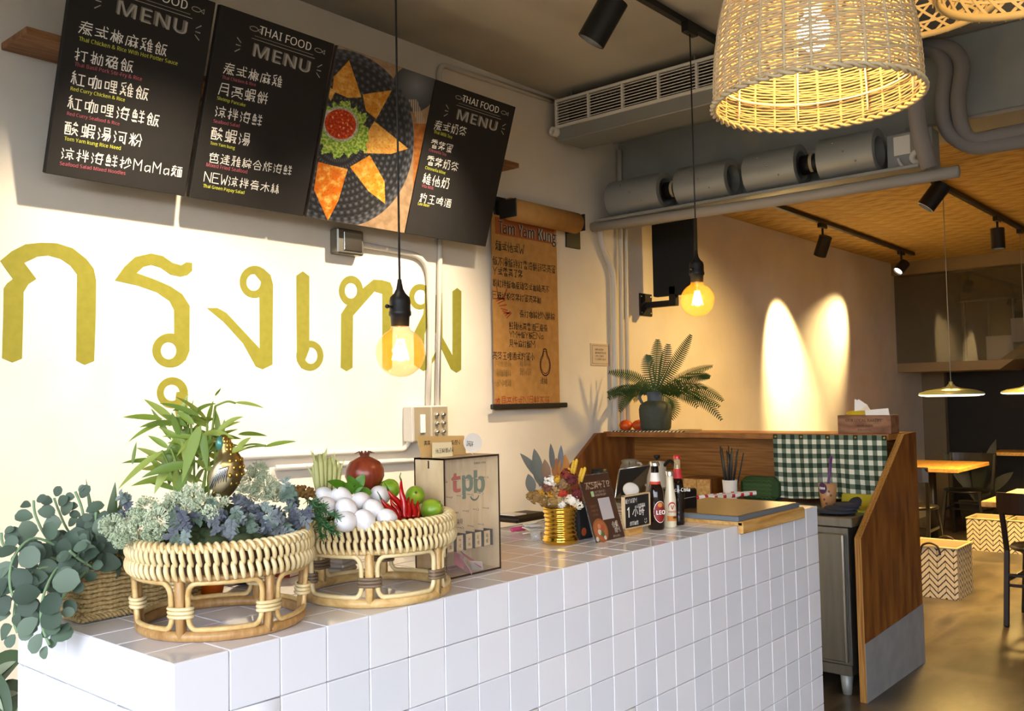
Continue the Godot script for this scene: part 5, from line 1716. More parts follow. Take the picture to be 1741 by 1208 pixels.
# ---------- vegetables on the pale stand ----------
func build_vegetables() -> void:
	var s := nst(true)
	var prof := []
	for i in 17:
		var a := -PI / 2 + PI * i / 16.0
		prof.append(Vector2(cos(a) * 0.0205, sin(a) * 0.0265 * (1.0 if a < 0 else 1.12)))
	lathe(s, prof, 24)
	var egg := bake(s)
	var eggs := [[552, 845, -0.15], [553, 861, -0.11], [581, 846, -0.13], [589, 864, -0.075], [614, 853, -0.11], [635, 867, -0.07], [646, 842, -0.14], [588, 886, -0.055], [620, 885, -0.05], [658, 882, -0.05]]
	var i := 0
	for e in eggs:
		var o := inst("egg", egg, M.egg, self, Transform3D(Basis(Vector3(0.3, 0.2, 1).normalized(), 1.2 + 0.25 * sin(i * 2.1)) * Basis(Vector3.UP, i * 1.3), at_z(e[0], e[1], e[2])))
		tag(o, "white egg piled in the pale rattan tray", "egg", "white eggs in the rattan tray")
		i += 1
	# onion
	var c := at_z(620, 806, -0.21)
	var t := thing("red_onion", "large brown-red onion behind the eggs", "onion", c)
	s = nst(true)
	lathe(s, [Vector2(0, -0.038), Vector2(0.016, -0.037), Vector2(0.034, -0.026), Vector2(0.043, -0.004), Vector2(0.042, 0.012), Vector2(0.033, 0.028), Vector2(0.018, 0.036), Vector2(0.009, 0.04), Vector2(0.007, 0.046), Vector2(0, 0.047)], 30)
	obj("bulb", s, M.onion, t)
	s = nst()
	for k in 9:
		var a := TAU * k / 9.0
		tube(s, [Vector3(cos(a) * 0.006, 0.038, sin(a) * 0.006), Vector3(cos(a) * 0.012, 0.05, sin(a) * 0.012), Vector3(cos(a) * 0.024, 0.046, sin(a) * 0.02)], [0.003, 0.002, 0.0006], 5)
	obj("dry_top", s, hexm("6a3524", 0.7), t)
	# limes
	var lime_labels := ["green lime behind the chilies beside the onion", "green lime between the chilies and the plywood box", "yellow-green lime at the rim of the pale rattan tray"]
	i = 0
	for e in [[662, 831, -0.17, 0.023], [706, 842, -0.14, 0.022], [734, 866, -0.09, 0.0245]]:
		t = thing("lime", lime_labels[i], "lime", at_z(e[0], e[1], e[2]), i * 0.9, "limes in the rattan tray")
		s = nst(true)
		var r: float = e[3]
		lathe(s, [Vector2(0, -r * 1.15), Vector2(r * 0.22, -r * 1.05), Vector2(r * 0.6, -r * 0.8), Vector2(r * 0.93, -r * 0.35), Vector2(r, 0.0), Vector2(r * 0.93, r * 0.35), Vector2(r * 0.6, r * 0.8), Vector2(r * 0.22, r * 1.05), Vector2(0, r * 1.12)], 22, Transform3D(Basis(Vector3(0, 0, 1), 1.2), Vector3.ZERO))
		obj("fruit", s, M.lime, t)
		s = nst(true)
		ball(s, Vector3(-r * 1.02, r * 0.4, 0), Vector3(0.003, 0.003, 0.003), 8, 5)
		obj("stem_end", s, hexm("5d5a28", 0.8), t)
		i += 1
	# chilies
	i = 0
	for e in [[682, 816, 688, 880, 10, -0.075], [660, 833, 686, 866, 10, -0.09], [648, 848, 679, 884, 10, -0.07], [664, 848, 680, 878, 9, -0.08], [695, 845, 694, 880, 9, -0.07], [701, 848, 703, 879, 9, -0.07], [711, 851, 709, 880, 8, -0.075]]:
		var a := at_z(e[0], e[1], e[5])
		var b := at_z(e[2], e[3], e[5] + 0.015)
		t = thing("chili", "glossy red chili standing in the rattan tray beside the eggs", "chili", b, 0.0, "red chilies in the rattan tray")
		var path := smooth_path([Vector3.ZERO, (a - b) * 0.35 + Vector3(0.002, 0, 0), (a - b) * 0.7 + Vector3(-0.002, 0, 0), a - b], 4)
		var rr := []
		for k in path.size(): rr.append(e[4] * 0.5 * 2.0 / FOCAL * (1.0 if k < 6 else lerpf(1.0, 0.25, (k - 6) / float(path.size() - 7))))
		s = nst(true)
		tube(s, path, rr, 10)
		obj("pod", s, M.chili, t)
		s = nst(true)
		if i < 3:
			tube(s, [a - b, a - b + Vector3(-0.004, 0.008, 0), a - b + Vector3(-0.01 if i else 0.0, 0.016, 0)], [0.0022, 0.0012, 0.0009], 6)
			obj("stalk", s, hexm("4c6a24", 0.6), t)
		i += 1
	# kaffir lime leaves
	i = 0
	for e in [[600, 838, 556, 818, 18], [602, 840, 620, 806, 19], [606, 836, 590, 808, 16], [610, 838, 606, 822, 18], [612, 842, 632, 838, 20], [600, 840, 584, 822, 16]]:
		var a := at_z(e[0], e[1], -0.13)
		var b := at_z(e[2], e[3], -0.12)
		var o := inst("lime_leaf", blade(Vector3.ZERO, b - a, e[4] * 2.0 / FOCAL, 0.006, (Vector3.UP * 0.5 - cam_f).normalized(), 0.45, 0.2), M.lime_leaf, self, Transform3D(Basis(), a))
		tag(o, "glossy green lime leaf between the eggs and the onion", "leaf", "lime leaves among the eggs")
		i += 1
	# lemongrass
	t = thing("lemongrass", "bundle of pale cut lemongrass stalks behind the eggs", "lemongrass", at_z(555, 850, -0.2))
	var o2 := t.position
	for e in [[536, 775, 541, 838, 9], [544, 772, 547, 840, 11], [552, 770, 552, 842, 9], [560, 778, 560, 842, 10], [569, 782, 566, 840, 10], [578, 788, 573, 840, 8], [531, 800, 540, 840, 5]]:
		s = nst(true)
		var a := at_z(e[0], e[1], -0.21) - o2
		var b := at_z(e[2], e[3], -0.19) - o2
		tube(s, [b, a.lerp(b, 0.3), a], [e[4] * 0.55 * 2.0 / FOCAL, e[4] * 0.5 * 2.0 / FOCAL, e[4] * 0.35 * 2.0 / FOCAL], 8)
		obj("stalk", s, M.stalk, t)
		for k in 4:
			inst("cut_blade", blade(a.lerp(b, 0.25), a + Vector3(rf(-0.022, 0.018), rf(0.0, 0.02), rf(-0.01, 0.01)), 0.004, 0.002, -cam_f, 0.3), M.stalk, t)
	# a straw bed in the tray
	t = thing("straw_bed", "straw bed under the eggs in the pale rattan tray", "straw", Vector3(0.55, 1.118, -0.15))
	s = nst()
	for k in 420:
		var an := rf(0, TAU)
		var r := 0.13 * sqrt(rf(0, 1))
		var p := Vector3(cos(an) * r, rf(0.0, 0.022), sin(an) * r)
		var d := Vector3(rf(-1, 1), rf(-0.15, 0.15), rf(-1, 1)).normalized() * 0.022
		tube(s, [p - d, p + d], 0.0014, 4, false, false)
	obj("straw", s, hexm("b59a5a", 0.8), t).set_meta("kind", "stuff")
	# things half hidden behind the stands
	t = thing("orange_basket", "small orange plastic lattice basket behind the honey-brown stand", "basket", Vector3(0.318, 1.0, -0.43))
	s = nst(true)
	lathe(s, [Vector2(0, 0.002), Vector2(0.03, 0.002), Vector2(0.038, 0.034), Vector2(0.041, 0.036), Vector2(0.041, 0.04)], 24)
	obj("bowl", s, M.orange_plastic, t)
	s = nst(true)
	lathe(s, [Vector2(0.041, 0.04), Vector2(0.036, 0.058), Vector2(0.02, 0.066), Vector2(0, 0.067)], 24)
	obj("lid", s, M.orange_plastic, t)
	for k in 12:
		s = nst(true)
		var a := TAU * k / 12.0
		tube(s, [Vector3(cos(a) * 0.042, 0.04, sin(a) * 0.042), Vector3(cos(a) * 0.037, 0.059, sin(a) * 0.037), Vector3(cos(a) * 0.012, 0.069, sin(a) * 0.012)], 0.002, 5)
		obj("rib", s, M.orange_plastic, t)
	t = thing("black_pouch", "black pouch lying on the tiles behind the stands", "pouch", Vector3(0.44, 1.0, -0.47))
	s = nst(true)
	ball(s, Vector3(0, 0.035, 0), Vector3(0.06, 0.035, 0.04), 16, 8)
	obj("bag", s, M.soft_black, t)
	s = nst()
	bar(s, Vector3(-0.045, 0.064, 0.01), Vector3(0.045, 0.064, 0.01), 0.006, 0.005)
	obj("zip", s, M.galv, t)
	t = thing("book", "red-edged paperback behind the stands", "book", Vector3(0.58, 1.0, -0.5), 0.3)
	s = nst()
	span(s, Vector3(-0.05, 0.001, -0.035), Vector3(0.05, 0.018, 0.035))
	obj("pages", s, M.paper, t)
	s = nst()
	span(s, Vector3(-0.051, 0.018, -0.036), Vector3(0.051, 0.02, 0.036)); span(s, Vector3(-0.051, 0.0, -0.036), Vector3(0.051, 0.0015, 0.036)); span(s, Vector3(-0.053, 0.0, -0.036), Vector3(-0.05, 0.02, 0.036))
	obj("cover", s, hexm("a83224", 0.5), t)
	t = thing("napkin_stack", "stack of grey napkins behind the pale rattan stand", "napkins", Vector3(0.62, 1.0, -0.37), 0.35)
	for k in 5:
		s = nst()
		box(s, Vector3(rf(-0.004, 0.004), 0.006 + k * 0.012, rf(-0.004, 0.004)), Vector3(0.075, 0.011, 0.07), 0.004)
		obj("napkin", s, hexm("b9b2a8", 0.9), t)

# ---------- things along the counter ----------
func build_donation_box() -> void:
	var x0 := 0.728
	var x1 := 0.917
	var zf := -0.125
	var zb := -0.222
	var h := 0.274
	var t := thing("donation_box", "plywood donation box with a clear front, peg board and tpb logo", "donation box", Vector3((x0 + x1) / 2, 1.0, (zf + zb) / 2))
	var w := (x1 - x0) / 2
	var d := (zf - zb) / 2
	var edge := hexm("2e1d12", 0.8)
	var parts := [["side_panel", Vector3(-w, 0, -d), Vector3(-w + 0.004, h, d)], ["side_panel", Vector3(w - 0.004, 0, -d), Vector3(w, h, d)], ["back_panel", Vector3(-w, 0, -d), Vector3(w, h, -d + 0.004)], ["top_panel", Vector3(-w, h - 0.004, -d), Vector3(w, h, d)], ["bottom_panel", Vector3(-w, 0, -d), Vector3(w, 0.004, d)], ["peg_panel", Vector3(-w + 0.004, 0.0755, 0.01), Vector3(w - 0.004, h - 0.004, 0.014)]]
	for e in parts:
		var s := nst()
		span(s, e[1], e[2])
		obj(e[0], s, M.pale_wood, t)
	var s := nst()
	for e in [[-w, 0, -w + 0.004, h], [w - 0.004, 0, w, h], [-w, h - 0.004, w, h], [-w, 0, w, 0.004]]:
		span(s, Vector3(e[0] - 0.0003, e[1], d), Vector3(e[2] + 0.0003, e[3] + 0.0003, d + 0.0008))
	obj("burnt_edge", s, edge, t)
	s = nst()
	span(s, Vector3(-w + 0.004, 0.004, d - 0.003), Vector3(w - 0.004, h - 0.004, d - 0.001))
	obj("clear_front", s, M.acrylic, t)
	# laser slots in the side
	for e in [[0.07, -0.02], [0.07, 0.03], [0.16, -0.035], [0.16, 0.0], [0.16, 0.035], [0.25, 0.0]]:
		s = nst()
		span(s, Vector3(-w - 0.0006, e[0], e[1] - 0.002), Vector3(-w, e[0] + 0.018, e[1] + 0.002))
		obj("slot", s, edge, t)
	var z := 0.0146
	var o := t.position
	var red := hexm("b4472a", 0.8)
	var green := hexm("66735a", 0.8)
	var at := func(px: float, py: float) -> Vector3: return at_z(px, py, o.z + z) - o
	lettering(t, "lettering", "t", at.call(768, 838), Basis(), 0.05, red, "Droid Sans", 1.15, true)
	lettering(t, "lettering", "p", at.call(786, 838), Basis(), 0.05, green, "Droid Sans", 1.1, true)
	lettering(t, "lettering", "b", at.call(806, 838), Basis(), 0.052, green, "Droid Sans", 1.1, true)
	s = nst()
	var arc := []
	for k in 9:
		var q := -1.1 + 2.2 * k / 8.0
		arc.append(Vector2(sin(q) * 0.016, -cos(q) * 0.016))
	ink(s, arc, Transform3D(Basis(), at.call(807, 838)), 0.0045)
	obj("lettering", s, green, t)
	scribble(t, "lettering", 8, at.call(806, 789), Basis(), 0.0055, M.ink, 31)
	write(t, "lettering", "YE看得見", at.call(758, 895), Basis(), 0.012, M.ink, 1.05)
	for j in 4:
		for i in 5:
			s = nst(true)
			var p := Vector3(-0.068 + i * 0.035 + (0.016 if j % 2 else 0.0), h - 0.055 - j * 0.037, 0.014)
			if p.x > w - 0.012: continue
			tube(s, [p, p + Vector3(0, 0, 0.016)], 0.0011, 6)
			ball(s, p + Vector3(0, 0, 0.017), Vector3(0.0026, 0.0026, 0.002), 8, 5)
			obj("peg", s, M.chrome, t)
	for i in 6:
		s = nst()
		span(s, Vector3(-w + 0.012 + i * 0.031, 0.058, 0.014), Vector3(-w + 0.014 + i * 0.031, 0.096, 0.042))
		obj("divider", s, edge, t)
	for i in 5:
		s = nst()
		span(s, Vector3(-w + 0.016 + i * 0.031, 0.06, 0.04), Vector3(-w + 0.036 + i * 0.031, 0.094, 0.0415))
		var lb := obj("slot_label", s, M.pale_wood, t)
		scribble(lb, "lettering", 1, Vector3(-w + 0.022 + i * 0.031, 0.079, 0.0418), Basis(), 0.009, M.ink_soft, 40 + i)
		scribble(lb, "lettering", 1, Vector3(-w + 0.022 + i * 0.031, 0.066, 0.0418), Basis(), 0.009, M.ink_soft, 50 + i)
	# notes inside and on top
	var bn := thing("banknote", "red banknotes lying in the bottom of the plywood box", "banknotes", o + Vector3(0.0, 0.012, 0.02))
	for k in 5:
		s = nst()
		box(s, Vector3(-0.03 + k * 0.012, 0.004 + 0.016 * (k % 2), -0.01 + 0.008 * k), Vector3(0.055, 0.0012, 0.028), 0.0, Basis(Vector3(0.3, 1, 0.2).normalized(), k * 0.9) * Basis(Vector3(1, 0, 0.3).normalized(), 0.5 * (k % 3)))
		obj("note", s, hexm(["b0526a", "c06a78", "d0a0a0", "a8405a", "c9c0b8"][k], 0.7), bn)
	t = thing("kraft_note", "kraft paper note with handwriting standing on the plywood box", "note", Vector3(0.76, 1.274, -0.2))
	o = t.position
	var poly := PackedVector2Array()
	for q in [[708, 741], [788, 740], [792, 776], [716, 779]]:
		var p := at_z(q[0], q[1], -0.2) - o
		poly.append(Vector2(p.x, p.y))
	s = nst()
	prism(s, poly, Transform3D(), 0.002)
	obj("sheet", s, hexm("cda86a", 0.85), t)
	scribble(t, "lettering", 2, at_z(721, 757, -0.197) - o, Basis(), 0.011, M.ink, 71)
	scribble(t, "lettering", 3, at_z(767, 756, -0.197) - o, Basis(), 0.011, M.ink, 72)
	t = thing("paper_card", "small cream card with handwriting and red hearts on the plywood box", "card", Vector3(0.79, 1.274, -0.18))
	o = t.position
	poly = PackedVector2Array()
	for q in [[735, 752], [767, 751], [769, 776], [735, 778]]:
		var p := at_z(q[0], q[1], -0.18) - o
		poly.append(Vector2(p.x, p.y))
	s = nst()
	prism(s, poly, Transform3D(), 0.0015)
	obj("card", s, hexm("e6d7ac", 0.8), t)
	scribble(t, "lettering", 6, at_z(741, 770, -0.178) - o, Basis(), 0.0105, M.ink, 73)
	s = nst()
	for q in [[748, 759], [766, 758], [743, 775], [759, 773]]:
		var p := at_z(q[0], q[1], -0.178) - o
		prism(s, PackedVector2Array([Vector2(p.x - 0.002, p.y + 0.001), Vector2(p.x, p.y - 0.002), Vector2(p.x + 0.002, p.y + 0.001), Vector2(p.x + 0.001, p.y + 0.002), Vector2(p.x, p.y + 0.001), Vector2(p.x - 0.001, p.y + 0.002)]), Transform3D(), 0.0004)
	obj("heart", s, M.red, t)
	t = thing("speech_bubble_card", "white speech bubble card with two words on the plywood box", "card", Vector3(0.88, 1.274, -0.17))
	o = t.position
	poly = PackedVector2Array()
	for k in 28:
		var q := TAU * k / 28.0
		var p := at_z(803.5 + cos(q) * 15.5, 752 - sin(q) * 16, -0.17) - o
		if k == 20: poly.append(Vector2((at_z(808, 776, -0.17) - o).x, (at_z(808, 776, -0.17) - o).y))
		poly.append(Vector2(p.x, p.y))
	s = nst()
	prism(s, poly, Transform3D(), 0.0015)
	obj("card", s, M.white, t)
	write(t, "lettering", "謝謝", at_z(793, 757, -0.168) - o, Basis(Vector3(0, 0, 1), -0.15), 0.012, M.ink)
func build_flower_vase() -> void:
	var c := Vector3(1.303, 1.0, -0.243)
	var t := thing("gold_vase", "shiny gold ribbed vase beside the plywood box", "vase", c)
	var s := nst(true)
	var prof := [Vector2(0, 0), Vector2(0.044, 0.0), Vector2(0.05, 0.006), Vector2(0.052, 0.014)]
	for k in 29:
		var y := 0.016 + 0.082 * k / 28.0
		prof.append(Vector2(0.0485 - 0.006 * sin(PI * k / 28.0) + 0.0022 * sin(k * TAU / 4.0), y))
	prof.append_array([Vector2(0.05, 0.102), Vector2(0.047, 0.102), Vector2(0.044, 0.09), Vector2(0, 0.088)])
	lathe(s, prof, 40)
	obj("body", s, M.gold, t)
	t = thing("dried_bouquet", "dried bouquet of grey leaves, burgundy and white blooms in the gold vase", "bouquet", c + Vector3(0, 0.09, 0))
	var o := t.position
	var dp := 2.58
	var base := c + Vector3(0, 0.1, 0)
	for e in [[925, 820, 884, 770, 16, "6c6c62"], [918, 818, 908, 762, 18, "66685e"], [930, 830, 905, 795, 20, "6a6a60"], [940, 800, 936, 753, 10, "5a5a56"], [952, 800, 954, 756, 10, "64666a"], [945, 815, 946, 778, 16, "a5632a"], [955, 815, 961, 772, 20, "b5701e"], [930, 820, 926, 780, 16, "8a6a4e"], [918, 828, 914, 776, 12, "a06a3a"], [905, 840, 898, 805, 18, "76766c"]]:
		inst("leaf", blade(D(e[0], e[1], dp) - o, D(e[2], e[3], dp + 0.01) - o, e[4] * dp / FOCAL, 0.004, (-cam_f + Vector3(0.2, 0.3, 0)).normalized(), 0.45, 0.3), leafy(Color(e[5]).darkened(0.12), Color("1a1a16"), 0.75), t)
	for e in [[978, 783, 970, 818], [992, 797, 984, 822], [965, 798, 962, 818]]:
		s = nst()
		var a := D(e[2], e[3], dp) - o
		var b := D(e[0], e[1], dp) - o
		tube(s, [a, b], 0.0015, 5)
		for k in 14:
			var p := a.lerp(b, 0.2 + 0.8 * k / 13.0)
			ball(s, p + (cam_r * (1.0 if k % 2 else -1.0)) * 0.004, Vector3(0.0045, 0.0065, 0.0045), 6, 4)
		obj("wheat_ear", s, hexm("cfa62c", 0.7), t)
	for e in [[972, 815, 13, "5a1a1c"], [980, 838, 12, "641c20"], [935, 818, 12, "efe9dd"], [947, 814, 8, "d9a21c"], [958, 822, 13, "8a6a44"], [920, 838, 8, "d0981c"], [937, 839, 9, "c98f22"], [945, 832, 12, "a58052"], [956, 838, 11, "b8391c"], [973, 850, 12, "efe6d6"], [965, 848, 9, "e3d3b4"], [912, 845, 14, "94703e"], [925, 850, 12, "8a6a34"], [940, 852, 12, "9a7a46"], [955, 856, 9, "efe9dc"], [930, 828, 11, "7a4a3a"], [962, 806, 11, "7d2a24"], [902, 842, 9, "a07a3c"], [985, 858, 8, "e9e2d2"], [950, 846, 10, "b59a66"]]:
		s = nst()
		var p := D(e[0], e[1], dp - 0.02) - o
		var r: float = e[2] * dp / FOCAL
		for k in 54:
			var v := (Vector3(rng.randfn(), rng.randfn(), rng.randfn()).normalized() - cam_f * 0.4).normalized()
			ball(s, p + v * r * rf(0.5, 0.95), Vector3(r * 0.26, r * 0.2, r * 0.07), 6, 4, look(v))
		obj("bloom", s, hexm(e[3], 0.8), t)
	for k in 12:
		s = nst(true)
		tube(s, [base - o + Vector3(rf(-0.02, 0.02), -0.01, rf(-0.02, 0.02)), D(rf(905, 985), rf(820, 850), dp) - o], 0.0014, 5)
		obj("stem", s, hexm("6a5a34", 0.8), t)
func card_frame(a: Vector3, b: Vector3, top: Vector3) -> Basis:
	var x := (b - a).normalized()
	var y := top - a
	y = (y - x * y.dot(x)).normalized()
	return Basis(x, y, x.cross(y))
func build_signs() -> void:
	# leaning brown acrylic sign
	var bl := Vector3(1.343, 1.0, -0.151)
	var br := Vector3(1.491, 1.0, -0.151)
	var tl := Vector3(1.343, 1.187, -0.2075)
	var bs := card_frame(bl, br, tl)
	var w := 0.148
	var h := bl.distance_to(tl)
	var t := thing("acrylic_sign", "leaning brown acrylic sign with a soup bowl picture", "sign", bl)
	var s := nst()
	box(s, bs * Vector3(w / 2, h / 2, -0.002), Vector3(w, h, 0.004), 0.0006, bs)
	obj("acrylic_plate", s, M.acrylic, t)
	s = nst()
	box(s, bs * Vector3(w / 2, h / 2, 0.0004), Vector3(w - 0.006, h - 0.006, 0.0008), 0.0, bs)
	obj("insert", s, hexm("4a3022", 0.5), t)
	var f := 0.0011
	write(t, "lettering", "不想再等了", bs * Vector3(0.02, 0.153, f), bs, 0.02, hexm("c0a58c", 0.8), 1.12)
	lettering(t, "lettering", "!?", bs * Vector3(0.124, 0.153, f), bs, 0.018, hexm("c0a58c", 0.8))
	s = nst()
	box(s, bs * Vector3(0.044, 0.138, f), Vector3(0.013, 0.015, 0.0006), 0.0, bs)
	obj("green_badge", s, hexm("a9c08c", 0.6), t)
	for k in 2: scribble(t, "lettering", 8, bs * Vector3(0.056, 0.139 - k * 0.009, f), bs, 0.007, hexm("a08a7c", 0.8), 300 + k)
	s = nst()
	box(s, bs * Vector3(0.09, 0.092, f), Vector3(0.056, 0.062, 0.0006), 0.0, bs)
	obj("blank_square", s, hexm("b9b2b4", 0.6), t)
	for k in 3: scribble(t, "lettering", 5, bs * Vector3(0.018, 0.1 - k * 0.012, f), bs, 0.007, hexm("8a5d3c", 0.8), 305 + k)
	# bowl of soup printed in the corner
	s = nst()
	lathe(s, [Vector2(0, 0), Vector2(0.034, 0)], 32, Transform3D(bs * Basis(Vector3.RIGHT, PI / 2), bs * Vector3(0.038, 0.034, f)))
	obj("bowl_print", s, hexm("9a5d30", 0.6), t)
	s = nst()
	lathe(s, [Vector2(0, 0), Vector2(0.028, 0)], 32, Transform3D(bs * Basis(Vector3.RIGHT, PI / 2), bs * Vector3(0.038, 0.034, f + 0.0005)))
	obj("soup_print", s, hexm("b0643a", 0.6), t)
	for e in [[0.03, 0.03, 0.008, "cfc3b0"], [0.05, 0.04, 0.009, "a8553c"], [0.042, 0.024, 0.009, "5a6a34"], [0.034, 0.046, 0.007, "c98a5a"], [0.012, 0.012, 0.007, "cfc8bc"], [0.05, 0.012, 0.006, "cfc8bc"]]:
		s = nst()
		lathe(s, [Vector2(0, 0), Vector2(e[2], 0)], 12, Transform3D(bs * Basis(Vector3.RIGHT, PI / 2), bs * Vector3(e[0], e[1], f + 0.001)))
		obj("garnish_print", s, hexm(e[3], 0.6), t)
	scribble(t, "lettering", 2, bs * Vector3(0.098, 0.036, f), bs, 0.016, hexm("d9cfc4", 0.8), 310)
	scribble(t, "lettering", 2, bs * Vector3(0.104, 0.02, f), bs, 0.014, hexm("d9cfc4", 0.8), 311)
	scribble(t, "lettering", 6, bs * Vector3(0.09, 0.008, f), bs, 0.006, hexm("b5a595", 0.8), 312)
	# small blackboard in a wooden frame on a wooden foot
	var z := -0.17
	var a := at_z(1060, 898, z)
	var b := at_z(1104, 894, z)
	var tp := at_z(1058, 840, z)
	var W := b.x - a.x
	var y0 := (a.y + b.y) / 2
	var H := tp.y - a.y
	t = thing("chalkboard_sign", "small framed chalkboard reading 1 hour between the acrylic sign and bottles", "sign", Vector3(a.x, 1.0, z))
	var q := y0 - 1.0
	for e in [[0, q, W, q + 0.004], [0, q + H - 0.004, W, q + H], [0, q, 0.004, q + H], [W - 0.004, q, W, q + H]]:
		s = nst()
		span(s, Vector3(e[0], e[1], -0.006), Vector3(e[2], e[3], 0.006), 0.0008)
		obj("frame", s, M.pale_wood, t)
	s = nst()
	span(s, Vector3(0.003, q + 0.003, -0.004), Vector3(W - 0.003, q + H - 0.003, 0.003))
	obj("slate", s, M.board, t)
	s = nst()
	span(s, Vector3(0.01, 0, -0.02), Vector3(W * 0.6, maxf(q, 0.012), 0.012), 0.001)
	obj("foot", s, M.oak, t)
	var Z := 0.0036
	scribble(t, "lettering", 5, Vector3(0.008, q + H - 0.024, Z), Basis(), 0.013, M.chalk, 320)
	scribble(t, "lettering", 5, Vector3(W * 0.45, q + H - 0.041, Z), Basis(), 0.011, M.chalk, 321)
	lettering(t, "lettering", "1", Vector3(0.016, q + 0.034, Z), Basis(), 0.03, M.chalk)
	write(t, "lettering", "小時", Vector3(0.045, q + 0.034, Z), Basis(), 0.03, M.chalk, 1.3)
	scribble(t, "lettering", 4, Vector3(0.03, q + 0.009, Z), Basis(), 0.012, M.chalk, 322)
	s = nst()
	var face := []
	for k in 9: face.append(Vector2(-0.006 + 0.0015 * k, -0.005 * sin(PI * k / 8.0)))
	ink(s, face, Transform3D(Basis(), Vector3(W * 0.82, q + 0.014, Z)), 0.002)
	for e in [-0.004, 0.004]: ink(s, [Vector2(e, 0.004), Vector2(e, 0.008)], Transform3D(Basis(), Vector3(W * 0.82, q + 0.014, Z)), 0.002)
	obj("smiley", s, M.chalk, t)
func decal(parent: Node, called: String, r: float, y0: float, y1: float, a0: float, a1: float, m: Material, rt := -1.0) -> MeshInstance3D:
	var s := nst(true)
	if rt < 0.0: rt = r
	for i in 16:
		var a := lerpf(a0, a1, i / 16.0)
		var b := lerpf(a0, a1, (i + 1) / 16.0)
		oquad(s, Vector3(cos(a) * r, y0, sin(a) * r), Vector3(cos(b) * r, y0, sin(b) * r), Vector3(cos(b) * rt, y1, sin(b) * rt), Vector3(cos(a) * rt, y1, sin(a) * rt), Vector3(cos(a), 0, sin(a)))
	return obj(called, s, m, parent)
func round_print(parent: Node, called: String, r: float, cy: float, an: float, rx: float, ry: float, m: Material, lift := 0.0006) -> MeshInstance3D:
	var s := nst(true)
	var P := func(u: float, v: float) -> Vector3:
		var q := an + u / r
		return Vector3(cos(q) * (r + lift), cy + v, sin(q) * (r + lift))
	for ring in 3:
		for i in 24:
			var a := TAU * i / 24.0
			var b := TAU * (i + 1) / 24.0
			var k0 := ring / 3.0
			var k1 := (ring + 1) / 3.0
			oquad(s, P.call(cos(a) * rx * k0, sin(a) * ry * k0), P.call(cos(b) * rx * k0, sin(b) * ry * k0), P.call(cos(b) * rx * k1, sin(b) * ry * k1), P.call(cos(a) * rx * k1, sin(a) * ry * k1), Vector3(cos(an), 0, sin(an)))
	return obj(called, s, m, parent)
func side_text(parent: Node, text: String, r: float, y: float, an: float, cap: float, m: Material, lift := 0.0014, bold := true) -> void:
	var n := Vector3(cos(an), 0, sin(an))
	var x := Vector3.UP.cross(n)
	var o := lettering(parent, "lettering", text, n * (r + lift) + Vector3(0, y, 0), Basis(x, Vector3.UP, n), cap, m, "Droid Sans", 1.0, bold)
	o.position -= x * o.mesh.get_aabb().size.x * 0.5
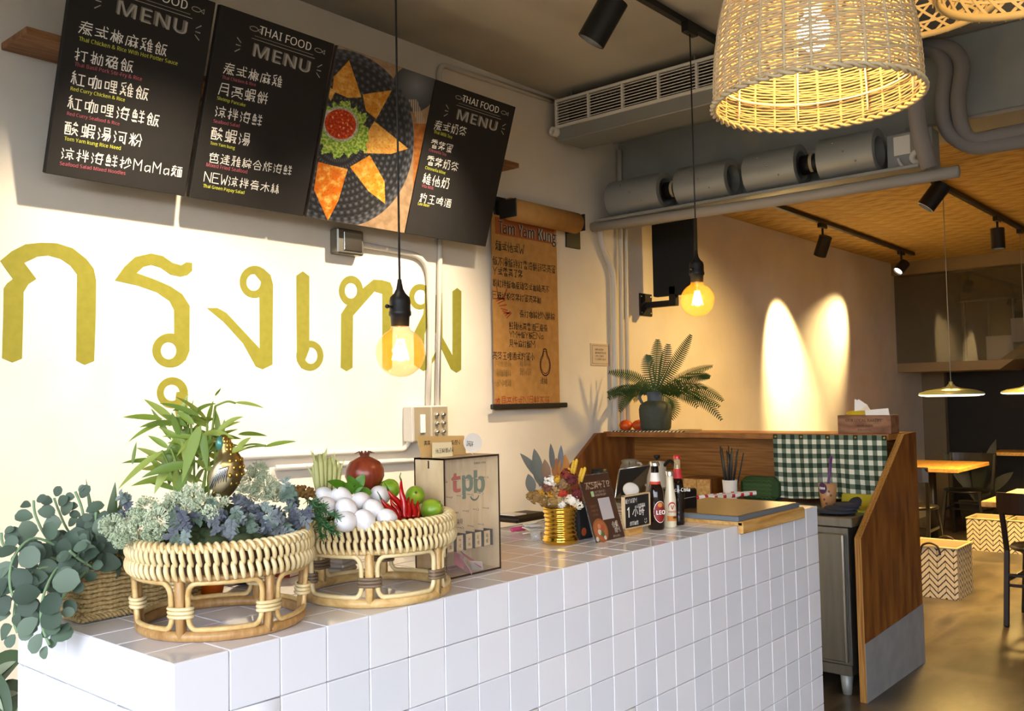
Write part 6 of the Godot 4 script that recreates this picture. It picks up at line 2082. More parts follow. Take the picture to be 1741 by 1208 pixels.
func build_bottles() -> void:
	var facing := atan2(EYE.z + 0.17, EYE.x - 1.7)
	# beer
	var t := thing("beer_bottle", "brown glass beer bottle with a red and white LEO label", "bottle", Vector3(1.686, 1.0, -0.169))
	var s := nst(true)
	var R := 0.0255
	lathe(s, [Vector2(0, 0), Vector2(R * 0.9, 0), Vector2(R, 0.005), Vector2(R, 0.1), Vector2(R * 0.93, 0.118), Vector2(R * 0.65, 0.138), Vector2(R * 0.5, 0.152), Vector2(R * 0.44, 0.192), Vector2(R * 0.5, 0.194), Vector2(R * 0.5, 0.199), Vector2(0, 0.2)], 28)
	obj("glass_body", s, M.bottle_brown, t)
	s = nst(true)
	lathe(s, [Vector2(R * 0.56, 0.193), Vector2(R * 0.56, 0.201), Vector2(R * 0.5, 0.206), Vector2(0, 0.207)], 24)
	obj("crown_cap", s, M.chrome, t)
	decal(t, "neck_label", R * 0.62, 0.146, 0.173, 0, TAU, hexm("e3ded4", 0.5), R * 0.5)
	decal(t, "neck_band", R * 0.72, 0.138, 0.146, 0, TAU, hexm("c23a22", 0.5), R * 0.63)
	var f := facing - 0.55
	round_print(t, "label", R, 0.055, f, 0.021, 0.033, hexm("efe8dc", 0.5))
	round_print(t, "label_ring", R, 0.055, f, 0.0195, 0.031, hexm("8a1a16", 0.5), 0.0009)
	decal(t, "label_band", R + 0.0012, 0.046, 0.062, f - 0.78, f + 0.78, hexm("7a1512", 0.5))
	side_text(t, "LEO", R, 0.0475, f, 0.013, M.chalk, 0.0022)
	round_print(t, "label_crest", R, 0.076, f, 0.008, 0.007, hexm("c9863a", 0.5), 0.0013)
	# soy milk
	t = thing("soy_milk_bottle", "clear bottle of cream soy milk with a silver cap", "bottle", Vector3(1.753, 1.0, -0.158))
	R = 0.018
	s = nst(true)
	lathe(s, [Vector2(0, 0), Vector2(R * 0.9, 0), Vector2(R, 0.004), Vector2(R, 0.085), Vector2(R * 0.85, 0.104), Vector2(R * 0.7, 0.12), Vector2(R * 0.62, 0.142), Vector2(R * 0.6, 0.158), Vector2(0, 0.158)], 24)
	obj("milk", s, M.soy, t)
	s = nst(true)
	lathe(s, [Vector2(R * 0.72, 0.158), Vector2(R * 0.72, 0.17), Vector2(R * 0.66, 0.174), Vector2(0, 0.174)], 24)
	obj("cap", s, M.chrome, t)
	f = facing - 0.3
	round_print(t, "label_mark", R, 0.066, f, 0.012, 0.013, hexm("a8322a", 0.5))
	round_print(t, "label_mark", R, 0.063, f, 0.01, 0.011, hexm("d9cfb4", 0.5), 0.0009)
	side_text(t, "V", R, 0.056, f, 0.013, hexm("a8322a", 0.5))
	side_text(t, "Vitamilk", R, 0.047, f, 0.005, hexm("a8322a", 0.5), 0.003)
	decal(t, "label_band", R + 0.0006, 0.02, 0.036, f - 0.9, f + 0.9, hexm("c97a24", 0.5))
	decal(t, "label_dark_band", R + 0.001, 0.028, 0.034, f - 0.9, f - 0.1, hexm("3a2a26", 0.5))
	# cola
	t = thing("cola_bottle", "dark cola bottle with a red neck label and cap", "bottle", Vector3(1.812, 1.0, -0.165))
	R = 0.0195
	s = nst(true)
	lathe(s, [Vector2(0, 0), Vector2(R * 0.9, 0), Vector2(R * 0.98, 0.005), Vector2(R * 0.94, 0.04), Vector2(R * 0.86, 0.055), Vector2(R, 0.082), Vector2(R * 1.02, 0.098), Vector2(R * 0.9, 0.122), Vector2(R * 0.72, 0.146), Vector2(0, 0.146)], 26)
	obj("cola", s, M.cola, t)
	s = nst(true)
	lathe(s, [Vector2(R * 0.72, 0.146), Vector2(R * 0.62, 0.165), Vector2(R * 0.52, 0.185), Vector2(R * 0.48, 0.205), Vector2(R * 0.52, 0.208), Vector2(R * 0.5, 0.212)], 24)
	obj("neck", s, glass(Color("c9b27a"), 0.35, 0.03), t)
	decal(t, "neck_label", R * 0.78, 0.146, 0.176, 0, TAU, hexm("c0282c", 0.5), R * 0.6)
	s = nst(true)
	lathe(s, [Vector2(R * 0.58, 0.207), Vector2(R * 0.58, 0.214), Vector2(R * 0.5, 0.219), Vector2(0, 0.22)], 22)
	obj("crown_cap", s, M.red, t)
	side_text(t, "Coca-Cola", R * 1.02, 0.106, facing - 0.2, 0.011, M.chalk, 0.003, false)
func build_menu_tray() -> void:
	var t := thing("wooden_board", "oak board hooked over the counter edge with a front lip", "board", Vector3(1.88, 1.0, 0.0))
	var s := nst()
	span(s, Vector3(0, 0.0, -0.22), Vector3(0.46, 0.014, 0.02), 0.002)
	obj("plank", s, M.oak, t)
	s = nst()
	span(s, Vector3(0, -0.024, 0.004), Vector3(0.46, 0.012, 0.022), 0.002)
	obj("front_lip", s, M.oak, t)
	t = thing("table_menu", "flat grey-edged panel of brown menu sheets on the oak board", "menu", Vector3(1.87, 1.014, 0.0))
	s = nst()
	span(s, Vector3(0, 0, -0.34), Vector3(0.45, 0.016, 0.012), 0.002)
	obj("panel", s, hexm("6f7880", 0.4, 0.2), t)
	var im := noise_img(0.035, 77, 128, 128, 3)
	var pm := tri_mat(ramp_tex(im, [[0.0, Color("4a3420")], [0.42, Color("6f5030")], [0.5, Color("8f7048")], [0.56, Color("4e361e")], [0.75, Color("6f5230")], [1.0, Color("b8a47c")]]), Vector3(2.0, 1.0, 7.0), 0.2)
	s = nst()
	span(s, Vector3(0.008, 0.016, -0.33), Vector3(0.442, 0.0175, 0.004))
	obj("menu_sheet", s, pm, t)
	# red and white wrapped sets lying behind
	for k in 5:
		var g := thing("wrapped_cutlery", "red and white wrapped cutlery set lying behind the menu panel", "cutlery", at_y(1200 + k * 15, 850 - k * 1.6, 1.012) + Vector3(0, 0, 0), 0.0, "wrapped cutlery sets")
		var dir := Vector3(0.62, 0, 0.6).normalized()
		s = nst(true)
		tube(s, [-dir * 0.05 + Vector3(0, 0.01, 0), dir * 0.06 + Vector3(0, 0.012, 0)], 0.009, 10)
		obj("sleeve", s, M.paper, g)
		for q in 3:
			s = nst(true)
			tube(s, [dir * (-0.04 + q * 0.036) + Vector3(0, 0.0105, 0), dir * (-0.028 + q * 0.036) + Vector3(0, 0.011, 0)], 0.0095, 10)
			obj("red_band", s, M.red, g)
func build_till() -> void:
	# tablet till seen from behind
	var t := thing("tablet_till", "black tablet on a white round stand behind the chalkboard", "tablet", Vector3(1.72, 1.0, -0.36))
	var o := t.position
	var a := D(1046, 846, 2.92) - o
	var b := D(1088, 852, 2.92) - o
	var c := D(1106, 790, 2.98) - o
	var d := D(1053, 798, 2.98) - o
	var n := (b - a).cross(d - a).normalized()
	if n.dot(cam_f) > 0: n = -n
	var s := nst()
	oquad(s, a, b, c, d, n)
	oquad(s, a - n * 0.009, b - n * 0.009, c - n * 0.009, d - n * 0.009, -n)
	for e in [[a, b], [b, c], [c, d], [d, a]]:
		oquad(s, e[0], e[1], e[1] - n * 0.009, e[0] - n * 0.009, (e[0] + e[1]) * 0.5 - (a + c) * 0.5)
	obj("tablet", s, hexm("0f0f11", 0.35), t)
	s = nst(true)
	tube(s, [d + n * 0.001, a + n * 0.001], 0.003, 6)
	tube(s, [d + n * 0.001, c + n * 0.001], 0.003, 6)
	obj("bezel", s, M.chrome, t)
	var m := D(1073, 832, 2.91) - o
	s = nst(true)
	lathe(s, [Vector2(0, 0.004), Vector2(0.022, 0.004), Vector2(0.026, 0), Vector2(0.022, -0.004)], 24, Transform3D(look(n) * Basis(Vector3.RIGHT, PI / 2), m))
	obj("stand_disc", s, M.white, t)
	s = nst(true)
	tube(s, [m, Vector3(m.x + 0.02, 0.06, m.z - 0.01), Vector3(m.x + 0.02, 0.004, m.z - 0.01)], 0.011, 12)
	obj("stand_post", s, M.white, t)
	s = nst(true)
	lathe(s, [Vector2(0, 0.008), Vector2(0.05, 0.006), Vector2(0.052, 0)], 28, Transform3D(Basis(), Vector3(m.x + 0.02, 0, m.z - 0.01)))
	obj("stand_base", s, M.white, t)
	t = thing("receipt_printer", "black receipt printer behind the cola bottle", "printer", Vector3(1.98, 1.0, -0.27))
	s = nst()
	span(s, Vector3(-0.05, 0, -0.06), Vector3(0.05, 0.095, 0.05), 0.005)
	obj("case", s, hexm("121214", 0.35), t)
	s = nst()
	for k in 8: span(s, Vector3(-0.04 + k * 0.01, 0.066, 0.0502), Vector3(-0.034 + k * 0.01, 0.068, 0.0512))
	obj("perforation", s, M.chalk_dim, t)
	t = thing("black_caddy", "small black box with an orange sticker behind the gold vase", "box", Vector3(1.42, 1.0, -0.27))
	s = nst()
	span(s, Vector3(-0.045, 0, -0.05), Vector3(0.045, 0.1, 0.04), 0.004)
	obj("case", s, M.soft_black, t)
	s = nst(true)
	lathe(s, [Vector2(0, 0.0008), Vector2(0.012, 0.0008)], 16, Transform3D(Basis(Vector3.RIGHT, PI / 2), Vector3(-0.026, 0.022, 0.041)))
	obj("sticker", s, hexm("b8502a", 0.5), t)
	# small things left of the vase
	t = thing("pink_comb", "pink plastic clip lying beside the gold vase", "clip", at_y(868, 905, 1.004), -0.2)
	s = nst()
	box(s, Vector3(0.03, 0.008, 0), Vector3(0.06, 0.014, 0.012), 0.005)
	obj("handle", s, M.pink, t)
	s = nst()
	box(s, Vector3(0.075, 0.008, 0), Vector3(0.04, 0.006, 0.01), 0.002)
	obj("blade", s, M.paper, t)
	t = thing("paper_heap", "crumpled white receipts beside the gold vase", "paper", at_y(912, 908, 1.002))
	for k in 7:
		s = nst()
		box(s, Vector3(rf(-0.015, 0.02), 0.006 + k * 0.005, rf(-0.01, 0.01)), Vector3(0.05, 0.003, 0.03), 0.0, Basis(Vector3.UP, rf(-0.8, 0.8)) * Basis(Vector3.RIGHT, rf(-0.25, 0.25)))
		obj("receipt", s, M.paper, t)
	t = thing("shot_glass", "small clear glass beside the gold vase", "glass", at_y(911, 919, 1.0))
	s = nst(true)
	lathe(s, [Vector2(0, 0.002), Vector2(0.014, 0.002), Vector2(0.016, 0.026), Vector2(0.0145, 0.026), Vector2(0.0125, 0.008), Vector2(0, 0.008)], 24)
	obj("glass_wall", s, glass(Color("eef2f4"), 0.25, 0.02), t)
	t = thing("black_tray", "dark curved tray behind the plywood box", "tray", at_y(880, 885, 1.0))
	s = nst()
	box(s, Vector3(0.02, 0.012, 0), Vector3(0.16, 0.024, 0.1), 0.01)
	obj("tray", s, hexm("2a1a14", 0.4), t)
	s = nst()
	box(s, Vector3(-0.03, 0.026, 0), Vector3(0.06, 0.004, 0.08), 0.001)
	obj("paper", s, M.paper, t)

# ---------- plywood cabinet, steel fridge and what stands there ----------
func checks() -> ImageTexture:
	var n := 64
	var im := Image.create(n, n, false, Image.FORMAT_RGB8)
	for y in n:
		for x in n:
			var a := x < n / 2
			var b := y < n / 2
			var c := Color("d8d6c4")
			if a and b: c = Color("1e2e20")
			elif a or b:
				c = Color("5b6b58") if (x + y) % 2 else Color("6b7a66")
			im.set_pixel(x, y, c)
	return ImageTexture.create_from_image(im)
func build_cabinet() -> void:
	var t := thing("plywood_cabinet", "brown stained plywood cabinet with a sloping side panel and top shelf", "cabinet", Vector3(3.5, 0, -0.22))
	var zx := Transform3D(Basis(), Vector3(0, 0, -0.03))
	var poly := PackedVector2Array([Vector2(0, 0), Vector2(0.0, 0.74), Vector2(0.65, 1.19), Vector2(0.83, 1.195), Vector2(0.83, 0)])
	var s := nst()
	prism(s, poly, zx, 0.03)
	var pn := obj("side_panel", s, M.ply, t)
	s = nst()
	span(s, Vector3(-0.0012, 0, -0.0302), Vector3(0.0, 0.74, 0.0002))
	bar(s, Vector3(0.0, 0.741, -0.015), Vector3(0.65, 1.191, -0.015), 0.0304, 0.0014)
	obj("ply_edge", s, M.ply_edge, pn)
	s = nst()
	prism(s, PackedVector2Array([Vector2(0.0, 0), Vector2(0.0, 0.265), Vector2(0.83, 0.3), Vector2(0.83, 0)]), Transform3D(Basis(), Vector3(0, 0, 0.0003)), 0.002)
	obj("kick_plate", s, M.grey_kick, pn)
	s = nst()
	prism(s, PackedVector2Array([Vector2(0.1, 0.0), Vector2(0.1, 0.98), Vector2(0.4, 1.19), Vector2(0.83, 1.19), Vector2(0.83, 0)]), Transform3D(Basis(), Vector3(0, 0, -1.775)), 0.025)
	obj("side_panel", s, M.ply, t)
	s = nst()
	span(s, Vector3(0.5, 1.165, -1.775), Vector3(0.84, 1.195, -0.03), 0.001)
	obj("top_shelf", s, M.ply_shelf, t)
	for k in 3:
		s = nst()
		span(s, Vector3(0.4985, 1.169 + k * 0.009, -1.75), Vector3(0.5, 1.173 + k * 0.009, -0.03))
		obj("ply_line", s, M.ply, t)
	s = nst()
	span(s, Vector3(0.81, 0, -1.75), Vector3(0.83, 1.165, -0.03))
	obj("back_panel", s, M.ply_shelf, t)
	# steel counter fridge
	t = thing("steel_fridge", "stainless steel under-counter fridge beside the plywood panel", "fridge", Vector3(3.53, 0, -0.29))
	s = nst()
	span(s, Vector3(0.0, 0.13, -1.3), Vector3(0.74, 0.78, 0.0), 0.003)
	obj("body", s, M.steel, t)
	s = nst()
	span(s, Vector3(-0.03, 0.785, -1.32), Vector3(0.76, 0.83, 0.03), 0.004)
	obj("worktop", s, M.steel, t)
	for k in 2:
		s = nst()
		span(s, Vector3(-0.025, 0.165, -0.645 - k * 0.65), Vector3(-0.001, 0.75, -0.01 - k * 0.65), 0.004)
		var d := obj("door", s, M.steel, t)
		s = nst()
		span(s, Vector3(-0.034, 0.165, -0.022 - k * 0.65), Vector3(-0.024, 0.75, -0.01 - k * 0.65), 0.002)
		obj("handle_edge", s, M.chrome, d)
	s = nst()
	span(s, Vector3(-0.01, 0.1, -1.3), Vector3(0.74, 0.15, 0.0), 0.003)
	obj("plinth_rail", s, M.steel, t)
	for p in [Vector3(0.05, 0, -0.05), Vector3(0.05, 0, -1.24), Vector3(0.68, 0, -0.05), Vector3(0.68, 0, -1.24)]:
		s = nst(true)
		lathe(s, [Vector2(0, 0), Vector2(0.02, 0), Vector2(0.024, 0.03), Vector2(0.03, 0.1), Vector2(0, 0.1)], 16, Transform3D(Basis(), p))
		obj("foot", s, M.galv, t)
	# gingham curtain pinned to the shelf edge
	t = thing("gingham_cloth", "green and white gingham cloth pinned to the plywood shelf", "cloth", Vector3(3.99, 1.19, -0.86))
	var cm := mat(Color.WHITE, 0.9)
	cm.albedo_texture = checks()
	s = nst(true)
	var nu := 40
	var nv := 10
	var P := func(i: int, j: int) -> Vector3:
		var u := float(i) / nu
		var v := float(j) / nv
		return Vector3(-0.004 - 0.012 * v * sin(u * 21.0) - 0.006 * v * sin(u * 47.0 + 1.0), -0.335 * v - 0.006 * v * sin(u * 9.0), u * 0.605 + 0.008 * v * v)
	for i in nu:
		for j in nv:
			for k in [[0, 0], [1, 0], [1, 1], [0, 0], [1, 1], [0, 1]]:
				s.set_uv(Vector2((i + k[0]) / float(nu) * 12.5, (j + k[1]) / float(nv) * 6.7))
				s.add_vertex(P.call(i + k[0], j + k[1]))
	obj("cloth", s, cm, t)
	for k in 5:
		s = nst(true)
		ball(s, Vector3(-0.008, -0.012, 0.015 + k * 0.145), Vector3(0.004, 0.006, 0.006), 10, 6)
		obj("push_pin", s, M.brass, t)
	var top := 0.83
	# iced drink
	t = thing("iced_drink_cup", "clear takeaway cup of milk tea with a purple straw on the steel worktop", "cup", Vector3(3.8, top, -0.49))
	s = nst(true)
	lathe(s, [Vector2(0, 0), Vector2(0.032, 0), Vector2(0.046, 0.125), Vector2(0, 0.125)], 28)
	obj("drink", s, hexm("b9895a", 0.3), t)
	s = nst(true)
	lathe(s, [Vector2(0.0465, 0.125), Vector2(0.052, 0.175), Vector2(0.054, 0.178)], 28)
	obj("cup_wall", s, M.acrylic, t)
	s = nst(true)
	rod(s, Vector3(0.005, 0.11, 0), Vector3(0.03, 0.26, 0.012), 0.007, 10)
	obj("straw", s, hexm("5a2a6a", 0.4), t)
	var fc := atan2(EYE.z + 0.45, EYE.x - 3.74)
	round_print(t, "brand_dot", 0.046, 0.105, fc + 0.55, 0.022, 0.028, hexm("3d1840", 0.5), 0.002)
	side_text(t, "tea", 0.05, 0.1, fc + 0.5, 0.014, M.chalk, 0.004)
	for e in [[0.03, 0.2], [0.07, -0.3], [0.05, 0.4], [0.09, -0.1]]:
		round_print(t, "print_dot", 0.038 + e[0] * 0.1, e[0], fc + e[1], 0.005, 0.006, hexm("6a3a2a", 0.5), 0.003)
	# folded cloths
	t = thing("folded_cloth", "folded dark navy cloth on the steel worktop", "cloth", Vector3(3.62, top, -0.36))
	for k in 3:
		s = nst(true)
		ball(s, Vector3(0.02 * k, 0.014 + k * 0.014, 0.02 * k - 0.02), Vector3(0.1 - 0.012 * k, 0.014, 0.1 - 0.018 * k), 16, 6, Basis(Vector3.UP, 0.3 * k))
		obj("fold", s, M.navy, t)
	s = nst(true)
	ball(s, Vector3(0.06, 0.05, 0.05), Vector3(0.05, 0.022, 0.03), 12, 6, Basis(Vector3(0, 0, 1), 0.4))
	obj("fold", s, M.navy, t)
	t = thing("yellow_tray", "yellow plastic tray leaning behind the navy cloth", "tray", Vector3(3.9, top, -0.36))
	s = nst()
	box(s, Vector3(0, 0.035, 0), Vector3(0.02, 0.07, 0.2), 0.006, Basis(Vector3(0, 0, 1), -0.3))
	obj("board", s, M.yellow_cloth, t)
	s = nst()
	box(s, Vector3(-0.11, 0.006, 0.04), Vector3(0.16, 0.012, 0.12), 0.004)
	obj("base", s, M.yellow_cloth, t)
	# green chevron bag
	t = thing("green_bag", "rounded green chevron pattern box beside the gingham cloth", "box", Vector3(3.98, top, -0.93))
	s = nst()
	box(s, Vector3(0, 0.065, 0), Vector3(0.13, 0.13, 0.22), 0.03)
	obj("case", s, hexm("2f4a22", 0.8), t)
	for k in 5:
		s = nst()
		var zz := []
		for i in 13: zz.append(Vector2(-0.085 + i * 0.0142, 0.02 + k * 0.022 + (0.007 if i % 2 else 0.0)))
		ink(s, zz, Transform3D(Basis(Vector3(0, 0, 1), Vector3.UP, Vector3(-1, 0, 0)), Vector3(-0.0658, 0, 0)), 0.005)
		obj("chevron", s, hexm("41602c", 0.8), t)
	t = thing("straw_cup", "white cup of long black straws beside the green box", "cup", Vector3(3.86, top, -1.06))
	s = nst(true)
	lathe(s, [Vector2(0, 0), Vector2(0.034, 0), Vector2(0.042, 0.115), Vector2(0.039, 0.115), Vector2(0.032, 0.006), Vector2(0, 0.006)], 24)
	obj("cup", s, M.paper, t)
	for k in 22:
		s = nst(true)
		var a := rf(0, TAU)
		var r := rf(0.0, 0.026)
		var lean := (Vector3(cos(a) * 0.035, 0, sin(a) * 0.045) if k > 4 else Vector3(-0.01, 0, -0.045)) + Vector3(0, 0, 0.015)
		rod(s, Vector3(cos(a) * r, 0.01, sin(a) * r), Vector3(cos(a) * r, 0.28 + rf(-0.02, 0.02), sin(a) * r) + lean, 0.0045, 6)
		obj("straw", s, M.black, t)
	# small drawer box
	t = thing("drawer_box", "small two-tone wooden drawer box on the steel worktop", "box", Vector3(4.02, top, -1.3))
	s = nst()
	span(s, Vector3(-0.1, 0, -0.09), Vector3(0.1, 0.11, 0.09), 0.003)
	obj("case", s, M.ply, t)
	for k in 2:
		s = nst()
		span(s, Vector3(-0.104, 0.006, -0.085 + k * 0.087), Vector3(-0.099, 0.104, -0.002 + k * 0.087), 0.001)
		obj("drawer_front", s, M.oak, t)
	# kettle, jars
	t = thing("gooseneck_kettle", "cream gooseneck kettle with a black knob behind the tablet", "kettle", Vector3(4.08, top, -1.66))
	s = nst(true)
	lathe(s, [Vector2(0, 0), Vector2(0.075, 0), Vector2(0.072, 0.01), Vector2(0.052, 0.17), Vector2(0.046, 0.185), Vector2(0, 0.19)], 28)
	obj("body", s, hexm("d5cbb4", 0.35), t)
	s = nst(true)
	lathe(s, [Vector2(0.005, 0.19), Vector2(0.006, 0.2), Vector2(0.018, 0.205), Vector2(0.02, 0.222), Vector2(0, 0.224)], 16)
	obj("lid_knob", s, M.black, t)
	s = nst(true)
	tube(s, smooth_path([Vector3(0, 0.03, -0.06), Vector3(0, 0.05, -0.1), Vector3(0, 0.12, -0.1), Vector3(0, 0.165, -0.115), Vector3(0, 0.17, -0.14)], 6), 0.007, 8)
	obj("spout", s, hexm("d5cbb4", 0.35), t)
	s = nst(true)
	tube(s, smooth_path([Vector3(0, 0.16, 0.05), Vector3(0, 0.19, 0.09), Vector3(0, 0.15, 0.13), Vector3(0, 0.07, 0.1)], 6), 0.01, 8)
	obj("handle", s, M.black, t)
	t = thing("storage_jar", "clear clip-top glass jar on the plywood cabinet side", "jar", Vector3(4.1, top, -1.87))
	s = nst(true)
	lathe(s, [Vector2(0, 0.004), Vector2(0.06, 0.004), Vector2(0.063, 0.15), Vector2(0.052, 0.165), Vector2(0.05, 0.175)], 28)
	obj("glass_wall", s, glass(Color("cfc8a8"), 0.3, 0.03), t)
	s = nst(true)
	lathe(s, [Vector2(0.056, 0.172), Vector2(0.056, 0.186), Vector2(0.03, 0.195), Vector2(0, 0.196)], 28)
	obj("lid", s, glass(Color("cfc8a8"), 0.35, 0.03), t)
	s = nst(true)
	tube(s, [Vector3(-0.05, 0.18, 0.03), Vector3(-0.065, 0.13, 0.035), Vector3(-0.06, 0.1, 0.03)], 0.002, 6)
	obj("wire_clip", s, M.chrome, t)
	t = thing("lidded_jar", "jar with a black lid beside the burgundy blooms", "jar", Vector3(3.7, top, -1.82))
	s = nst(true)
	lathe(s, [Vector2(0, 0), Vector2(0.045, 0), Vector2(0.045, 0.13), Vector2(0.038, 0.14)], 24)
	obj("jar", s, hexm("6a5a40", 0.3), t)
	s = nst(true)
	lathe(s, [Vector2(0.048, 0.13), Vector2(0.048, 0.16), Vector2(0, 0.162)], 24)
	obj("lid", s, M.black, t)
func build_shelf_things() -> void:
	var y := 1.195
	# woven mat
	var t := thing("woven_mat", "fringed black and white woven mat under the fern vase", "mat", Vector3(4.12, y, -1.68))
	var s := nst()
	span(s, Vector3(-0.1, 0, -0.27), Vector3(0.1, 0.005, 0.25), 0.001)
	obj("mat", s, hexm("8f8a74", 0.9), t)
	for k in 40:
		s = nst(true)
		tube(s, [Vector3(-0.09, 0.005, -0.26 + k * 0.013), Vector3(-0.112, 0.002, -0.262 + k * 0.013)], 0.0035, 5)
		obj("fringe", s, M.ink if k % 2 else M.paper, t)
	t = thing("wooden_stick", "thin wooden stick lying on the fringed mat", "stick", Vector3(4.12, y + 0.006, -1.44))
	s = nst(true)
	rod(s, Vector3(-0.05, 0.006, -0.06), Vector3(0.02, 0.006, 0.06), 0.004, 6)
	obj("stick", s, M.oak, t)
	# fern vase
	t = thing("fern_vase", "dark green pottery jug with a blue-grey neck on the plywood shelf", "vase", Vector3(4.15, y + 0.005, -1.705))
	s = nst(true)
	lathe(s, [Vector2(0, 0), Vector2(0.082, 0), Vector2(0.092, 0.012), Vector2(0.1, 0.09), Vector2(0.102, 0.13), Vector2(0.094, 0.158), Vector2(0.062, 0.178), Vector2(0.05, 0.182), Vector2(0, 0.182)], 32)
	obj("body", s, M.fern_vase, t)
	s = nst(true)
	lathe(s, [Vector2(0.05, 0.18), Vector2(0.048, 0.2), Vector2(0.052, 0.236), Vector2(0.046, 0.238), Vector2(0.042, 0.2), Vector2(0, 0.2)], 28)
	obj("neck", s, M.fern_vase_neck, t)
	s = nst(true)
	tube(s, smooth_path([Vector3(-0.02, 0.226, -0.045), Vector3(-0.03, 0.23, -0.08), Vector3(-0.034, 0.2, -0.09), Vector3(-0.03, 0.168, -0.075)], 6), 0.009, 8)
	obj("handle", s, M.fern_vase_neck, t)
	# fern
	t = thing("fern", "dark green arching fern in the pottery jug", "fern", Vector3(4.15, y + 0.22, -1.705))
	var o := t.position
	var fronds := [[1116, 660, 1150, 615, 1174, 570, 0.0], [1114, 660, 1116, 615, 1118, 578, 0.05], [1118, 660, 1130, 625, 1136, 586, -0.05], [1112, 662, 1085, 630, 1032, 632, 0.1], [1110, 664, 1060, 640, 1008, 682, -0.1], [1110, 666, 1070, 650, 1020, 698, 0.0], [1108, 668, 1060, 655, 1006, 668, 0.12], [1120, 662, 1165, 630, 1210, 622, 0.05], [1122, 664, 1180, 630, 1206, 640, -0.08], [1122, 664, 1185, 640, 1228, 680, 0.08], [1124, 668, 1180, 650, 1226, 712, -0.12], [1122, 668, 1170, 650, 1222, 690, -0.02], [1120, 670, 1150, 650, 1185, 690, -0.15], [1118, 670, 1158, 676, 1142, 710, -0.1], [1112, 666, 1090, 640, 1050, 655, -0.18], [1114, 662, 1098, 620, 1102, 604, 0.0], [1120, 666, 1160, 640, 1200, 660, 0.16], [1116, 668, 1100, 650, 1078, 680, -0.14], [1108, 664, 1065, 646, 1036, 676, 0.16]]
	var k := 0
	for e in fronds:
		var x := 4.15
		var a := Vector3(4.15, y + 0.235, -1.705) - o
		var b := at_x(e[2], e[3], x - e[6] * 0.6) - o
		var c := at_x(e[4], e[5], x - e[6]) - o
		b.z = maxf(b.z, WALL + 0.04 - o.z)
		c.z = maxf(c.z, WALL + 0.03 - o.z)
		var path := []
		var fl := maxf(a.distance_to(b) * 0.5 + b.distance_to(c) * 0.5 + a.distance_to(c) * 0.5, 0.1)
		var nn := clampi(int(fl / 0.0125), 12, 34)
		for i in nn + 1:
			var q := i / float(nn)
			path.append(a.lerp(b, q).lerp(b.lerp(c, q), q))
		var rr := []
		for i in nn + 1: rr.append(0.003 * (1.0 - 0.75 * i / nn))
		s = nst(true)
		tube(s, path, rr, 5)
		for i in range(2, nn + 1):
			var d: Vector3 = (path[mini(i + 1, nn)] - path[i - 1]).normalized()
			var side := d.cross(Vector3(-0.75, 0.6, 0.5)).normalized()
			var ln := 0.05 * pow(sin(PI * clampf(i / (nn + 2.0) * 0.9 + 0.1, 0, 1)), 0.7)
			for g in [-1.0, 1.0]:
				var p: Vector3 = path[i]
				var tip: Vector3 = p + side * g * ln + d * ln * 0.35 - Vector3(0, ln * 0.18, 0)
				var w := d * 0.0046
				oquad(s, p - w, p.lerp(tip, 0.6) - w * 0.8, tip, p.lerp(tip, 0.6) + w * 0.8, Vector3.UP)
				otri(s, p - w, p + w, p.lerp(tip, 0.6) + w * 0.8, Vector3.UP)
				otri(s, p - w, p.lerp(tip, 0.6) + w * 0.8, p.lerp(tip, 0.6) - w * 0.8, Vector3.UP)
		obj("frond", s, M.fern[k % 2], t)
		k += 1
	# clementines
	for e in [[4.16, -1.932, 0], [4.2, -1.862, 1]]:
		t = thing("clementine", ["orange clementine against the wall on the plywood shelf", "orange clementine between its twin and the fern vase"][e[2]], "clementine", Vector3(e[0], y, e[1]), 0.0, "clementines on the shelf")
		s = nst(true)
		ball(s, Vector3(0, 0.034, 0), Vector3(0.043, 0.034, 0.043), 22, 14)
		obj("fruit", s, M.clementine, t)
		s = nst(true)
		ball(s, Vector3(0, 0.067, 0), Vector3(0.005, 0.003, 0.005), 8, 5)
		obj("stem_end", s, hexm("4c5a24", 0.8), t)
	# tissue crate
	t = thing("tissue_box", "wooden tissue crate with printed lettering and a white tissue on the shelf end", "tissue box", Vector3(4.12, y, -0.385))
	s = nst()
	span(s, Vector3(-0.06, 0, -0.145), Vector3(0.06, 0.095, 0.13), 0.002)
	obj("crate", s, M.walnut, t)
	var fb := Basis(Vector3(0, 0, 1), Vector3.UP, Vector3(-1, 0, 0))
	lettering(t, "lettering", "OUR LOCAL BAKERY", Vector3(-0.0606, 0.062, -0.1), fb, 0.014, M.ink, "Droid Serif", 0.95)
	lettering(t, "lettering", "HOMEMADE", Vector3(-0.0606, 0.036, -0.045), fb, 0.01, M.ink, "Droid Serif")
	lettering(t, "lettering", "fresh every day", Vector3(-0.0606, 0.016, -0.04), fb, 0.007, M.ink, "Droid Serif")
	s = nst(true)
	for q in [[0.0, 0.03, 0.0], [0.4, 0.02, 0.3]]:
		var a := Vector3(0.0, 0.095, -0.04)
		s.set_smooth_group(-1)
		oquad(s, a + Vector3(-0.02, 0, -0.03), a + Vector3(0.01, 0, 0.06), a + Vector3(0.0, 0.05 + q[1] * 0.2, 0.03), a + Vector3(-0.01, 0.085, -0.03 + q[0] * 0.05), Vector3(-1, 0.4, 0))
	obj("tissue", s, M.paper, t)
	s = nst(true)
	ball(s, Vector3(0.01, 0.102, -0.05), Vector3(0.04, 0.02, 0.075), 14, 8)
	obj("yellow_pack", s, hexm("c9b022", 0.4), t)
	s = nst()
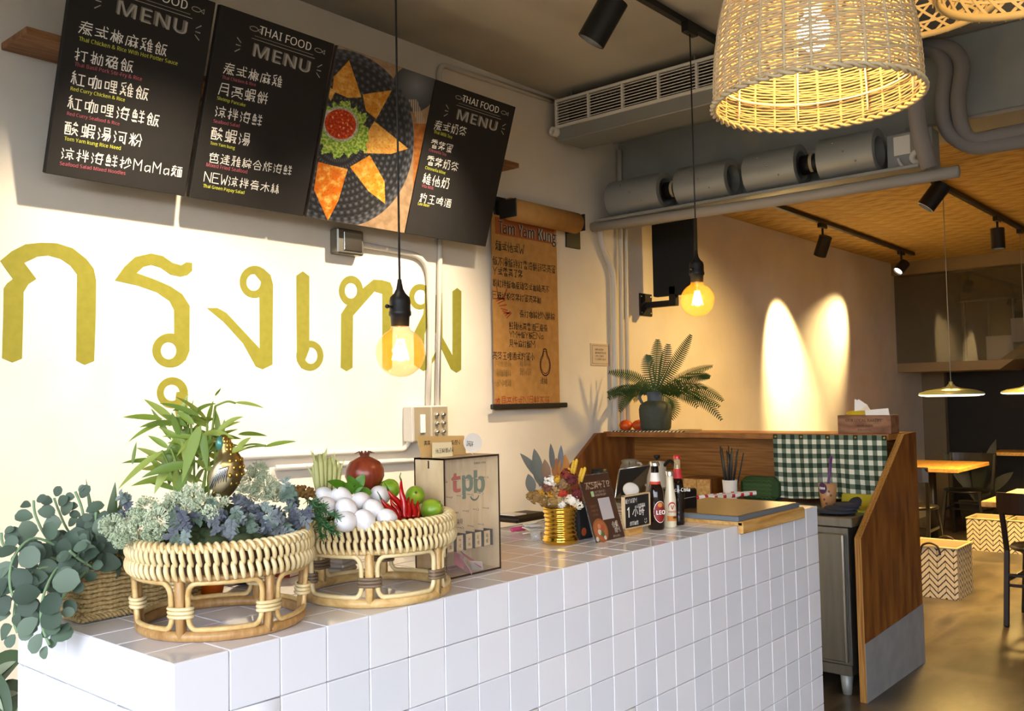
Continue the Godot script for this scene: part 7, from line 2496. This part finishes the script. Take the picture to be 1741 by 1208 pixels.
	box(s, Vector3(-0.052, 0.105, 0.06), Vector3(0.002, 0.042, 0.12), 0.0, Basis(Vector3(1, 0, 0), -0.08) * Basis(Vector3(0, 0, 1), 0.2))
	obj("white_slip", s, M.paper, t)

# ---------- rear dining area ----------
func disc_lamp(label: String, c: Vector3, energy: float) -> void:
	var t := thing("disc_pendant", label, "pendant lamp", c, 0.0, "flat olive disc pendants")
	var s := nst(true)
	lathe(s, [Vector2(0.2, 0.0), Vector2(0.195, 0.012), Vector2(0.15, 0.028), Vector2(0.06, 0.042), Vector2(0.03, 0.052), Vector2(0.014, 0.07), Vector2(0.01, 0.085), Vector2(0, 0.086)], 40)
	obj("shade", s, M.disc, t)
	s = nst(true)
	lathe(s, [Vector2(0.2, 0.0), Vector2(0.19, -0.008), Vector2(0.15, -0.013), Vector2(0, -0.014)], 40)
	obj("light_diffuser", s, M.lens_soft, t)
	s = nst(true)
	rod(s, Vector3(0, 0.08, 0), Vector3(0, 2.765 - c.y, 0), 0.0028, 6)
	obj("cord", s, M.galv, t)
	s = nst()
	span(s, Vector3(-0.04, 2.72 - c.y, -0.018), Vector3(0.04, 2.757 - c.y, 0.018))
	obj("adapter", s, M.black_metal, t)
	spot_light(t, c + Vector3(0, -0.02, 0), c + Vector3(0, -1.5, 0.001), energy, 80.0, 0.3, WARM, 0.15)
func table(label: String, at: Vector3, sx: float, sz: float, h := 0.75, pedestal := true) -> void:
	var t := thing("dining_table", label, "table", at, 0.0, "rear dining tables")
	var s := nst()
	span(s, Vector3(-sx / 2, h - 0.035, -sz / 2), Vector3(sx / 2, h, sz / 2), 0.004)
	obj("tabletop", s, M.table, t)
	s = nst(true)
	rod(s, Vector3(0, 0.02, 0), Vector3(0, h - 0.035, 0), 0.035, 14)
	obj("column", s, M.dark_chair, t)
	s = nst(true)
	lathe(s, [Vector2(0.24, 0), Vector2(0.24, 0.012), Vector2(0.06, 0.03), Vector2(0, 0.03)], 32)
	obj("base", s, M.dark_chair, t)
func chair(label: String, at: Vector3, turn: float) -> void:
	# faces +Z before turning; back legs at the rear carry the backrest
	var t := thing("dining_chair", label, "chair", at, turn, "dark wooden chairs")
	var s := nst(true)
	lathe(s, [Vector2(0, 0.435), Vector2(0.2, 0.435), Vector2(0.21, 0.445), Vector2(0.2, 0.46), Vector2(0, 0.466)], 28)
	obj("seat", s, M.dark_chair, t)
	for e in [-1.0, 1.0]:
		s = nst()
		bar(s, Vector3(e * 0.19, 0, -0.25), Vector3(e * 0.185, 0.45, -0.185), 0.026, 0.03, 0.004)
		bar(s, Vector3(e * 0.185, 0.44, -0.185), Vector3(e * 0.2, 0.79, -0.25), 0.026, 0.028, 0.004)
		obj("leg", s, M.dark_chair, t)
		s = nst()
		bar(s, Vector3(e * 0.19, 0, 0.2), Vector3(e * 0.15, 0.45, 0.14), 0.03, 0.03, 0.004)
		obj("leg", s, M.dark_chair, t)
		s = nst()
		bar(s, Vector3(e * 0.186, 0.27, -0.21), Vector3(e * 0.165, 0.27, 0.165), 0.015, 0.022, 0.002)
		obj("stretcher", s, M.dark_chair, t)
	for q in [0.24, 0.3]:
		s = nst()
		bar(s, Vector3(-0.185, q, -0.21), Vector3(0.185, q, -0.21), 0.015, 0.018, 0.002)
		obj("stretcher", s, M.dark_chair, t)
	s = nst()
	for i in 10:
		var a := -1.0 + i * 0.2
		var b := a + 0.2
		var z := func(v: float) -> float: return -0.245 - 0.035 * (1.0 - v * v)
		bar(s, Vector3(a * 0.215, 0.735, z.call(a)), Vector3(b * 0.215, 0.735, z.call(b)), 0.018, 0.12, 0.0)
	obj("backrest", s, M.dark_chair, t)
func chevron_tex() -> ImageTexture:
	var n := 96
	var im := Image.create(n, n, false, Image.FORMAT_RGB8)
	for y in n:
		for x in n:
			var xx := x % 48
			var f := float(absi(xx - 24)) * 0.9
			var v := fposmod(y - f, 16.0)
			var c := Color("d8cdb0")
			if v < 3.6: c = Color("2a2622")
			if (xx < 1 or xx == 24) and y % 32 < 20: c = Color("2a2622")
			im.set_pixel(x, y, c)
	return ImageTexture.create_from_image(im)
func storage_basket(label: String, c: Vector3, sx: float, sz: float, h: float, m: Material, turn := 0.0, handle := true) -> void:
	var t := thing("storage_basket", label, "basket", c, turn, "chevron canvas baskets")
	var s := nst()
	var x := sx / 2
	var z := sz / 2
	var k := 0.4
	uvquad(s, Vector3(-x, h, -z), Vector3(-x, h, z), Vector3(-x, 0, z), Vector3(-x, 0, -z), 0, 0, sz / k * 1.9, h / k * 1.6)
	uvquad(s, Vector3(-x, h, z), Vector3(x, h, z), Vector3(x, 0, z), Vector3(-x, 0, z), 0, 0, sx / k * 1.9, h / k * 1.6)
	uvquad(s, Vector3(x, h, z), Vector3(x, h, -z), Vector3(x, 0, -z), Vector3(x, 0, z), 0, 0, sz / k * 1.9, h / k * 1.6)
	uvquad(s, Vector3(x, h, -z), Vector3(-x, h, -z), Vector3(-x, 0, -z), Vector3(x, 0, -z), 0, 0, sx / k * 1.9, h / k * 1.6)
	obj("canvas", s, m, t)
	s = nst()
	span(s, Vector3(-x + 0.006, 0.0, -z + 0.006), Vector3(x - 0.006, 0.01, z - 0.006))
	for e in [[-x + 0.003, -x + 0.008, -z, z], [x - 0.008, x - 0.003, -z, z]]: span(s, Vector3(e[0], 0.01, e[2] + 0.003), Vector3(e[1], h, e[3] - 0.003))
	for e in [[-z + 0.003, -z + 0.008], [z - 0.008, z - 0.003]]: span(s, Vector3(-x + 0.003, 0.01, e[0]), Vector3(x - 0.003, h, e[1]))
	obj("lining", s, hexm("cdbf96", 0.9), t)
	s = nst(true)
	tube(s, [Vector3(-x, h, -z), Vector3(-x, h, z), Vector3(x, h, z), Vector3(x, h, -z)], 0.007, 6, true)
	obj("hem", s, hexm("d2c49c", 0.9), t)
	if handle:
		for e in [-1.0, 1.0]:
			s = nst(true)
			tube(s, smooth_path([Vector3(e * (x + 0.003), h - 0.05, -0.065), Vector3(e * (x + 0.006), h + 0.005, -0.05), Vector3(e * (x + 0.006), h + 0.025, 0), Vector3(e * (x + 0.006), h + 0.005, 0.05), Vector3(e * (x + 0.003), h - 0.05, 0.065)], 5), 0.007, 6)
			obj("handle", s, hexm("2a160c", 0.5), t)
func build_rear_room() -> void:
	M.lens_soft = glow(Color(1.0, 0.94, 0.8), 3.0)
	disc_lamp("flat olive disc pendant in front of the stair landing", Vector3(5.75, 1.385, -0.43), 4.0)
	disc_lamp("flat olive disc pendant further along the rear track", Vector3(7.9, 1.385, -0.43), 4.0)
	table("pale wood table with a metal pot behind the plywood panel", Vector3(8.12, 0, -1.28), 1.0, 0.72)
	table("pale wood table next to the dark chair", Vector3(5.98, 0, 0.13), 0.92, 0.7, 0.72)
	table("narrow wood table against the black rear wall", Vector3(9.85, 0, -0.72), 0.5, 0.9, 0.78)
	chair("dark wooden chair pushed up to the table behind the plywood panel", Vector3(7.35, 0, -1.22), PI / 2)
	chair("dark wooden chair with its back to the counter at the bare table", Vector3(5.62, 0, 0.12), PI / 2)
	chair("dark wooden chair on the far side of the table with the pot", Vector3(8.9, 0, -1.2), -PI / 2)
	var cm := mat(Color.WHITE, 0.9)
	cm.albedo_texture = chevron_tex()
	storage_basket("tall chevron canvas basket beside the grey kick plate", Vector3(6.12, 0, -0.66), 0.36, 0.34, 0.345, cm)
	storage_basket("chevron canvas basket under the bare table", Vector3(8.3, 0, -0.86), 0.34, 0.3, 0.28, cm, 0.0, false)
	storage_basket("chevron canvas basket touching another behind the dark chair", Vector3(8.3, 0, -0.53), 0.34, 0.3, 0.28, cm, 0.0, false)
	# pot and plant by the far table
	var t := thing("metal_pot", "small shiny metal pot on the wood table", "pot", Vector3(7.9, 0.75, -1.45))
	var s := nst(true)
	lathe(s, [Vector2(0, 0), Vector2(0.07, 0), Vector2(0.08, 0.06), Vector2(0.07, 0.06), Vector2(0.06, 0.008), Vector2(0, 0.008)], 24)
	obj("bowl", s, M.brass, t)
	s = nst(true)
	tube(s, smooth_path([Vector3(-0.075, 0.05, 0), Vector3(-0.05, 0.1, 0), Vector3(0.05, 0.1, 0), Vector3(0.075, 0.05, 0)], 5), 0.004, 6)
	obj("handle", s, M.brass, t)
	t = thing("cactus_plant", "dim broad-leaved plant against the black rear wall", "plant", Vector3(9.4, 0, -1.25))
	s = nst(true)
	lathe(s, [Vector2(0, 0), Vector2(0.12, 0), Vector2(0.16, 0.3), Vector2(0, 0.3)], 24)
	obj("pot", s, hexm("3a352c", 0.7), t)
	for e in [[-0.1, 0.8, 0.1, 0.14], [0.05, 0.92, 0.2, 0.1], [0.0, 0.78, -0.2, 0.12], [0.02, 0.6, 0.35, 0.1], [0.0, 0.8, -0.3, 0.09]]:
		inst("leaf", blade(Vector3(0, 0.28, 0), Vector3(e[0], e[1], e[2]), e[3], 0.02, Vector3(-1, 0.2, 0.1), 0.6, 0.1), leafy(Color("24281c"), Color("0c100a"), 0.5), t)

func _ready() -> void:
	rng.seed = 7
	make_world()
	make_materials()
	make_room()
	make_lamps()
	build_counter()
	build_boards()
	build_letters()
	build_wall_fittings()
	build_scroll()
	build_aircon()
	build_fan_coil()
	build_screen()
	build_pendants()
	build_wicker_lamp()
	build_lattice_lamps()
	build_stands()
	build_bamboo_plant()
	build_foliage()
	build_bird()
	build_seagrass()
	build_trailing_plant()
	build_vegetables()
	build_donation_box()
	build_flower_vase()
	build_signs()
	build_bottles()
	build_menu_tray()
	build_till()
	build_cabinet()
	build_shelf_things()
	build_rear_room()
